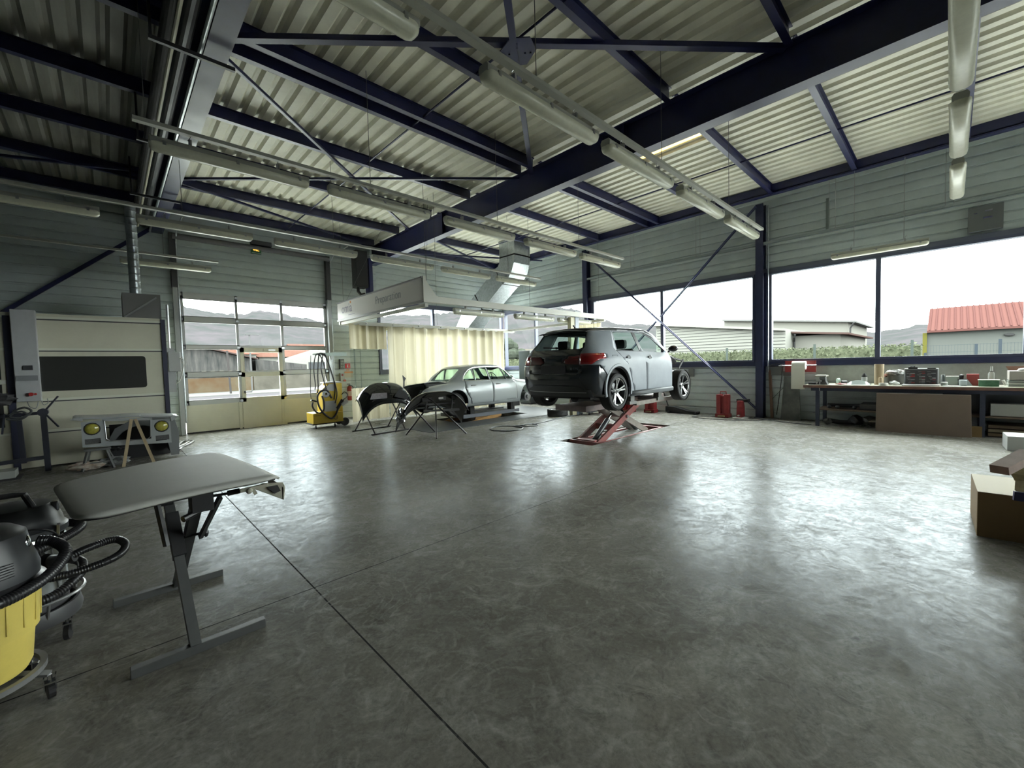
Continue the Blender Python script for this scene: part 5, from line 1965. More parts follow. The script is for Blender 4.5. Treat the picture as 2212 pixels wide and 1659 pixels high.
#  v: 0 under, 1 sill, 2 lower, 3 waist bulge, 4 shoulder, 5 belt, 6 glass mid, 7 cant rail, 8 roof, 9 roof inner
net = [
    [(-1.02, 0, .26), (-1.06, 0, .34), (-1.08, 0, .48), (-1.05, 0, .62), (-1.00, 0, .74), (-0.95, 0, .80), (-0.85, 0, .82), (-0.75, 0, .83), (-0.6, 0, .84), (-0.5, 0, .85)],
    [(-0.98, .45, .26), (-1.02, .47, .34), (-1.04, .48, .48), (-1.02, .48, .62), (-0.97, .46, .74), (-0.93, .42, .80), (-0.84, .38, .82), (-0.74, .34, .83), (-0.6, .26, .84), (-0.5, .14, .85)],
    [(-0.85, .70, .26), (-0.88, .74, .34), (-0.90, .77, .48), (-0.88, .76, .62), (-0.84, .70, .745), (-0.80, .62, .80), (-0.75, .52, .82), (-0.70, .42, .83), (-0.58, .30, .84), (-0.48, .16, .85)],
    [(-0.50, .78, .24), (-0.52, .83, .34), (-0.52, .86, .48), (-0.50, .86, .62), (-0.48, .80, .77), (-0.46, .70, .83), (-0.45, .60, .85), (-0.44, .48, .86), (-0.42, .34, .865), (-0.38, .18, .87)],
    [(0.0, .80, .22), (0.0, .855, .32), (0.0, .885, .48), (0.0, .885, .64), (0.0, .83, .80), (0.0, .74, .86), (-0.02, .64, .88), (-0.05, .52, .89), (-0.06, .36, .90), (-0.05, .19, .905)],
    [(0.30, .80, .21), (0.30, .86, .31), (0.30, .888, .48), (0.30, .885, .66), (0.30, .835, .82), (0.28, .75, .885), (0.22, .68, .96), (0.16, .61, 1.03), (0.14, .40, 1.02), (0.14, .20, 1.02)],
    [(0.60, .80, .20), (0.60, .86, .30), (0.60, .888, .48), (0.60, .88, .67), (0.60, .835, .83), (0.56, .765, .90), (0.52, .69, 1.07), (0.50, .615, 1.22), (0.48, .50, 1.27), (0.46, .25, 1.285)],
    [(0.95, .80, .20), (0.95, .86, .30), (0.95, .886, .48), (0.95, .88, .67), (0.95, .835, .83), (0.93, .77, .905), (0.90, .70, 1.10), (0.88, .62, 1.28), (0.87, .54, 1.335), (0.86, .27, 1.35)],
    [(1.35, .80, .20), (1.35, .86, .30), (1.35, .884, .48), (1.35, .88, .67), (1.35, .835, .83), (1.35, .77, .905), (1.34, .70, 1.10), (1.33, .62, 1.30), (1.33, .54, 1.355), (1.33, .27, 1.37)],
    [(1.75, .80, .20), (1.75, .86, .30), (1.75, .884, .48), (1.75, .88, .67), (1.75, .835, .83), (1.77, .77, .90), (1.74, .70, 1.09), (1.72, .62, 1.28), (1.70, .54, 1.335), (1.68, .27, 1.35)],
    [(2.05, .80, .20), (2.05, .86, .30), (2.05, .884, .48), (2.05, .88, .67), (2.06, .835, .82), (2.10, .775, .885), (2.00, .71, 1.04), (1.93, .65, 1.19), (1.90, .55, 1.26), (1.87, .28, 1.29)],
    [(2.30, .80, .20), (2.30, .86, .30), (2.30, .884, .48), (2.30, .878, .66), (2.30, .84, .81), (2.30, .78, .875), (2.26, .72, .92), (2.20, .66, .98), (2.14, .56, 1.03), (2.10, .28, 1.06)],
    [(2.60, .79, .22), (2.60, .855, .32), (2.60, .882, .48), (2.60, .875, .65), (2.60, .835, .79), (2.60, .76, .85), (2.58, .68, .865), (2.55, .56, .88), (2.50, .40, .90), (2.48, .20, .91)],
    [(3.10, .78, .24), (3.10, .845, .34), (3.10, .87, .48), (3.10, .865, .62), (3.10, .81, .76), (3.10, .72, .81), (3.08, .62, .82), (3.06, .50, .83), (3.04, .36, .85), (3.02, .18, .86)],
    [(3.50, .70, .28), (3.50, .78, .36), (3.50, .81, .48), (3.50, .80, .60), (3.50, .74, .70), (3.49, .62, .74), (3.48, .54, .75), (3.47, .44, .76), (3.46, .32, .77), (3.45, .16, .78)],
]
for r_ in net:
    r_.append((r_[-1][0], 0, r_[-1][2] + 0.002))
jb = Hull(net, 4, 3).mesh()
sd = lambda c: c.y > 0.5
jw_q = [(0.33, 0.935), (0.70, 0.925), (0.66, 1.23), (0.56, 1.20), (0.42, 1.08)]
jw_r = [(0.73, 0.93), (1.24, 0.925), (1.18, 1.275), (0.90, 1.275), (0.72, 1.235)]
jw_f = [(1.30, 0.925), (1.90, 0.915), (1.72, 1.265), (1.24, 1.28)]
jw_v = [(1.93, 0.915), (2.14, 0.91), (1.93, 1.14), (1.77, 1.255)]
jd_r = [(0.33, 0.60), (0.29, 0.74), (0.36, 0.90), (0.37, 0.915), (1.265, 0.905), (1.265, 0.285), (0.50, 0.285), (0.47, 0.42)]
jd_f = [(1.27, 0.905), (2.14, 0.89), (2.22, 0.80), (2.22, 0.31), (1.27, 0.285)]
ja_r = circ(0.0, 0.34, 0.36, 22)
ja_f = circ(2.78, 0.36, 0.38, 22)
for P_ in (jw_q, jw_r, jw_f, jw_v, jd_r, jd_f, ja_r, ja_f):
    cut(jb, P_, 'xz', sd)
boot = [(-1.2, 0.0), (-1.2, 0.62), (-0.42, 0.62), (-0.10, 0.60), (-0.02, 0.0)]
bootback = [(0.0, 0.50), (0.60, 0.50), (0.70, 0.95), (0.0, 0.95)]
cut(jb, bootback, 'yz', lambda c: c.x < -0.6)
rwin = [(-0.02, 0.0), (0.02, 0.44), (0.42, 0.42), (0.40, 0.0)]
wsn = [(1.97, 0.0), (1.90, 0.53), (2.20, 0.60), (2.28, 0.0)]
top = lambda c: c.z > 0.78
for P_ in (boot, rwin, wsn):
    cut(jb, P_, 'xy', top)
j_ws = take(jb, wsn, 'xy', top)
j_rw = take(jb, rwin, 'xy', lambda c: c.z > 0.86)
take(jb, boot, 'xy', top).free()
take(jb, bootback, 'yz', lambda c: c.x < -0.75).free()
pq = [take(jb, P_, 'xz', sd) for P_ in (jw_q, jw_r, jw_f, jw_v)]
take(jb, ja_r, 'xz', lambda c: c.y > 0.4).free()
take(jb, ja_f, 'xz', lambda c: c.y > 0.4).free()
j_dr = take(jb, jd_r, 'xz', sd)
j_df = take(jb, jd_f, 'xz', sd)


def jboth(name, bm_, m, parent=J, solid=0.012, label=None):
    q = JM(bm_.copy())
    o1 = out(name, q, m, parent, smooth=True, solid=solid, label=label)
    o2 = out(name, JM(bm_, True), m, parent, smooth=True, solid=solid, label=label)
    return o1, o2


out('body_shell', JM(mirror(jb)), SIL, J, smooth=True, solid=0.012)
jdr = jboth('rear_door', shrink(j_dr, 0.004), SIL)
jdf = jboth('front_door', shrink(j_df, 0.004), SIL)
for q in pq:
    jboth('side_window', push(q, -0.005), JGL, solid=0)
out('rear_window', JM(mirror(push(j_rw, -0.004))), JGL, J, smooth=True)
out('windscreen', JM(mirror(push(j_ws, -0.004))), JGL, J, smooth=True)
for s_ in (1, -1):
    def yy(z):
        return (0.775 - (z - 0.905) * 0.40) + 0.004
    for P_ in (jw_q, jw_r + [jw_r[0]], jw_f + [jw_f[0]], jw_v + [jw_v[0]]):
        b = B()
        b.tube([jw(p[0], s_ * yy(p[1]), p[1]) for p in P_], 0.008, 6)
        out('window_trim', b, JCH, J, smooth=True)
    b = B()
    b.tube([jw(x, s_ * yy(z), z) for x, z in ((0.28, .93), (0.31, 1.02), (0.40, 1.12), (0.55, 1.225), (0.75, 1.285), (1.1, 1.305), (1.5, 1.305), (1.74, 1.285), (1.95, 1.15), (2.17, 0.93))], 0.010, 6)
    b.tube([jw(x, s_ * yy(z), z) for x, z in ((0.28, .925), (0.72, .915), (1.27, .91))], 0.010, 6)
    out('gutter_trim', b, JCH, J, smooth=True)
    for o_, x in ((jdr[0 if s_ > 0 else 1], 0.48), (jdf[0 if s_ > 0 else 1], 1.40)):
        b = B()
        b.tube([jw(x, s_ * 0.86, 0.79), jw(x + 0.05, s_ * 0.885, 0.795), jw(x + 0.17, s_ * 0.885, 0.795), jw(x + 0.19, s_ * 0.86, 0.79)], 0.010, 6)
        out('door_handle', b, JCH, o_, smooth=True)
    b = B()
    b.tube([jw(2.24, s_ * 0.885, 0.31), jw(2.24, s_ * 0.887, 0.5), jw(2.24, s_ * 0.882, 0.66), jw(2.24, s_ * 0.845, 0.80), jw(2.26, s_ * 0.79, 0.87)], 0.003, 5)
    out('wing_seam', b, mat('seam_dark', (0.05, 0.055, 0.06), 0.5), J)
    b = B()
    rows = []
    for k in range(17):
        a = -0.1 + (pi + 0.2) * k / 16
        rows.append([tuple(jw(0.36 * cos(a), s_ * 0.885, 0.34 + 0.36 * sin(a))), tuple(jw(0.36 * cos(a), s_ * 0.60, 0.34 + 0.36 * sin(a)))])
    b.grid(rows)
    rows = []
    for k in range(17):
        a = -0.1 + (pi + 0.2) * k / 16
        rows.append([tuple(jw(2.78 + 0.38 * cos(a), s_ * 0.88, 0.36 + 0.38 * sin(a))), tuple(jw(2.78 + 0.38 * cos(a), s_ * 0.56, 0.36 + 0.38 * sin(a)))])
    b.grid(rows)
    out('wheel_housing', b, BLACKM, J, solid=0.006)
b = B()
rows = []
for x, z0, z1, y in ((-0.95, 0.40, 0.74, 0.56), (-0.1, 0.36, 0.80, 0.66), (0.0, 0.36, 0.84, 0.70), (1.2, 0.26, 0.84, 0.80), (2.2, 0.28, 0.84, 0.78)):
    rows.append([tuple(jw(x, -y, z1)), tuple(jw(x, -y, z0)), tuple(jw(x, y, z0)), tuple(jw(x, y, z1))])
b.grid(rows)
out('cabin_tub', b, CABIN, J, solid=0.01)
b = B()
b.bar(jw(-0.1, 0, 0.4), jw(-0.1, 0, 0.86), 0.02, 1.2, upv=(0, 1, 0))
b.prism([(1.95, 0.5), (2.25, 0.5), (2.3, 0.88), (2.0, 0.88)], -0.74, 0.74)
for v in b.b.verts:
    if v.co.x < 4:
        v.co = jw(v.co.x, v.co.y, v.co.z)
out('dashboard', b, CABIN, J)
for x, y in ((1.15, 0.36), (1.15, -0.36)):
    b = B()
    b.bar(jw(x, y, 0.4), jw(x - 0.18, y, 0.93), 0.5, 0.12, upv=(1, 0, 0))
    b.box(JX + x, JX + x + 0.45, JY - y - 0.25, JY - y + 0.25, JZ + 0.38, JZ + 0.5)
    out('seat', b, CABIN, J, bevel=0.03)
b = B()
b.bar(jw(0.35, 0, 0.4), jw(0.12, 0, 0.90), 1.3, 0.12, upv=(1, 0, 0))
out('rear_bench', b, CABIN, J, bevel=0.03)
b = B()
mt = Matrix.Translation(jw(1.72, 0.37, 0.93)) @ Matrix.Rotation(R(68), 4, 'Y')
c_ = [mt @ V((0.20 * cos(a * pi / 10), 0.20 * sin(a * pi / 10), 0)) for a in range(20)]
b.tube(c_, 0.011, 8, closed=True)
b.tube([c_[0], c_[10]], 0.01, 6)
b.tube([c_[5], mt @ V((0, 0, 0))], 0.01, 6)
out('steering_wheel', b, CABIN, J)
# exposed front hub, rear axle with shadowed wheel, boot hinge standing up, aerial
b = B()
b.cyl(jw(2.78, 0.60, 0.33), jw(2.78, 0.80, 0.33), 0.14, 24)
b.cyl(jw(2.78, 0.80, 0.33), jw(2.78, 0.86, 0.33), 0.07, 20)
out('brake_drum', b, STEEL, J, smooth=True)
b = B()
b.tube([jw(2.78, -0.8, 0.3), jw(2.78, 0.7, 0.3)], 0.05, 10)
b.tube([jw(2.6, 0.5, 0.2), jw(2.78, 0.72, 0.32), jw(2.9, 0.5, 0.5)], 0.035, 8)
b.box(JX + 2.3, JX + 2.6, JY - 0.62, JY - 0.4, JZ + 0.05, JZ + 0.3)
out('suspension', b, BLACKM, J)
wheel(J, jw(0, 0.70, 0.30), -1, R_=0.32, rim=0.19, style='plain')
wheel(J, jw(0, -0.74, 0.30), 1, R_=0.32, rim=0.19, style='plain')
b = B()
b.prism([(-0.02, 0.0), (0.02, 0.0), (0.03, 0.16), (0.07, 0.24), (-0.03, 0.33), (-0.01, 0.16)], -0.006, 0.006)
for v in b.b.verts:
    v.co = jw(v.co.x - 0.9, -0.35 + v.co.y, v.co.z + 0.80)
out('boot_hinge', b, BLACK, J)
b = B()
b.tube([jw(-0.05, 0.45, 0.88), jw(-0.10, 0.46, 1.1)], 0.004, 6)
out('aerial', b, BLACK, J)
b = B()
b.tube([jw(2.05, 0.80, 0.89), jw(2.02, 0.88, 0.95)], 0.008, 6)
b.ball(jw(1.98, 0.92, 0.98), 0.05, n=8, sq=(0.5, 1.2, 0.9))
b = b
out('wing_mirror', b, JCH, J, smooth=True)
# ---------------------------------------------------------------- low lift under the saloon
t = thing('low_lift', 'low scissor lift with grey platform and orange arm under the saloon car', 'car lift', (8.2, 9.9, -0.3))
b = B()
b.box(7.1, 9.3, 9.42, 9.92, 0.10, 0.20)
b.box(7.1, 9.3, 10.15, 10.55, 0.10, 0.20)
out('platform', b, mat('lift_grey', (0.12, 0.13, 0.15), 0.5), t)
OR = mat('lift_orange', (0.42, 0.22, 0.06), 0.5, var=0.2)
b = B()
b.bar((7.0, 9.45, -0.12), (8.55, 9.45, 0.10), 0.03, 0.11)
b.bar((7.0, 10.45, -0.12), (8.55, 10.45, 0.10), 0.03, 0.11)
out('arm', b, OR, t)
b = B()
b.bar((9.2, 9.52, -0.16), (7.6, 9.52, 0.08), 0.03, 0.11)
out('arm', b, OR, t)
b = B()
b.box(7.35, 7.5, 9.42, 9.6, 0.20, 0.43)
b.box(8.95, 9.1, 9.42, 9.6, 0.20, 0.42)
b.box(7.35, 7.5, 10.35, 10.5, 0.20, 0.43)
b.box(8.95, 9.1, 10.35, 10.5, 0.20, 0.42)
out('pad', b, RUBBER, t)
b = B()
b.box(6.95, 9.5, 9.40, 9.44, -0.3, -0.02)
b.box(6.95, 9.55, 9.7, 10.3, -0.3, -0.2)
out('base_frame', b, DSTEEL, t)
# ---------------------------------------------------------------- red scissor lift under the hatchback
t = thing('scissor_lift', 'worn red scissor lift standing in its floor pit and carrying the hatchback', 'car lift', (8.0, 5.08, -0.3))
PR = mat('lift_red', (0.36, 0.085, 0.08), 0.45, var=0.35, vs_=6, col2=(0.20, 0.10, 0.09))
PG = mat('lift_grey_worn', (0.26, 0.23, 0.20), 0.5, var=0.3, vs_=8)
b = B()
for y in (4.76, 5.36):
    b.box(6.85, 9.45, y - 0.05, y, -0.12, 0.0)
b.box(6.83, 6.89, 4.7, 5.46, -0.12, 0.0)
b.box(9.40, 9.46, 4.7, 5.46, -0.12, 0.0)
out('base_frame', b, PR, t)
b = B()
b.box(7.2, 9.0, 4.80, 5.28, -0.10, -0.03)
out('cover_plate', b, FLOORM, t)
b = B()
b.box(6.55, 9.73, 4.70, 5.46, -0.29, -0.26)
out('pit_tray', b, DSTEEL, t)
# pair of scissor arms, each crossing
for y, ya in ((4.84, 4.92), (5.32, 5.24)):
    out('arm', B().bar((6.95, y, -0.06), (8.75, y, 0.74), 0.045, 0.13), PR, t)
    out('arm', B().bar((9.05, ya, -0.06), (7.25, ya, 0.74), 0.045, 0.13), PG, t)
out('cross_tube', B().box(7.55, 7.68, 4.86, 5.30, 0.14, 0.26), PR, t)
out('pivot_pin', B().cyl((8.0, 4.78, 0.40), (8.0, 5.38, 0.40), 0.035, 14), STEEL, t)
cy = B()
cy.cyl((7.0, 5.0, -0.06), (7.55, 5.0, 0.36), 0.055, 18)
o = out('ram_cylinder', cy, mat('ram_grey', (0.13, 0.14, 0.145), 0.35, metal=0.4), t, smooth=True)
out('ram_rod', B().cyl((7.55, 5.0, 0.36), (7.80, 5.0, 0.55), 0.028, 14), CHROME, o, smooth=True)
o = out('ram_cylinder', B().cyl((8.95, 5.14, -0.02), (8.35, 5.14, 0.42), 0.05, 18), mat('ram_grey', (0.13, 0.14, 0.145), 0.35, metal=0.4), t, smooth=True)
out('clevis', B().box(6.88, 7.08, 4.86, 5.32, -0.12, 0.02), PR, t)
b = B()
b.box(6.05, 7.0, 4.45, 5.15, 0.70, 0.80)
b.box(6.95, 9.3, 4.62, 4.92, 0.74, 0.82)
b.box(6.95, 9.3, 5.22, 5.52, 0.74, 0.82)
out('platform', b, mat('platform_brown', (0.18, 0.13, 0.12), 0.5, var=0.25), t)
b = B()
for x in (7.1, 8.2):
    b.box(x, x + 0.14, 4.18, 4.30, 0.82, 0.95)
    b.box(x - 0.05, x + 0.2, 4.17, 5.45, 0.76, 0.82)
    b.box(x, x + 0.14, 5.35, 5.47, 0.82, 0.95)
out('support_pad', b, mat('pad_grey', (0.20, 0.20, 0.19), 0.6), t)
b = B()
b.box(7.35, 9.55, 4.20, 4.26, 0.72, 0.80)
out('runner', b, PG, t)
# ================================================================ FOREGROUND: PANEL ON STAND
PRIM = mat('panel_primer', (0.40, 0.40, 0.37), 0.6, var=0.05, vs_=5)
DST = mat('stand_paint', (0.045, 0.047, 0.05), 0.45, var=0.2)
t = thing('panel_stand', 'dark grey X shaped panel stand with two foot bars in the foreground', 'stand', (0.28, 3.4, 0))
fo = []
for y, x0, x1 in ((2.92, 0.0, 0.62), (3.9, -0.06, 0.56)):
    b = B().box(x0, x1, y - 0.025, y + 0.025, 0.0, 0.05)
    out('foot_bar', b, mat('foot_grey_paint', (0.085, 0.088, 0.088), 0.5, var=0.2), t, bevel=0.004)
out('leg', B().bar((0.275, 2.92, 0.03), (0.235, 3.62, 0.80), 0.05, 0.05), mat('foot_grey_paint', (0.085, 0.088, 0.088), 0.5), t)
out('leg', B().bar((0.285, 3.9, 0.03), (0.345, 3.05, 0.86), 0.055, 0.05), DST, t)
out('sleeve', B().bar((0.258, 3.28, 0.44), (0.246, 3.48, 0.66), 0.065, 0.065), BLACKM, t)
b = B()
b.bar((0.20, 3.30, 0.52), (0.16, 3.36, 0.87), 0.02, 0.03)
b.bar((0.37, 3.32, 0.52), (0.44, 3.0, 0.83), 0.02, 0.028)
out('strut', b, DST, t)
b = B()
b.box(0.30, 0.40, 2.94, 3.12, 0.78, 0.895)
b.box(0.18, 0.26, 3.5, 3.66, 0.72, 0.89)
b.bar((0.08, 3.6, 0.875), (0.6, 3.6, 0.875), 0.04, 0.03)
b.bar((0.12, 3.05, 0.875), (0.6, 3.05, 0.875), 0.04, 0.03)
out('head', b, BLACKM, t)
b = B()
b.tube([(0.40, 2.98, 0.85), (0.49, 2.95, 0.855)], 0.008, 8)
b.tube([(0.47, 2.955, 0.855), (0.53, 2.94, 0.86)], 0.016, 10)
b.tube([(0.34, 3.05, 0.76), (0.26, 3.0, 0.745)], 0.018, 10)
b.tube([(0.29, 3.36, 0.53), (0.39, 3.33, 0.54)], 0.009, 8)
b.ball((0.40, 3.32, 0.54), 0.022, n=8, sq=(0.7, 1, 1.3))
out('clamp_handle', b, BLACK, t)

t = thing('bonnet_panel', 'large pale grey primed car bonnet lying on the X shaped stand', 'car panel', (0.27, 3.5, 0.85))
QC = (V((-0.15, 2.70, 0)), V((0.775, 2.86, 0)), V((0.66, 4.20, 0)), V((-0.29, 3.74, 0)))


def bon(su, sv, dz=0.0):
    """squircle coordinates -1..1 -> point on the bonnet skin"""
    u_, v_ = (su + 1) / 2, (sv + 1) / 2
    p = (QC[0] * (1 - u_) + QC[1] * u_) * (1 - v_) + (QC[3] * (1 - u_) + QC[2] * u_) * v_
    z = 0.955 - 0.010 * sv * sv - 0.022 * su * su
    z -= 0.05 * max(0, (su - 0.80) / 0.20) ** 2 + 0.008 * max(0, (-su - 0.85) / 0.15) ** 2
    z -= 0.02 * max(0, (abs(sv) - 0.93) / 0.07) ** 2
    return (p.x, p.y, z + dz)


def squ(su, sv):
    n_ = 9.0 if not (su > 0 and sv > 0) else 4.0
    k_ = (abs(su) ** n_ + abs(sv) ** n_) ** (1 / n_)
    m_ = max(abs(su), abs(sv))
    s2 = m_ / k_ if k_ > 1e-6 else 1.0
    return su * s2, sv * s2


rows = []
NX, NY = 44, 44
for i in range(NX + 1):
    rows.append([bon(*squ(2 * i / NX - 1, 2 * j / NY - 1)) for j in range(NY + 1)])
out('skin', B().grid(rows), PRIM, t, smooth=True, solid=0.012, auto=70)
b = B()
edge = [(-1 + 2 * k / 16, -1) for k in range(16)] + [(1, -1 + 2 * k / 16) for k in range(16)] + [(1 - 2 * k / 16, 1) for k in range(16)] + [(-1, 1 - 2 * k / 16) for k in range(16)]
rows2 = []
for s_, dz in ((0.965, -0.014), (0.955, -0.034), (0.88, -0.05)):
    rr = [bon(*[q * s_ for q in squ(*e)], dz) for e in edge]
    rr.append(rr[0])
    rows2.append(rr)
b.grid(rows2)
b.b.faces.new([b.b.verts.new((p[0], p[1], p[2] - 0.001)) for p in rows2[-1][:-1]])
out('inner_frame', b, BLACKM, t)
b = B()
b.prism([(0.64, 0.885), (0.755, 0.87), (0.765, 0.84), (0.755, 0.76), (0.73, 0.775), (0.60, 0.862)], 2.89, 2.92)
b.prism([(0.74, 0.86), (0.758, 0.84), (0.752, 0.76), (0.74, 0.77)], 2.89, 3.2)
out('corner_return', b, mat('return_cream', (0.36, 0.35, 0.28), 0.55), t, bevel=0.004)
b = B()
b.prism([(0.66, 0.865), (0.72, 0.862), (0.735, 0.825), (0.70, 0.815)], 2.878, 2.89)
out('corner_opening', b, BLACKM, t)
b = B()
b.bar((0.52, 2.88, 0.872), (0.66, 2.88, 0.878), 0.02, 0.02)
b.bar((0.585, 2.88, 0.87), (0.60, 2.88, 0.835), 0.012, 0.018)
b.ball((0.565, 2.87, 0.865), 0.018, n=6)
out('hinge', b, mat('return_cream', (0.36, 0.35, 0.28), 0.55), t)

# ================================================================ VACUUM CLEANERS
def caster(parent, x, y, r_=0.038, a=0.0):
    b = B()
    d = V((cos(a), sin(a), 0))
    p = V((x, y, r_))
    b.tube([p - d * 0.012, p + d * 0.012], r_, 16)
    w_ = out('caster_wheel', b, BLACK, parent)
    b = B()
    b.bar(p + V((0, 0, r_ + 0.035)) - d * 0.02, p - d * 0.02, 0.03, 0.004)
    b.bar(p + V((0, 0, r_ + 0.035)) + d * 0.02, p + d * 0.02, 0.03, 0.004)
    b.box(x - 0.02, x + 0.02, y - 0.02, y + 0.02, 2 * r_, 2 * r_ + 0.008)
    b.cyl((x, y, 2 * r_), (x, y, 2 * r_ + 0.04), 0.009, 10)
    out('caster_fork', b, CHROME, w_)


def ribbed(pts, r_, n=10):
    P = spline(pts, n)
    # resample
    L = [0]
    for i in range(1, len(P)):
        L.append(L[-1] + (P[i] - P[i - 1]).length)
    st_ = 0.006
    m_ = int(L[-1] / st_)
    q = []
    rr = []
    k = 0
    for i in range(m_ + 1):
        d = i * st_
        while k < len(L) - 2 and L[k + 1] < d:
            k += 1
        f = (d - L[k]) / max(1e-6, L[k + 1] - L[k])
        q.append(P[k].lerp(P[k + 1], f))
        rr.append(r_ * (1.0 if i % 2 else 0.9))
    return q, rr


YEL = mat('vac_yellow', (0.60, 0.48, 0.11), 0.45, var=0.12)
BG = mat('vac_black', (0.03, 0.032, 0.035), 0.38)
vx, vy = -0.52, 3.12
t = thing('wet_vacuum', 'yellow and black wet vacuum cleaner cut by the left picture edge', 'vacuum cleaner', (vx, vy, 0))
M_ = Matrix.Translation((vx, vy, 0))
out('tank', B().lathe([(0, 0.17), (0.165, 0.17), (0.18, 0.20), (0.195, 0.36), (0.21, 0.365), (0.222, 0.56), (0.225, 0.575), (0, 0.575)], 40, M_), YEL, t, smooth=True, auto=30)
b = B()
for k in range(20):
    a = 2 * pi * k / 20
    p = V((vx + 0.214 * cos(a), vy + 0.214 * sin(a), 0))
    b.tube([p + V((0, 0, 0.40)), p + V((0.006 * cos(a), 0.006 * sin(a), 0.54))], 0.004, 6)
out('tank_rib', b, YEL, t)
out('rim', B().lathe([(0.222, 0.56), (0.245, 0.565), (0.245, 0.60), (0.225, 0.62), (0.2, 0.6)], 40, M_, closed=True), BLACK, t, smooth=True)
hd = out('motor_head', B().lathe([(0.225, 0.60), (0.228, 0.66), (0.215, 0.71), (0.20, 0.76), (0.19, 0.83), (0.15, 0.86), (0.05, 0.87), (0, 0.87)], 40, M_), BG, t, smooth=True)
b = B()
b.tube([(vx + 0.05, vy - 0.12, 0.85), (vx + 0.06, vy - 0.12, 0.90), (vx + 0.06, vy + 0.12, 0.90), (vx + 0.05, vy + 0.12, 0.85)], 0.018, 10)
out('handle', b, BLACK, hd)
b = B()
for k in range(6):
    z = 0.665 + k * 0.012
    a0 = -1.2
    pts = [(vx + 0.229 * cos(a0 + j * 0.08), vy + 0.229 * sin(a0 + j * 0.08), z) for j in range(6)]
    b.tube(pts, 0.002, 5)
out('vent_slot', b, BLACKM, hd)
b = B()
b.ball((vx + 0.185, vy - 0.02, 0.77), 0.03, n=8, sq=(0.6, 1.2, 1.4))
out('clip', b, CHROME, hd, smooth=True)
q, rr = ribbed([(vx - 0.1, vy - 0.30, 0.60), (vx + 0.10, vy - 0.25, 0.58), (vx + 0.24, vy - 0.12, 0.60), (vx + 0.31, vy + 0.05, 0.66), (vx + 0.26, vy + 0.16, 0.70), (vx + 0.2, vy + 0.18, 0.72)], 0.026)
out('hose', B().tube(q, rr, 14), BLACK, t, smooth=True)
b = B()
b.lathe([(0.20, 0.14), (0.225, 0.14), (0.225, 0.165), (0.20, 0.165)], 40, M_, closed=True)
for k in range(5):
    a = k * 2 * pi / 5 - 0.35
    b.bar((vx + 0.12 * cos(a), vy + 0.12 * sin(a), 0.155), (vx + 0.25 * cos(a), vy + 0.25 * sin(a), 0.12), 0.04, 0.012)
out('chassis_ring', b, mat('chassis_grey', (0.22, 0.22, 0.22), 0.35, metal=0.5), t)
for k in range(5):
    a = k * 2 * pi / 5 - 0.35
    caster(t, vx + 0.25 * cos(a), vy + 0.25 * sin(a), a=a + 0.6)

sx_, sy_ = -0.45, 3.78
t = thing('wet_vacuum', 'stainless steel drum vacuum cleaner with black head standing behind the yellow one', 'vacuum cleaner', (sx_, sy_, 0))
M_ = Matrix.Translation((sx_, sy_, 0))
SS = mat('stainless', (0.62, 0.63, 0.62), 0.14, metal=1.0)
out('tank', B().lathe([(0, 0.25), (0.19, 0.25), (0.20, 0.262), (0.205, 0.30), (0.198, 0.306), (0.205, 0.312), (0.205, 0.60), (0.21, 0.61), (0.205, 0.62), (0.205, 0.655), (0, 0.655)], 48, M_), SS, t, smooth=True, auto=30)
hd = out('motor_head', B().lathe([(0.212, 0.64), (0.222, 0.65), (0.222, 0.68), (0.205, 0.70), (0.20, 0.73), (0.175, 0.80), (0.16, 0.82), (0.05, 0.835), (0, 0.835)], 40, M_), BG, t, smooth=True)
b = B()
b.tube([(sx_ + 0.09, sy_ - 0.10, 0.82), (sx_ + 0.06, sy_ - 0.10, 0.90), (sx_ + 0.02, sy_ - 0.10, 0.905), (sx_ - 0.16, sy_ - 0.10, 0.905), (sx_ - 0.19, sy_ - 0.1, 0.82)], 0.016, 10)
out('handle', b, BLACK, hd)
b = B()
b.box(sx_ + 0.13, sx_ + 0.19, sy_ - 0.05, sy_ + 0.02, 0.76, 0.82)
out('cover', b, mat('smoked_plastic', (0.09, 0.09, 0.095), 0.2), hd, bevel=0.01)
b = B()
for a in (-0.6, 0.7, 2.6):
    b.bar((sx_ + 0.216 * cos(a), sy_ + 0.216 * sin(a), 0.58), (sx_ + 0.228 * cos(a), sy_ + 0.228 * sin(a), 0.70), 0.035, 0.012)
out('latch', b, STEEL, t)
b = B()
b.tube([(sx_ + 0.15, sy_ - 0.16, 0.50), (sx_ + 0.20, sy_ - 0.20, 0.50)], 0.034, 16)
b.tube([(sx_ + 0.19, sy_ - 0.19, 0.50), (sx_ + 0.25, sy_ - 0.22, 0.51)], 0.028, 14)
out('inlet', b, BLACK, t)
q, rr = ribbed([(sx_ + 0.22, sy_ - 0.22, 0.51), (sx_ + 0.30, sy_ - 0.18, 0.53), (sx_ + 0.42, sy_ - 0.12, 0.53), (sx_ + 0.47, sy_ - 0.19, 0.50), (sx_ + 0.42, sy_ - 0.29, 0.47), (sx_ + 0.25, sy_ - 0.33, 0.45), (sx_ + 0.10, sy_ - 0.34, 0.46), (sx_ - 0.1, sy_ - 0.38, 0.47)], 0.023)
out('hose', B().tube(q, rr, 14), BLACK, t, smooth=True)
q, rr = ribbed([(sx_ - 0.2, sy_ - 0.24, 0.60), (sx_, sy_ - 0.27, 0.585), (sx_ + 0.14, sy_ - 0.2, 0.60), (sx_ + 0.25, sy_ - 0.06, 0.62), (sx_ + 0.27, sy_ + 0.06, 0.63), (sx_ + 0.2, sy_ + 0.16, 0.63)], 0.026)
out('hose', B().tube(q, rr, 14), BLACK, t, smooth=True)
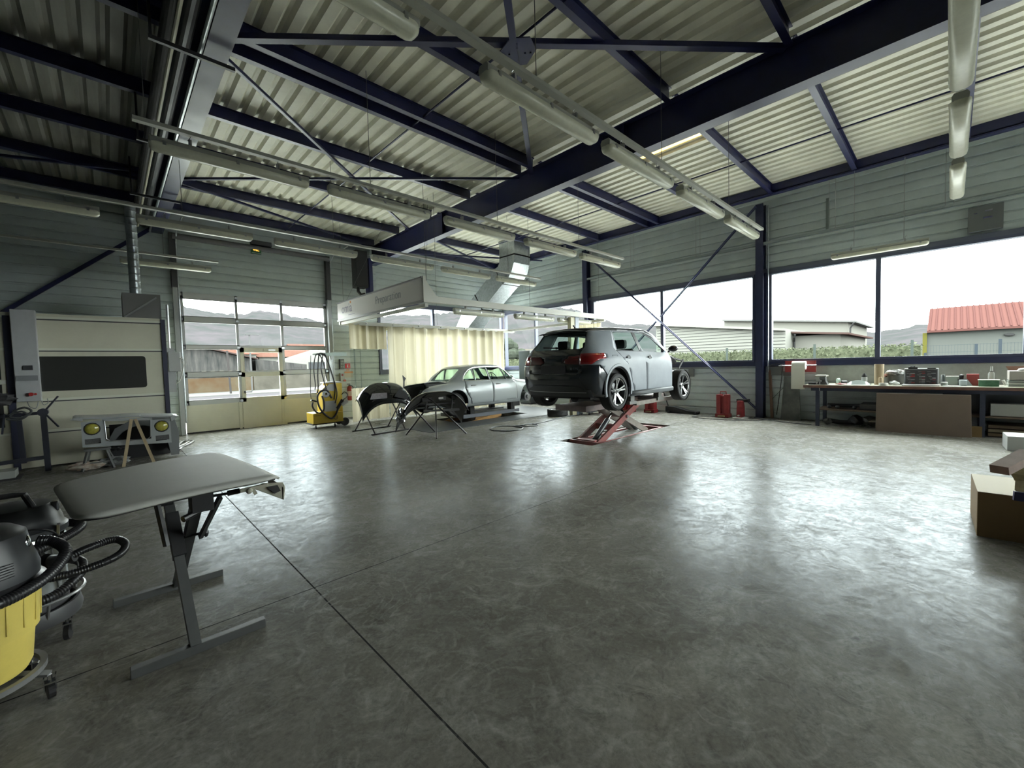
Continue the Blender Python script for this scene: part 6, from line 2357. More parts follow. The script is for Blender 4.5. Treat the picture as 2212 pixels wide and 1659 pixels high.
q, rr = ribbed([(sx_ + 0.02, sy_ - 0.34, 0.33), (sx_ + 0.16, sy_ - 0.30, 0.34), (sx_ + 0.26, sy_ - 0.20, 0.39), (sx_ + 0.27, sy_ - 0.08, 0.42), (sx_ + 0.22, sy_ + 0.02, 0.43)], 0.026)
out('hose', B().tube(q, rr, 14), BLACK, t, smooth=True)
b = B()
b.tube(spline([(sx_ - 0.02, sy_ - 0.20, 0.70), (sx_ + 0.10, sy_ - 0.20, 0.71), (sx_ + 0.17, sy_ - 0.15, 0.66), (sx_ + 0.19, sy_ - 0.13, 0.58)], 8), 0.005, 6)
out('power_cable', b, BLACK, t)
b = B()
b.lathe([(0.20, 0.14), (0.255, 0.13), (0.262, 0.16), (0.25, 0.215), (0.235, 0.215), (0.24, 0.17), (0.205, 0.17), (0.205, 0.25), (0.19, 0.25)], 44, M_, closed=True)
ch = out('chassis_ring', b, mat('chassis_plastic', (0.05, 0.05, 0.053), 0.4), t, smooth=True)
b = B()
cc = [(sx_ + 0.27 * cos(2 * pi * k / 36), sy_ + 0.27 * sin(2 * pi * k / 36), 0.285 - 0.02 * cos(2 * pi * k / 36)) for k in range(36)]
b.tube(cc, 0.010, 8, closed=True)
for k in (3, 12, 21, 30):
    b.tube([cc[k], (sx_ + 0.25 * cos(2 * pi * k / 36), sy_ + 0.25 * sin(2 * pi * k / 36), 0.18)], 0.008, 6)
out('bumper_hoop', b, mat('hoop_grey', (0.2, 0.2, 0.2), 0.3, metal=0.5), t, smooth=True)
for k in range(4):
    a = k * pi / 2 - 0.6
    caster(t, sx_ + 0.235 * cos(a), sy_ + 0.235 * sin(a), r_=0.045, a=a + 0.4)

# ================================================================ LEFT: NOSE PANEL ON TRESTLE
NP = mat('nose_paint', (0.34, 0.355, 0.36), 0.32, coat=0.4, var=0.05)
t = thing('nose_panel', 'grey front nose panel of an old car with two round yellow headlamps', 'car panel', (0.2, 10.0, 0.4))
NYP = 9.95
# front face with openings: build from strips
b = B()
def quad(pts):
    b.b.faces.new([b.b.verts.new(p) for p in pts])
def ring_panel(cx, cz, w2, h2, r_, y):
    """square plate w2 x h2 with a round hole radius r_"""
    n = 32
    o = []
    for k in range(n):
        a = 2 * pi * k / n
        c0, s0 = cos(a), sin(a)
        q = min(w2 / abs(c0) if abs(c0) > 1e-6 else 9, h2 / abs(s0) if abs(s0) > 1e-6 else 9)
        o.append((V((cx + c0 * q, y, cz + s0 * q)), V((cx + c0 * r_, y + 0.0, cz + s0 * r_)), V((cx + c0 * r_ * 0.96, y + 0.07, cz + s0 * r_ * 0.96))))
    for k in range(n):
        A_, C_ = o[k], o[(k + 1) % n]
        quad([A_[0], C_[0], C_[1], A_[1]])
        quad([A_[1], C_[1], C_[2], A_[2]])
HZ = 0.665
for hx, hz, sg in ((-0.255, 0.685, -1), (0.645, 0.625, 1)):
    ring_panel(hx, hz, 0.125, 0.125, 0.108, NYP)
for hx, z0, z1 in ((-0.255, 0.40, 0.56), (0.645, 0.335, 0.50)):
    for (xa, xc, za, zc) in ((-0.125, -0.095, z0, z1), (0.095, 0.125, z0, z1), (-0.095, 0.095, z0, z0 + 0.03), (-0.095, 0.095, z1 - 0.04, z1)):
        quad([(hx + xa, NYP, za), (hx + xc, NYP, za), (hx + xc, NYP, zc), (hx + xa, NYP, zc)])
def slant(x):
    return -0.065 * (x - 0.2) / 0.9
def strip(x0, x1, z0, z1, y=NYP):
    quad([(x0, y, z0 + slant(x0)), (x1, y, z0 + slant(x1)), (x1, y, z1 + slant(x1)), (x0, y, z1 + slant(x0))])
strip(-0.13, 0.52, 0.375, 0.44)
strip(-0.13, -0.10, 0.44, 0.80)
strip(0.49, 0.52, 0.44, 0.80)
strip(-0.13, 0.52, 0.775, 0.82)
strip(-0.38, 0.77, 0.35, 0.38, NYP - 0.03)
out('face', b, NP, t, solid=0.004)
rows = []
for i in range(25):
    f = i / 24
    x = -0.47 + f * 1.34
    hump = 0.02 * math.exp(-((x - 0.28) / 0.22) ** 2) + 0.015
    z = 0.835 + slant(x) + hump
    pinch = 0.03 if (i in (0, 24)) else 0
    rows.append([(x, NYP - 0.03 - (0.03 if i in (0, 24) else 0), z - 0.03 + pinch * 0.6), (x, NYP - 0.015, z - 0.004), (x, NYP + 0.10, z + 0.015), (x * 0.97 + 0.005, NYP + 0.30, z + 0.02)])
out('top_panel', B().grid(rows), NP, t, smooth=True, solid=0.008)
b = B().tube([(0.35, NYP - 0.03, 0.85), (0.38, NYP + 0.10, 0.862), (0.40, NYP + 0.3, 0.868)], 0.004, 6)
out('centre_rib', b, CHROME, t)
# side wings of the nose: pointed tips
b = B()
b.prism([(-0.50, 0.865), (-0.36, 0.83), (-0.36, 0.85), (-0.42, 0.88)], NYP - 0.05, NYP + 0.1)
b.prism([(0.90, 0.79), (0.78, 0.70), (0.77, 0.78), (0.82, 0.80)], NYP - 0.05, NYP + 0.12)
out('wing_tip', b, NP, t, bevel=0.004)
for hx, hz in ((-0.255, 0.685), (0.645, 0.625)):
    mt = Matrix.Translation((hx, NYP + 0.02, hz)) @ Matrix.Rotation(R(90), 4, 'X')
    h_ = out('headlamp', B().lathe([(0, 0.035), (0.05, 0.03), (0.085, 0.012), (0.092, 0.0)], 28, mt), mat('headlamp_yellow', (0.42, 0.38, 0.07), 0.12, coat=0.6, var=0.3, vs_=40), t, smooth=True)
    out('bezel', B().lathe([(0.088, 0.0), (0.092, 0.02), (0.106, 0.018), (0.108, -0.02)], 28, mt), BLACK, h_, smooth=True)
    b = B().box(hx - 0.095, hx + 0.095, NYP + 0.02, NYP + 0.03, hz - 0.25, hz - 0.155)
    out('grille_insert', b, mat('grille_grey', (0.09, 0.09, 0.09), 0.5, var=0.5, vs_=60), t)
b = B()
b.tube([(-0.10, NYP - 0.004, 0.80), (-0.09, NYP - 0.008, 0.50), (-0.05, NYP - 0.008, 0.455), (0.44, NYP - 0.008, 0.42), (0.48, NYP - 0.008, 0.46), (0.495, NYP - 0.004, 0.76)], 0.008, 8)
out('opening_trim', b, STEEL, t, smooth=True)
t = thing('trestle', 'small grey trestle carrying the left end of the nose panel', 'trestle', (-0.22, 10.0, 0))
TG = mat('trestle_grey', (0.13, 0.135, 0.13), 0.5, var=0.3)
for p0, p1 in (((-0.40, 9.86, 0), (-0.32, 9.98, 0.34)), ((-0.36, 10.22, 0), (-0.30, 10.02, 0.34)), ((-0.02, 9.86, 0), (-0.11, 9.98, 0.34)), ((0.02, 10.22, 0), (-0.10, 10.02, 0.34))):
    out('leg', B().bar(p0, p1, 0.03, 0.03), TG, t)
out('top_bar', B().box(-0.37, -0.04, 9.95, 10.05, 0.31, 0.345), TG, t)
out('stretcher', B().bar((-0.37, 9.90, 0.12), (-0.05, 9.90, 0.12), 0.02, 0.02), TG, t)
t = thing('wooden_prop', 'pair of pale wooden battens leaning as a prop through the nose panel', 'prop', (0.28, 9.95, 0))
out('batten', B().bar((0.10, 9.80, 0.0), (0.24, 9.90, 0.80), 0.045, 0.02, upv=(0, 1, 0)), WOOD, t)
out('batten', B().bar((0.50, 9.80, 0.0), (0.29, 9.90, 0.80), 0.045, 0.02, upv=(0, 1, 0)), WOOD, t)
# dark wing with wheel arch standing behind
t = thing('car_wing', 'dark front wing with a big wheel arch standing behind the nose panel', 'car panel', (0.4, 10.4, 0))
pts = [(0.78, 0.02), (0.90, 0.02), (0.92, 0.45), (0.86, 0.72), (0.74, 0.80), (0.3, 0.78), (0.02, 0.62), (-0.1, 0.36)] + [(0.36 + 0.40 * cos(a), 0.12 + 0.52 * sin(a)) for a in [R(150 - k * 13) for k in range(12)]]
b = B().prism(pts, 10.30, 10.33)
out('skin', b, mat('wing_grey', (0.17, 0.18, 0.185), 0.4), t, bevel=0.004)
b = B()
rows = []
for k in range(15):
    a = R(160 - k * 11.5)
    rows.append([(0.36 + 0.40 * cos(a), 10.28, 0.12 + 0.52 * sin(a)), (0.36 + 0.40 * cos(a), 10.75, 0.12 + 0.52 * sin(a))])
b.grid(rows)
b.box(-0.05, 0.80, 10.72, 10.75, 0.0, 0.66)
out('inner_liner', b, BLACKM, t)
# plastic bag heap under the trestle
rn = random.Random(5)
def crumple(c, r_, sq, seed, n=3):
    rn = random.Random(seed)
    bm = bmesh.new()
    bmesh.ops.create_icosphere(bm, subdivisions=n, radius=r_)
    for v in bm.verts:
        k = 1 + rn.uniform(-0.22, 0.22)
        v.co = V((v.co.x * sq[0] * k, v.co.y * sq[1] * k, max(-r_ * sq[2] * 0.9, v.co.z * sq[2] * k))) + V(c)
    zm = min(v.co.z for v in bm.verts)
    return bm
bm = crumple((-0.36, 9.95, 0.075), 0.14, (1.5, 0.8, 0.5), 2)
tag(out('plastic_bag', bm, mat('bag_white', (0.42, 0.40, 0.36), 0.3, var=0.4, vs_=14, col2=(0.25, 0.17, 0.12))), 'crumpled pale plastic bag under the left trestle legs', 'bag')
bm = crumple((-0.02, 10.05, 0.085), 0.16, (1.3, 0.7, 0.5), 3)
tag(out('plastic_bag', bm, mat('bag_clear', (0.22, 0.23, 0.23), 0.2, var=0.4, vs_=14)), 'dull clear plastic sheet heap behind the trestle', 'bag')
bm = crumple((0.05, 10.22, 0.29), 0.07, (1.5, 0.8, 0.8), 8)
tag(out('rag', bm, BLACKM), 'black rag bundled on the trestle', 'rag')
b = B()
b.tube([(0.96, 10.9, 0.02), (1.05, 11.3, 0.02), (1.2, 11.6, 0.02), (1.32, 12.0, 0.02), (1.25, 12.3, 0.02), (1.1, 12.0, 0.03), (1.0, 11.5, 0.03), (0.92, 11.1, 0.03)], 0.02, 8)
b.tube([(0.92, 11.0, 0.05), (1.1, 11.4, 0.05), (1.22, 11.8, 0.05), (1.18, 12.1, 0.04)], 0.016, 8)
tag(out('cable_coil', b, mat('cable_pale', (0.35, 0.35, 0.34), 0.4, var=0.5, vs_=8, col2=(0.03, 0.03, 0.03))), 'black and pale cables lying coiled by the gate corner', 'cable')
# dark spray stand on the far left
t = thing('panel_rack', 'black tubular panel rack with spread prongs before the spray booth', 'rack', (-1.0, 10.5, 0))
BT = mat('rack_black', (0.03, 0.032, 0.045), 0.4)
out('post', B().bar((-0.82, 10.5, 0), (-0.83, 10.5, 1.02), 0.07, 0.07), BT, t)
out('post', B().bar((-1.09, 10.6, 0.16), (-1.11, 10.6, 1.0), 0.06, 0.06), BT, t)
out('post', B().bar((-1.75, 10.5, 0), (-1.75, 10.5, 1.02), 0.07, 0.07), BT, t)
out('lower_rail', B().bar((-1.8, 10.52, 0.19), (-0.82, 10.52, 0.23), 0.04, 0.06), BT, t)
out('upper_rail', B().bar((-1.8, 10.5, 0.94), (-0.85, 10.5, 0.98), 0.04, 0.05), BT, t)
b = B()
b.cyl((-0.83, 10.43, 0.99), (-0.83, 10.57, 0.99), 0.065, 18)
hb = out('hub', b, BT, t)
out('prong', B().bar((-0.80, 10.45, 1.02), (-0.64, 10.42, 1.25), 0.03, 0.022), BT, hb)
out('prong', B().bar((-0.80, 10.45, 0.96), (-0.66, 10.42, 0.73), 0.03, 0.022), BT, hb)
out('prong', B().bar((-1.24, 10.45, 1.0), (-1.28, 10.45, 0.68), 0.03, 0.022), BT, hb)
bm = crumple((-1.4, 10.35, 1.24), 0.2, (1.5, 0.5, 0.55), 11)
tag(out('jacket', bm, BLACKM), 'black jacket or cover thrown over the rack at the left edge', 'cover')
b = B()
b.tube(spline([(-1.15, 10.42, 1.04), (-1.02, 10.40, 1.09), (-0.95, 10.40, 1.02), (-1.05, 10.4, 0.93), (-1.18, 10.42, 0.95), (-1.14, 10.42, 1.02)], 6), 0.016, 8)
b.tube(spline([(-1.2, 10.42, 0.98), (-1.06, 10.40, 1.03), (-1.0, 10.40, 0.96), (-1.1, 10.4, 0.89), (-1.22, 10.42, 0.92)], 6), 0.014, 8)
tag(out('hose_coil', b, mat('hose_dark', (0.05, 0.055, 0.055), 0.5)), 'dark coiled hose hung on the black rack', 'hose')
t = thing('floor_box', 'pale low crate with dark base under the rack at the left edge', 'crate', (-1.35, 10.1, 0))
out('body', B().box(-1.9, -1.13, 10.0, 10.35, 0.03, 0.14), mat('crate_pale', (0.30, 0.31, 0.29), 0.5), t)
out('base', B().box(-1.9, -1.08, 9.98, 10.37, 0.0, 0.03), BLACKM, t)

# ================================================================ YELLOW SPOT WELDER
WY_ = mat('machine_yellow', (0.62, 0.42, 0.03), 0.4, var=0.1)
t = thing('spot_welder', 'yellow wheeled spot welding machine with black cables hung from a gallows arm', 'welder', (4.35, 11.9, 0))
out('base_box', B().prism([(3.83, 0.14), (4.62, 0.14), (4.62, 0.40), (4.35, 0.44), (3.83, 0.42)], 11.62, 12.15), WY_, t, bevel=0.01)
bd = out('body', B().prism([(4.12, 0.42), (4.66, 0.38), (4.66, 1.20), (4.30, 1.20), (4.12, 1.04)], 11.72, 12.15), WY_, t, bevel=0.012)
out('control_panel', B().prism([(4.14, 1.03), (4.31, 1.185), (4.50, 1.185), (4.42, 0.98)], 11.705, 11.72), mat('panel_silver', (0.42, 0.42, 0.42), 0.4), bd)
out('front_plate', B().box(4.16, 4.48, 11.70, 11.72, 0.44, 0.72), GREYP, bd)
b = B().box(4.63, 4.665, 11.8, 12.1, 0.45, 1.1)
out('side_panel', b, mat('machine_side_grey', (0.28, 0.28, 0.27), 0.5), bd)
out('top_tray', B().box(4.22, 4.66, 11.74, 12.13, 1.20, 1.235), mat('tray_white', (0.5, 0.5, 0.48), 0.4), bd)
b = B()
cc = [(4.42 + 0.05 * cos(2 * pi * k / 20), 11.61, 0.27 + 0.06 * sin(2 * pi * k / 20)) for k in range(20)]
b.tube(cc, 0.009, 6, closed=True)
out('emblem', b, mat('emblem_olive', (0.30, 0.20, 0.02), 0.5), t)
out('logo_strip', B().box(3.88, 4.02, 11.612, 11.62, 0.35, 0.37), mat('emblem_olive', (0.30, 0.20, 0.02), 0.5), t)
out('chassis', B().box(3.80, 4.66, 11.6, 12.17, 0.115, 0.14), BLACKM, t)
for x, y in ((3.90, 11.68), (4.40, 11.68)):
    caster(t, x, y, 0.045)
mt = Matrix.Translation((4.70, 11.72, 0.115)) @ Matrix.Rotation(R(90), 4, 'X')
out('rear_wheel', B().lathe([(0, -0.02), (0.05, -0.025), (0.06, -0.03), (0.11, -0.03), (0.115, 0), (0.11, 0.03), (0.06, 0.03), (0.05, 0.025), (0, 0.03)], 28, mt), RUBBER, t, smooth=True)
out('rear_wheel', B().lathe([(0, -0.02), (0.05, -0.025), (0.06, -0.03), (0.11, -0.03), (0.115, 0), (0.11, 0.03), (0.06, 0.03), (0.05, 0.025), (0, 0.03)], 28, Matrix.Translation((4.70, 12.15, 0.115)) @ Matrix.Rotation(R(90), 4, 'X')), RUBBER, t, smooth=True)
b = B()
b.tube([(4.55, 12.1, 1.2), (4.55, 12.1, 1.85), (4.50, 12.05, 1.96)], 0.018, 8)
out('gallows_post', b, STEEL, t)
b = B()
b.prism([(3.95, 1.975), (4.85, 1.94), (4.87, 1.98), (4.84, 2.06), (4.10, 2.03), (3.95, 2.01)], 11.80, 11.83)
out('gallows_arm', b, mat('arm_pale_green', (0.42, 0.52, 0.48), 0.35), t, bevel=0.004)
CB = mat('cable_black', (0.03, 0.028, 0.03), 0.5)
def wcable(pts, r_):
    out('cable', B().tube(spline(pts, 8), r_, 8), CB, t, smooth=True)
wcable([(4.28, 11.78, 1.3), (4.22, 11.76, 1.7), (4.12, 11.78, 1.98), (4.02, 11.8, 1.95), (3.96, 11.8, 1.6), (3.98, 11.8, 1.2), (3.96, 11.78, 1.05)], 0.014)
wcable([(4.42, 11.7, 0.75), (4.46, 11.7, 1.1), (4.36, 11.72, 1.6), (4.26, 11.76, 1.93), (4.12, 11.8, 2.0), (4.06, 11.8, 1.5), (4.05, 11.8, 1.1), (4.02, 11.8, 0.95)], 0.016)
wcable([(4.44, 11.68, 0.65), (4.5, 11.68, 0.95), (4.4, 11.7, 1.45), (4.25, 11.78, 2.0), (4.15, 11.78, 1.7), (4.16, 11.74, 1.4), (4.24, 11.7, 1.0)], 0.016)
wcable([(3.90, 11.8, 1.96), (3.87, 11.8, 1.5), (3.85, 11.8, 0.95), (3.86, 11.78, 0.75)], 0.008)
wcable([(4.36, 11.72, 0.8), (4.22, 11.66, 1.02), (4.06, 11.64, 1.0), (3.96, 11.62, 0.86), (3.98, 11.6, 0.62), (4.08, 11.58, 0.42), (4.24, 11.56, 0.27), (4.34, 11.57, 0.28), (4.44, 11.6, 0.40), (4.5, 11.62, 0.55)], 0.026)
wcable([(3.86, 11.7, 0.72), (3.84, 11.68, 0.62), (3.90, 11.66, 0.48), (4.0, 11.64, 0.42), (4.1, 11.62, 0.5), (4.12, 11.62, 0.7), (4.08, 11.62, 0.88)], 0.024)
b = B()
b.bar((3.82, 11.7, 0.78), (3.96, 11.7, 0.73), 0.06, 0.04)
b.tube([(4.46, 11.6, 0.50), (4.60, 11.56, 0.74)], 0.045, 12)
b.tube(spline([(4.58, 11.56, 0.72), (4.70, 11.56, 0.80), (4.74, 11.56, 0.88), (4.66, 11.57, 0.95), (4.58, 11.57, 0.88)], 6), 0.012, 6)
out('welding_gun', b, BLACK, t)
out('gun_body', B().tube([(4.56, 11.555, 0.60), (4.72, 11.54, 0.70)], 0.05, 12), mat('gun_grey', (0.35, 0.36, 0.37), 0.4), t)
b = B()
b.lathe([(0.03, -0.02), (0.09, -0.02), (0.10, 0), (0.09, 0.02), (0.03, 0.02)], 24, Matrix.Translation((4.20, 11.68, 0.92)) @ Matrix.Rotation(R(90), 4, 'X'), closed=True)
out('cable_reel', b, STEEL, t)

# ================================================================ TRESTLES WITH BUMPERS
XST = mat('trestle_black', (0.025, 0.02, 0.022), 0.35)
t = thing('folding_trestle', 'black tubular folding trestle with floor bars nearest the gate', 'trestle', (4.85, 9.9, 0))
for y, w_ in ((10.35, 4.42), (9.42, 4.46)):
    pass
def xtube(p0, p1, p2=None, nm='leg'):
    out(nm, B().tube([p0, p1] + ([p2] if p2 else []), 0.016, 10), XST, t, smooth=True)
xtube((4.40, 10.36, 0.02), (4.53, 9.62, 0.86), (4.56, 9.5, 0.92))
xtube((4.47, 9.40, 0.02), (4.42, 10.1, 0.80), (4.42, 10.2, 0.88))
xtube((5.30, 10.38, 0.02), (5.32, 9.70, 0.70), (5.34, 9.6, 0.78))
xtube((5.32, 9.50, 0.02), (5.30, 10.1, 0.70), (5.30, 10.2, 0.78))
out('floor_bar', B().tube([(4.33, 10.37, 0.016), (5.38, 10.40, 0.016)], 0.016, 8), XST, t)
out('floor_bar', B().tube([(4.38, 9.40, 0.016), (5.42, 9.50, 0.016)], 0.016, 8), XST, t)
out('top_bar', B().tube([(4.56, 9.5, 0.92), (5.34, 9.6, 0.78)], 0.014, 8), XST, t)
out('top_bar', B().tube([(4.42, 10.2, 0.88), (5.30, 10.2, 0.78)], 0.014, 8), XST, t)


def bumper(name, lab, x0, x1, y0_, y1_, z, sag, depth, m_, n=40, hgt=0.36, bend=0.30):
    """U shaped plastic bumper resting skin up: arched across its length with drooping ends"""
    t_ = thing(name, lab, 'bumper', ((x0 + x1) / 2, (y0_ + y1_) / 2, z - 0.3))
    rows = []
    for i in range(n + 1):
        f = i / n
        s_ = 2 * f - 1
        cx_ = x0 + (x1 - x0) * f
        cy_ = y0_ + (y1_ - y0_) * f
        zz = z - sag * abs(s_) ** 3.0
        row = []
        for k in range(13):
            a = -0.15 + (pi * 0.62) * k / 12
            row.append((cx_, cy_ - depth * cos(a) * (1 - 0.25 * abs(s_)), zz - hgt + hgt * sin(a) * 1.0 - 0.04 * sin(3 * a)))
        rows.append(row)
    o = out('skin', B().grid(rows), m_, t_, smooth=True, solid=0.006)
    return t_, rows


GB = mat('gloss_black_paint', (0.012, 0.013, 0.016), 0.08, coat=1.0)
t_, rws = bumper('rear_bumper', 'glossy black plastic bumper skin lying arched over the trestle nearest the gate', 4.28, 5.62, 9.95, 9.72, 1.18, 0.42, 0.42, GB, hgt=0.42)
b = B()
for k in range(5):
    b.box(4.56 + k * 0.09, 4.57 + k * 0.09, 9.50, 9.52, 0.93, 0.96)
out('clip_row', b, BLACKM, t_)
b = B().grid([[(4.42, 9.47, 0.84), (4.85, 9.47, 0.84)], [(4.46, 9.45, 0.98), (4.84, 9.45, 0.98)]])
out('inner_strip', b, mat('bumper_inner_grey', (0.35, 0.32, 0.34), 0.35, var=0.3, vs_=20), t_, solid=0.004)
b = B().prism([(4.98, 0.88), (5.32, 0.78), (5.38, 0.90), (5.12, 1.06)], 9.36, 9.365)
out('opening', b, BLACKM, t_)
t = thing('folding_trestle', 'black tubular folding trestle standing on crossed legs in front of the saloon car', 'trestle', (5.5, 8.3, 0))
def xt(p0, p1, p2):
    out('leg', B().tube([p0, p1, p2], 0.019, 10), XST, t, smooth=True)
xt((5.09, 7.75, 0.0), (5.62, 8.55, 0.68), (5.68, 8.62, 0.78))
xt((5.92, 7.76, 0.0), (5.20, 8.05, 0.82), (5.12, 8.1, 0.88))
xt((4.92, 8.77, 0.0), (5.42, 8.45, 0.72), (5.5, 8.42, 0.80))
xt((5.62, 8.6, 0.0), (4.86, 8.5, 0.78), (4.80, 8.5, 0.84))
t_, rws = bumper('front_bumper', 'large black front bumper with open underside resting on the crossed trestle', 4.45, 6.20, 8.12, 8.05, 0.98, 0.50, -0.34, GB, hgt=0.30)
b = B()
for (x, w2) in ((5.0, 0.25), (5.45, 0.18), (5.8, 0.12)):
    b.box(x, x + w2, 8.12, 8.14, 0.80, 0.88)
b.bar((4.95, 8.2, 0.74), (5.9, 8.17, 0.70), 0.05, 0.03)
b.bar((5.0, 8.1, 0.60), (5.95, 8.05, 0.55), 0.03, 0.05)
b.bar((5.05, 8.1, 0.60), (5.1, 8.1, 0.8), 0.03, 0.03)
b.bar((5.75, 8.1, 0.55), (5.8, 8.1, 0.8), 0.03, 0.03)
out('carrier', b, mat('carrier_grey', (0.05, 0.05, 0.052), 0.4), t_)
b = B().box(5.42, 5.55, 8.11, 8.118, 0.83, 0.87)
out('sticker', b, WHITE, t_)
bm = crumple((4.5, 8.22, 0.52), 0.12, (0.8, 0.9, 1.5), 21)
out('foil_end', bm, mat('foil_wrap', (0.45, 0.45, 0.48), 0.12, metal=0.8, var=0.8, vs_=20, col2=(0.02, 0.02, 0.02)), t_, label='shiny crumpled end piece')

# hose coils, loose wheel
b = B()
pts = [(7.0 + 0.38 * cos(a), 7.55 + 0.42 * sin(a), 0.012) for a in [2 * pi * k / 30 - 0.5 for k in range(31)]]
pts = pts + [(7.35, 7.65, 0.02), (7.6, 7.5, 0.014)]
pts += [(7.75 + 0.22 * cos(a), 7.48 + 0.2 * sin(a), 0.012) for a in [2 * pi * k / 20 + 2.6 for k in range(20)]]
pts += [(8.3, 7.55, 0.012), (9.0, 7.7, 0.012), (10.05, 7.80, 0.012)]
o = out('air_hose', B().tube(spline(pts, 3), 0.012, 8), mat('air_hose_grey', (0.10, 0.11, 0.12), 0.4), None, smooth=True)
tag(o, 'thin air hose lying in two loops on the floor before the lift', 'hose')
t = thing('loose_wheel', 'loose wheel lying flat on the floor behind the scissor lift', 'wheel', (9.72, 8.2, 0))
wheel(t, (9.72, 8.2, 0.10), 1, R_=0.31, w_=0.20, rim=0.20, style='plain', name='tyre', flat=True)
b = B()
for k in range(8):
    a = k * pi / 4
    b.ball((9.72 + 0.12 * cos(a), 8.2 + 0.12 * sin(a), 0.165), 0.03, n=5, sq=(1, 1, 0.3))
b.lathe([(0, 0.17), (0.18, 0.165), (0.19, 0.15)], 24, Matrix.Translation((9.72, 8.2, 0)))
out('steel_disc', b, mat('disc_pale', (0.45, 0.46, 0.44), 0.35, metal=0.5, var=0.4, vs_=30), t)
# tool cart and red jack cart
t = thing('tool_cart', 'dark wheeled tool cart under the tail of the hatchback', 'cart', (10.6, 7.7, 0))
out('body', B().box(10.32, 10.95, 7.45, 7.82, 0.12, 0.62), BLACKM, t, bevel=0.01)
out('bottom_shelf', B().box(10.30, 10.97, 7.43, 7.84, 0.08, 0.11), DSTEEL, t)
for x, y in ((10.36, 7.5), (10.9, 7.5), (10.36, 7.78), (10.9, 7.78)):
    caster(t, x, y, 0.035)
t = thing('red_cart', 'low red wheeled hand cart behind the scissor lift', 'cart', (11.1, 7.2, 0))
out('deck', B().prism([(10.85, 0.20), (11.45, 0.16), (11.45, 0.22), (11.1, 0.48), (10.85, 0.50)], 7.0, 7.3), mat('bright_red', (0.6, 0.03, 0.05), 0.35), t, bevel=0.01)
for x, y in ((10.92, 7.02), (11.38, 7.02), (10.92, 7.28), (11.38, 7.28)):
    caster(t, x, y, 0.055)
# black cabinet and isolator by the window beyond the bay
t = thing('cabinet', 'tall narrow dark cabinet by the window behind the hatchback', 'cabinet', (12.1, 11.6, 0))
out('body', B().box(11.85, 12.35, 11.35, 11.95, 0.05, 2.12), mat('cabinet_charcoal', (0.05, 0.055, 0.055), 0.4), t, bevel=0.008)
out('plinth', B().box(11.88, 12.33, 11.38, 11.93, 0, 0.05), BLACKM, t)
out('door', B().box(11.84, 11.85, 11.38, 11.92, 0.1, 2.08), mat('cabinet_glass', (0.07, 0.085, 0.08), 0.15), t)
t = thing('isolator_box', 'white isolator box with red knob under the far window sill', 'switch', (12.5, 12.2, 0.9))
out('box', B().box(12.44, 12.57, 12.0, 12.35, 0.95, 1.27), WHITE, t, bevel=0.01)
out('knob', B().cyl((12.41, 12.15, 1.12), (12.44, 12.15, 1.12), 0.045, 14), REDP, t)
# ================================================================ RIGHT SIDE: JACKS, WORKBENCH
RJ = mat('jack_red', (0.24, 0.02, 0.024), 0.4, var=0.25)


def jack_tall(lab, x, y, rz=0.0, group=None):
    t = thing('bottle_jack', lab, 'jack', (x, y, 0), rz, group)
    b = B()
    b.box(-0.13, 0.13, -0.17, 0.17, 0.0, 0.10)
    out('base', b, RJ, t, world=False, bevel=0.01)
    b = B()
    b.box(-0.10, 0.10, -0.15, -0.04, 0.10, 0.62)
    b.box(-0.10, 0.10, 0.04, 0.15, 0.10, 0.62)
    b.box(-0.06, 0.06, -0.04, 0.04, 0.10, 0.58)
    out('column', b, RJ, t, world=False, bevel=0.008)
    b = B()
    b.tube([(-0.03, -0.09, 0.6), (-0.03, -0.08, 0.70), (-0.03, 0.06, 0.70), (-0.03, 0.07, 0.6)], 0.012, 8)
    out('handle', b, RJ, t, world=False)
    out('lifting_toe', B().box(-0.2, -0.1, -0.08, 0.08, 0.03, 0.06), mat('toe_tan', (0.28, 0.22, 0.12), 0.5), t, world=False)
    return t


jack_tall('tall red lifting jack with handle, left of the small red jack by the blue column', 11.98, 4.25)
jack_tall('tall red lifting jack half hidden behind the front of the scissor lift, nearer the window', 11.95, 6.35)
jack_tall('tall red lifting jack seen between the scissor arms of the lift', 11.7, 6.95)
t = thing('small_jack', 'short red jack with pale foot plates beside the blue window column', 'jack', (12.0, 3.82, 0))
out('foot_plate', B().box(11.75, 12.15, 3.66, 3.96, 0.0, 0.03), mat('foot_pale', (0.5, 0.5, 0.47), 0.4), t)
b = B()
b.prism([(11.90, 0.03), (12.14, 0.03), (12.12, 0.30), (12.06, 0.46), (11.96, 0.46), (11.92, 0.30)], 3.76, 3.90)
out('body', b, RJ, t, bevel=0.01)
b = B()
b.tube([(11.9, 3.83, 0.08), (11.72, 3.80, 0.10)], 0.02, 8)
out('lever', b, mat('foot_pale', (0.5, 0.5, 0.47), 0.4), t)
out('head', B().box(12.04, 12.2, 3.66, 3.94, 0.42, 0.50), BLACKM, t)
t = thing('floor_jack', 'long black trolley jack lying by the wall under the window', 'jack', (12.2, 5.4, 0))
b = B()
b.prism([(5.95, 0.03), (5.0, 0.03), (5.0, 0.08), (5.3, 0.10), (5.7, 0.2), (5.95, 0.2)], 12.08, 12.30, plane='yz')
out('frame', b, BLACKM, t, bevel=0.01)
out('handle', B().tube([(12.15, 5.88, 0.18), (12.18, 6.05, 0.62)], 0.018, 8), BLACKM, t)
for y in (5.05, 5.85):
    out('roller', B().cyl((12.05, y, 0.035), (12.33, y, 0.035), 0.035, 14), DSTEEL, t)
b = B()
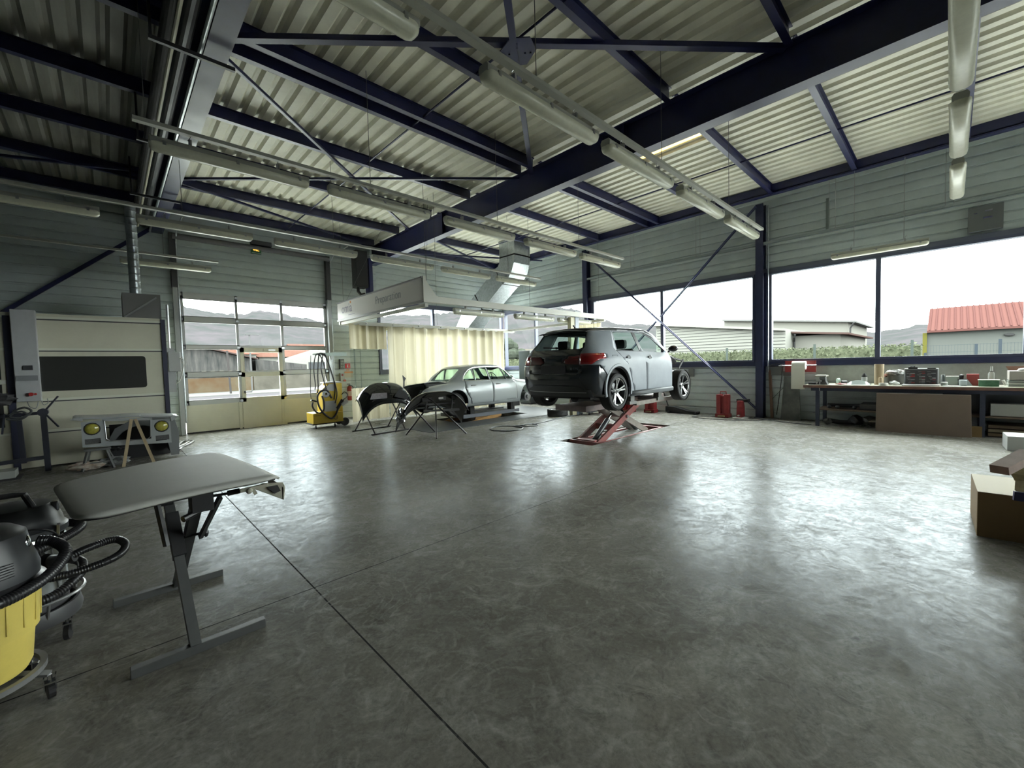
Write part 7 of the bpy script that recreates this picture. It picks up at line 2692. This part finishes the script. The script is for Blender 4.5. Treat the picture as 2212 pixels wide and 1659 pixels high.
b.tube(spline([(12.25, 3.0, 0.012), (11.7, 3.4, 0.012), (11.35, 4.2, 0.012), (11.5, 4.9, 0.012), (11.9, 4.6, 0.012), (12.05, 3.6, 0.012), (11.7, 2.7, 0.012), (11.6, 2.2, 0.012)], 8), 0.009, 6)
tag(out('floor_cable', b, BLACKM), 'loose black cable lying in a curve on the floor by the blue column', 'cable')
t = thing('wall_sockets', 'grey wall socket unit with hanging cables right of the blue column', 'socket', (12.5, 3.1, 1.0))
b = B()
b.box(12.5, 12.58, 3.02, 3.30, 1.12, 1.34)
b.box(12.52, 12.58, 2.70, 2.98, 1.10, 1.22)
out('box', b, mat('socket_dark', (0.13, 0.14, 0.14), 0.5), t)
out('cable', B().tube(spline([(12.48, 3.3, 1.36), (12.44, 3.1, 1.42), (12.44, 2.98, 1.34), (12.44, 3.0, 1.0), (12.42, 3.05, 0.5), (12.42, 3.1, 0.1)], 8), 0.010, 6), BLACK, t)
out('cable', B().tube([(12.48, 2.7, 1.1), (12.44, 3.0, 0.75), (12.42, 3.2, 0.5)], 0.006, 6), BLACK, t)
t = thing('wall_socket', 'small grey socket box low on the wall left of the long brace', 'socket', (12.5, 5.35, 1.1))
out('box', B().box(12.5, 12.58, 5.28, 5.42, 1.08, 1.30), mat('socket_dark', (0.13, 0.14, 0.14), 0.5), t)
out('strip', B().box(12.52, 12.55, 3.24, 3.27, 0.0, 1.1), mat('batten_brown', (0.16, 0.09, 0.06), 0.6), t) if False else None
tag(out('timber_strip', B().bar((12.5, 3.22, 0.0), (12.52, 3.28, 1.25), 0.06, 0.05), mat('batten_brown', (0.16, 0.09, 0.06), 0.6)), 'brown timber batten leaning beside the blue column', 'batten')
tag(out('leaning_board', B().prism([(2.55, 0.0), (2.98, 0.0), (2.90, 1.10), (2.58, 1.08)], 12.28, 12.31, plane='yz'), mat('board_stained', (0.12, 0.125, 0.115), 0.6, var=0.5, vs_=4, col2=(0.04, 0.045, 0.04))), 'stained dark grey board leaning on the wall left of the workbench', 'board')
# paper roll holder
t = thing('paper_dispenser', 'white paper roll hanging from a red wall holder left of the workbench', 'dispenser', (12.2, 2.55, 0.8))
out('back_plate', B().box(12.36, 12.40, 2.26, 2.90, 1.20, 1.48), mat('holder_red', (0.22, 0.02, 0.022), 0.45), t)
out('spindle', B().cyl((12.12, 2.2, 1.37), (12.12, 2.98, 1.37), 0.014, 10), CHROME, t)
b = B()
for y in (2.24, 2.94):
    b.bar((12.12, y, 1.37), (12.38, y, 1.40), 0.02, 0.03)
out('bracket', b, CHROME, t)
out('paper_roll', B().lathe([(0.03, -0.14), (0.10, -0.14), (0.10, 0.14), (0.03, 0.14)], 30, Matrix.Translation((12.12, 2.55, 1.37)) @ Matrix.Rotation(R(90), 4, 'X'), closed=True), mat('paper_white', (0.68, 0.68, 0.62), 0.8), t, smooth=True, auto=30)
b = B().grid([[(12.02, 2.41, 1.38), (12.02, 2.69, 1.38)], [(12.01, 2.41, 1.3), (12.01, 2.69, 1.3)], [(12.015, 2.41, 1.0), (12.015, 2.69, 1.0)], [(12.01, 2.41, 0.80), (12.01, 2.69, 0.80)]])
out('hanging_sheet', b, mat('paper_white', (0.68, 0.68, 0.62), 0.8), t, solid=0.002)
# backboard
tag(out('backboard', B().box(12.54, 12.575, -1.9, 2.28, 0.92, 1.355), mat('backboard_grey', (0.33, 0.34, 0.32), 0.6, var=0.3, vs_=2.5)), 'grey smudged splash board behind the workbench', 'board')
# workbench
t = thing('workbench', 'long workbench with a worn reddish wooden top edge under the right window', 'workbench', (12.0, 0.2, 0))
out('top', B().box(11.50, 12.50, -1.9, 2.34, 0.87, 0.93), mat('bench_top', (0.23, 0.11, 0.075), 0.5, var=0.35, vs_=5, col2=(0.11, 0.07, 0.06)), t, bevel=0.004)
out('top_sheet', B().box(11.52, 12.50, -1.88, 2.30, 0.93, 0.936), mat('bench_sheet', (0.55, 0.55, 0.45), 0.3), t)
b = B().box(11.55, 11.60, -1.9, 2.2, 0.80, 0.87)
out('apron', b, mat('bench_blue', (0.03, 0.037, 0.065), 0.45), t)
for x in (11.56, 12.36):
    for y in (2.08, -0.42, -1.8):
        out('leg', B().box(x, x + 0.06, y - 0.035, y + 0.035, 0, 0.87), mat('bench_blue', (0.03, 0.037, 0.065), 0.45), t)
out('shelf', B().box(11.62, 12.42, -1.85, 2.1, 0.36, 0.39), mat('shelf_brown', (0.14, 0.10, 0.07), 0.6, var=0.3), t)
# vise
t = thing('bench_vise', 'grey steel bench vise clamped on the left end of the workbench', 'vise', (11.7, 2.0, 0.936))
VG = mat('vise_grey', (0.13, 0.13, 0.135), 0.4, metal=0.4)
out('body', B().prism([(1.90, 0.936), (2.12, 0.936), (2.06, 1.02), (2.05, 1.12), (1.95, 1.12), (1.94, 1.02)], 11.62, 11.80, plane='yz'), VG, t, bevel=0.006)
out('jaw', B().box(11.56, 11.84, 1.92, 2.13, 1.12, 1.15), mat('jaw_pale', (0.45, 0.44, 0.38), 0.35, metal=0.4), t)
out('spindle', B().cyl((11.50, 2.02, 1.02), (11.62, 2.02, 1.02), 0.02, 10), STEEL, t)
out('handle', B().cyl((11.51, 2.03, 0.80), (11.51, 2.03, 1.06), 0.009, 8), STEEL, t)
# bench things
Zt = 0.936
t = thing('cardboard_tube', 'tall tan cardboard tube standing on the workbench', 'tube', (11.9, 1.06, Zt))
out('tube_wall', B().lathe([(0.075, Zt), (0.08, Zt), (0.08, Zt + 0.44), (0.07, Zt + 0.44), (0.07, Zt + 0.05), (0, Zt + 0.05)], 24, Matrix.Translation((11.95, 1.06, 0))), mat('tube_tan', (0.36, 0.28, 0.18), 0.7), t, smooth=True)
tag(out('spray_can', B().lathe([(0, Zt), (0.032, Zt), (0.033, Zt + 0.14), (0.028, Zt + 0.16), (0.012, Zt + 0.165), (0.012, Zt + 0.185), (0, Zt + 0.185)], 16, Matrix.Translation((11.78, 1.02, 0))), mat('can_tan', (0.38, 0.28, 0.18), 0.4), smooth=True), 'small tan can in front of the cardboard tube', 'can')
t = thing('spray_bottle', 'grey bottle with dark pointed cap left of the cardboard tube', 'bottle', (12.1, 1.3, Zt))
out('body', B().lathe([(0, Zt), (0.05, Zt), (0.052, Zt + 0.14), (0.04, Zt + 0.17)], 18, Matrix.Translation((12.1, 1.32, 0))), mat('bottle_grey', (0.35, 0.36, 0.36), 0.4), t, smooth=True)
out('cap', B().lathe([(0.05, Zt + 0.16), (0.045, Zt + 0.19), (0.012, Zt + 0.24), (0, Zt + 0.24)], 18, Matrix.Translation((12.1, 1.32, 0))), BLACKM, t, smooth=True)
t = thing('masking_bucket', 'big dark tin heaped with crumpled silver waste on the workbench', 'tin', (12.1, 0.78, Zt))
out('pan', B().lathe([(0, Zt), (0.13, Zt), (0.155, Zt + 0.05), (0.155, Zt + 0.20), (0.145, Zt + 0.2), (0.13, Zt + 0.04)], 28, Matrix.Translation((12.15, 0.82, 0))), mat('pan_dark', (0.10, 0.10, 0.095), 0.45, metal=0.4), t, smooth=True)
for k, (y, z, c) in enumerate(((0.90, 0.24, (0.45, 0.42, 0.38)), (0.80, 0.27, (0.5, 0.5, 0.5)), (0.74, 0.25, (0.6, 0.6, 0.58)), (0.93, 0.19, (0.35, 0.16, 0.12)), (0.6, 0.2, (0.45, 0.45, 0.44)))):
    bm = crumple((12.12, y, Zt + z), 0.08, (1, 1, 0.7), 30 + k, 2)
    out('scrap', bm, mat('scrap_%d' % k, c, 0.35, var=0.6, vs_=25), t)
bm = crumple((11.72, 0.80, Zt + 0.05), 0.07, (1, 1.2, 0.65), 44, 2)
tag(out('paper_wad', bm, mat('wad_white', (0.6, 0.62, 0.6), 0.6)), 'crumpled white paper left of the tool case', 'paper')
tag(out('tape_roll', B().lathe([(0.04, Zt), (0.075, Zt), (0.075, Zt + 0.05), (0.04, Zt + 0.05)], 24, Matrix.Translation((11.62, 0.96, 0)), closed=True), mat('tape_pale', (0.45, 0.45, 0.42), 0.6)), 'flat pale tape roll in front of the crumpled paper', 'tape')
# open tool case with rows of sockets and screwdrivers
t = thing('tool_case', 'open grey tool case standing upright with rows of red handled tools', 'tool case', (11.85, 0.4, Zt))
out('shell', B().box(11.86, 11.96, 0.16, 0.66, Zt, Zt + 0.34), mat('case_grey', (0.30, 0.31, 0.32), 0.45), t, bevel=0.01)
out('lower_shell', B().box(11.56, 11.86, 0.14, 0.68, Zt, Zt + 0.025), mat('case_light', (0.42, 0.42, 0.42), 0.4), t, bevel=0.005)
b = B()
b.box(11.84, 11.87, 0.46, 0.60, Zt + 0.33, Zt + 0.37)
b.box(11.84, 11.87, 0.20, 0.32, Zt + 0.33, Zt + 0.35)
b.tube([(11.88, 0.50, Zt + 0.34), (11.88, 0.51, Zt + 0.39), (11.88, 0.56, Zt + 0.39), (11.88, 0.57, Zt + 0.34)], 0.012, 6)
out('handle', b, BLACKM, t)
out('lining', B().box(11.852, 11.862, 0.18, 0.64, Zt + 0.03, Zt + 0.31), mat('lining_dark', (0.06, 0.06, 0.065), 0.6), t)
rn = random.Random(77)
for k in range(8):
    z = Zt + 0.05 + k * 0.032
    for j in range(3):
        y0_ = 0.20 + j * 0.15
        c_ = rn.choice(((0.35, 0.05, 0.05), (0.30, 0.31, 0.33), (0.22, 0.05, 0.06), (0.40, 0.40, 0.40), (0.05, 0.05, 0.06)))
        ln = rn.uniform(0.08, 0.13)
        o = out('screwdriver', B().cyl((11.846, y0_, z), (11.846, y0_ + ln * 0.55, z), 0.009, 8), mat('tool_%d_%d' % (int(c_[0] * 100), int(c_[1] * 100)), c_, 0.35), t)
        out('blade', B().cyl((11.846, y0_ + ln * 0.55, z), (11.846, y0_ + ln, z), 0.004, 6), STEEL, o)
# small items left part
t = thing('sander', 'hand sander with pale green disc lying left on the workbench', 'sander', (11.9, 1.75, Zt))
out('disc', B().cyl((11.84, 1.76, Zt + 0.06), (11.86, 1.72, Zt + 0.065), 0.075, 20), mat('disc_green', (0.35, 0.48, 0.42), 0.5), t)
out('grip', B().tube([(11.88, 1.70, Zt + 0.05), (11.98, 1.62, Zt + 0.05)], 0.035, 10), BLACK, t)
tag(out('red_cloth', crumple((11.75, 1.68, Zt + 0.015), 0.07, (1, 1.4, 0.2), 51, 2), REDP), 'flat red cloth beside the sander', 'cloth')
b = B()
rows = []
for i in range(13):
    f = i / 12
    y = 1.18 + f * 0.42
    h_ = 0.09 * sin(pi * f) ** 0.8
    rows.append([(11.72, y, Zt + 0.005), (11.80, y, Zt + 0.01 + h_), (11.92, y, Zt + 0.01 + h_ * 0.9), (12.0, y, Zt + 0.005)])
b.grid(rows)
tag(out('headlamp_glass', b, mat('lens_clear', (0.42, 0.47, 0.46), 0.12, coat=0.5), smooth=True), 'curved clear lamp lens lying on sheets between sander and bottle', 'lens')
for k, (y0_, y1_, x, a, c, lab) in enumerate(((1.20, 1.45, 11.62, 0.2, (0.5, 0.55, 0.55), 'pale blue abrasive sheet in front of the clear lens'), (1.5, 1.62, 11.7, -0.3, (0.6, 0.6, 0.55), 'small white paper sheet beside the clear lens'), (-0.14, 0.10, 11.62, 0.1, (0.45, 0.5, 0.48), 'grey green folded sheet right of the tool case'))):
    b = B().box(-0.07, 0.07, y0_ - (y0_ + y1_) / 2, y1_ - (y0_ + y1_) / 2, 0, 0.006, Matrix.Translation((x, (y0_ + y1_) / 2, Zt)) @ Matrix.Rotation(a, 4, 'Z'))
    tag(out('sheet', b, mat('sheet_%d' % k, c, 0.5)), lab, 'sheet')
tag(out('pliers_case', B().box(11.6, 11.72, 2.12, 2.26, Zt, Zt + 0.05), BLACKM, bevel=0.005), 'flat black case at the left end of the bench behind the vise', 'case')
# right part
def cylobj(name, lab, cat, x, y, r_, h_, c, z=Zt):
    tag(out(name, B().lathe([(0, z), (r_, z), (r_, z + h_), (r_ * 0.9, z + h_ + 0.004), (0, z + h_ + 0.004)], 20, Matrix.Translation((x, y, 0))), mat('c_' + name + '%d' % int(1000 * abs(y)), c, 0.4), smooth=True), lab, cat)
cylobj('jar', 'low glass jar right beside the tool case', 'jar', 11.75, 0.08, 0.05, 0.07, (0.30, 0.32, 0.28))
cylobj('canister', 'thin dark canister between the tool case and the clear box', 'canister', 12.1, 0.10, 0.03, 0.20, (0.12, 0.13, 0.13))
t = thing('clear_box', 'grey green clear plastic box on the workbench behind the tins', 'box', (12.1, -0.02, Zt))
out('body', B().box(12.0, 12.2, -0.11, 0.05, Zt, Zt + 0.16), mat('clearbox', (0.32, 0.36, 0.33), 0.25), t, bevel=0.006)
out('lid', B().box(11.99, 12.21, -0.12, 0.06, Zt + 0.16, Zt + 0.175), mat('clearbox_lid', (0.45, 0.48, 0.44), 0.3), t)
t = thing('spray_gun', 'dark paint spray gun standing among the tins', 'spray gun', (12.0, -0.16, Zt))
out('cup', B().lathe([(0, Zt + 0.12), (0.03, Zt + 0.13), (0.035, Zt + 0.2), (0, Zt + 0.22)], 14, Matrix.Translation((12.0, -0.15, 0))), BLACKM, t, smooth=True)
b = B()
b.bar((12.0, -0.10, Zt + 0.11), (12.0, -0.22, Zt + 0.11), 0.03, 0.03)
b.bar((12.0, -0.12, Zt), (12.0, -0.13, Zt + 0.11), 0.025, 0.03)
out('body', b, DSTEEL, t)
t = thing('paint_tin', 'pale blue grey paint tin before the red box', 'tin', (11.8, -0.17, Zt))
out('body', B().lathe([(0, Zt), (0.055, Zt), (0.055, Zt + 0.11), (0.05, Zt + 0.115), (0, Zt + 0.11)], 20, Matrix.Translation((11.8, -0.17, 0))), mat('tin_blue', (0.38, 0.42, 0.46), 0.35), t, smooth=True)
t = thing('red_box', 'red and white cardboard box standing on the workbench', 'box', (12.0, -0.3, Zt))
out('box', B().box(11.92, 12.08, -0.38, -0.22, Zt, Zt + 0.22), mat('box_red', (0.30, 0.05, 0.05), 0.5), t)
out('label_panel', B().prism([(-0.22, Zt), (-0.30, Zt), (-0.22, Zt + 0.14)], 11.912, 11.92, plane='yz'), mat('label_bluegrey', (0.4, 0.43, 0.46), 0.5), t)
t = thing('green_box', 'low green cardboard box with pale lid on the workbench', 'box', (11.8, -0.45, Zt))
out('box', B().box(11.7, 11.86, -0.62, -0.37, Zt, Zt + 0.11), mat('box_green', (0.08, 0.20, 0.12), 0.5, var=0.4, vs_=12), t)
out('lid', B().box(11.69, 11.87, -0.63, -0.36, Zt + 0.11, Zt + 0.125), mat('box_lid_pale', (0.5, 0.52, 0.45), 0.5), t)
t = thing('squeeze_bottle', 'clear squeeze bottle with thin pale nozzle behind the green box', 'bottle', (12.2, -0.52, Zt))
out('body', B().lathe([(0, Zt), (0.045, Zt), (0.045, Zt + 0.22), (0.02, Zt + 0.27), (0.016, Zt + 0.36), (0, Zt + 0.36)], 18, Matrix.Translation((12.3, -0.55, 0))), mat('bottle_pale', (0.42, 0.44, 0.42), 0.3), t, smooth=True)
out('collar', B().lathe([(0.03, Zt + 0.245), (0.03, Zt + 0.265)], 14, Matrix.Translation((12.3, -0.55, 0))), DSTEEL, t)
t = thing('parts_carton', 'open carton with brown back and white papers at the right end of the bench', 'carton', (11.9, -1.0, Zt))
out('carton', B().box(11.75, 12.2, -1.25, -0.74, Zt + 0.12, Zt + 0.28), mat('carton_grey', (0.36, 0.33, 0.30), 0.6), t)
b = B().prism([(-0.72, Zt + 0.36), (-1.25, Zt + 0.36), (-1.25, Zt + 0.24), (-0.78, Zt + 0.24)], 12.2, 12.22, plane='yz')
out('back_flap', b, mat('flap_brown', (0.18, 0.09, 0.06), 0.6), t)
bm = crumple((11.95, -1.0, Zt + 0.30), 0.12, (1, 1.5, 0.35), 61, 2)
out('papers', bm, mat('papers_white', (0.52, 0.52, 0.50), 0.6), t)
for k in range(3):
    tag(out('magazine', B().box(11.72, 12.05, -1.22, -0.73, Zt + k * 0.04, Zt + 0.032 + k * 0.04), mat('mag_%d' % k, ((0.28, 0.30, 0.27), (0.40, 0.41, 0.38), (0.22, 0.24, 0.22))[k], 0.5)), 'folder in the small stack under the open carton, %s' % ('lowest', 'middle', 'topmost')[k], 'folder', 'folders stacked at the bench end')
tag(out('floor_runner', B().tube([(11.66, -0.7, Zt + 0.03), (11.66, -0.66, Zt + 0.12)], 0.02, 8), mat('tube_white', (0.6, 0.6, 0.55), 0.4)), 'small upright white tube in front of the folder stack', 'tube')
# shelf things
t = thing('exhaust_part', 'dark greasy bundle of metal parts on the workbench shelf', 'metal part', (12.0, 1.5, 0.39))
b = B()
b.tube(spline([(11.9, 1.95, 0.46), (12.0, 1.6, 0.45), (11.95, 1.3, 0.47), (12.05, 1.0, 0.45)], 6), 0.04, 10)
out('pipe', b, BLACKM, t, smooth=True)
b = B()
for y in (1.9, 1.75, 1.45):
    b.ball((11.8, y, 0.43), 0.04, n=6)
out('fitting', b, DSTEEL, t)
b = B().box(11.7, 12.3, 0.2, 1.35, 0.39, 0.52)
out('tray', b, mat('tray_dark', (0.035, 0.035, 0.035), 0.5), t)
t = thing('gearbox_part', 'black assembly of drive parts lying under the workbench', 'metal part', (12.0, 1.5, 0.0))
b = B()
b.tube(spline([(11.85, 1.98, 0.12), (11.9, 1.7, 0.08), (11.9, 1.45, 0.1), (11.95, 1.2, 0.14)], 6), [0.05] * 19, 10)
out('shaft', b, BLACKM, t, smooth=True)
out('casing', crumple((11.9, 1.42, 0.14), 0.13, (1, 1.2, 0.9), 71, 2), BLACKM, t)
out('casing', crumple((11.85, 1.15, 0.14), 0.13, (1, 1.3, 1.0), 72, 2), mat('greasy_metal', (0.12, 0.12, 0.11), 0.3, metal=0.6, var=0.6, vs_=15), t)
out('joint', crumple((11.8, 1.93, 0.09), 0.08, (0.8, 1, 1.0), 73, 2), mat('greasy_metal', (0.12, 0.12, 0.11), 0.3), t)
tag(out('cardboard_sheet', B().prism([(1.06, 0.0), (-0.29, 0.0), (-0.27, 0.79), (1.05, 0.79)], 11.40, 11.44, plane='yz'), mat('sheet_brown', (0.19, 0.145, 0.115), 0.75, var=0.08, vs_=4), bevel=0.003), 'large brown hardboard sheet leaning on the workbench front', 'sheet')
tag(out('chipboard_offcut', B().box(11.54, 11.58, -0.42, -0.24, 0.0, 0.20), mat('offcut_ochre', (0.20, 0.13, 0.05), 0.7)), 'small ochre board offcut at the right end of the big brown sheet', 'offcut')
t = thing('under_bench_drawer', 'charcoal drawer unit under the right part of the workbench', 'drawer unit', (11.9, -1.0, 0.39))
out('body_wide', B().box(11.95, 12.35, -1.75, 0.1, 0.40, 0.78), mat('unit_charcoal', (0.04, 0.045, 0.055), 0.5), t)
t = thing('white_box', 'plain pale box hanging forward on the shelf under the bench', 'box', (11.7, -0.7, 0.4))
out('box', B().box(11.66, 11.93, -0.93, -0.52, 0.40, 0.62), mat('box_pale', (0.34, 0.34, 0.31), 0.6), t, bevel=0.004)
for k in range(3):
    tag(out('plank', B().box(11.7, 12.3, -1.75, -0.5, 0.02 + k * 0.075, 0.075 + k * 0.075), mat('plank_%d' % k, ((0.12, 0.08, 0.04), (0.16, 0.13, 0.08), (0.10, 0.07, 0.04))[k], 0.7, var=0.2)), 'dull brown plank under the right end of the bench, %s of the three' % ('lowest', 'middle', 'topmost')[k], 'plank', 'planks under the bench')
# cartons at the picture's right edge
t = thing('cardboard_carton', 'large tan cardboard box on the floor at the right edge', 'cardboard box', (5.6, -0.5, 0))
CB1 = mat('carton_tan', (0.27, 0.18, 0.09), 0.75, var=0.1, vs_=3)
b = B()
ptsb = [(5.30, -0.175), (6.06, -0.155), (6.12, -1.2), (5.36, -1.2)]
b.prism(ptsb, 0.0, 0.38, plane='xy')
out('box', b, CB1, t, bevel=0.004)
b = B().prism([(5.302, -0.176), (6.058, -0.157), (6.118, -1.2), (5.362, -1.2)], 0.38, 0.384, plane='xy')
out('lid_flap', b, mat('carton_top', (0.38, 0.33, 0.22), 0.7), t)
t = thing('white_carton', 'small white carton on the floor before the workbench at the right edge', 'carton', (10.3, -0.8, 0))
out('box', B().prism([(10.22, -0.64), (10.75, -0.62), (10.8, -1.1), (10.28, -1.12)], 0, 0.23, plane='xy'), mat('carton_white', (0.40, 0.41, 0.40), 0.6), t, bevel=0.004)
out('printed_mark', B().box(10.215, 10.222, -0.78, -0.70, 0.03, 0.05), DSTEEL, t) if False else None
t = thing('wood_block', 'short reddish wooden block resting on the wrapped parcel', 'wood block', (4.9, -0.35, 0.7))
out('block', B().bar((4.62, -0.255, 0.715), (4.95, -0.42, 0.80), 0.10, 0.06), mat('block_red_wood', (0.34, 0.21, 0.16), 0.6, var=0.3), t)
t = thing('wrapped_parcel', 'yellowish paper wrapped sack standing on the tan cardboard box', 'parcel', (5.35, -0.62, 0.384))
bm = crumple((5.34, -0.60, 0.58), 0.22, (0.8, 1.0, 1.15), 91, 3)
for v in bm.verts:
    v.co.z = max(v.co.z, 0.392)
out('sack', bm, mat('sack_yellow', (0.44, 0.36, 0.19), 0.6, var=0.35, vs_=18), t, smooth=True)
b = B()
b.bar((5.12, -0.36, 0.43), (5.16, -0.56, 0.42), 0.03, 0.07)
out('blue_band', b, mat('band_navy', (0.03, 0.03, 0.10), 0.5), t)
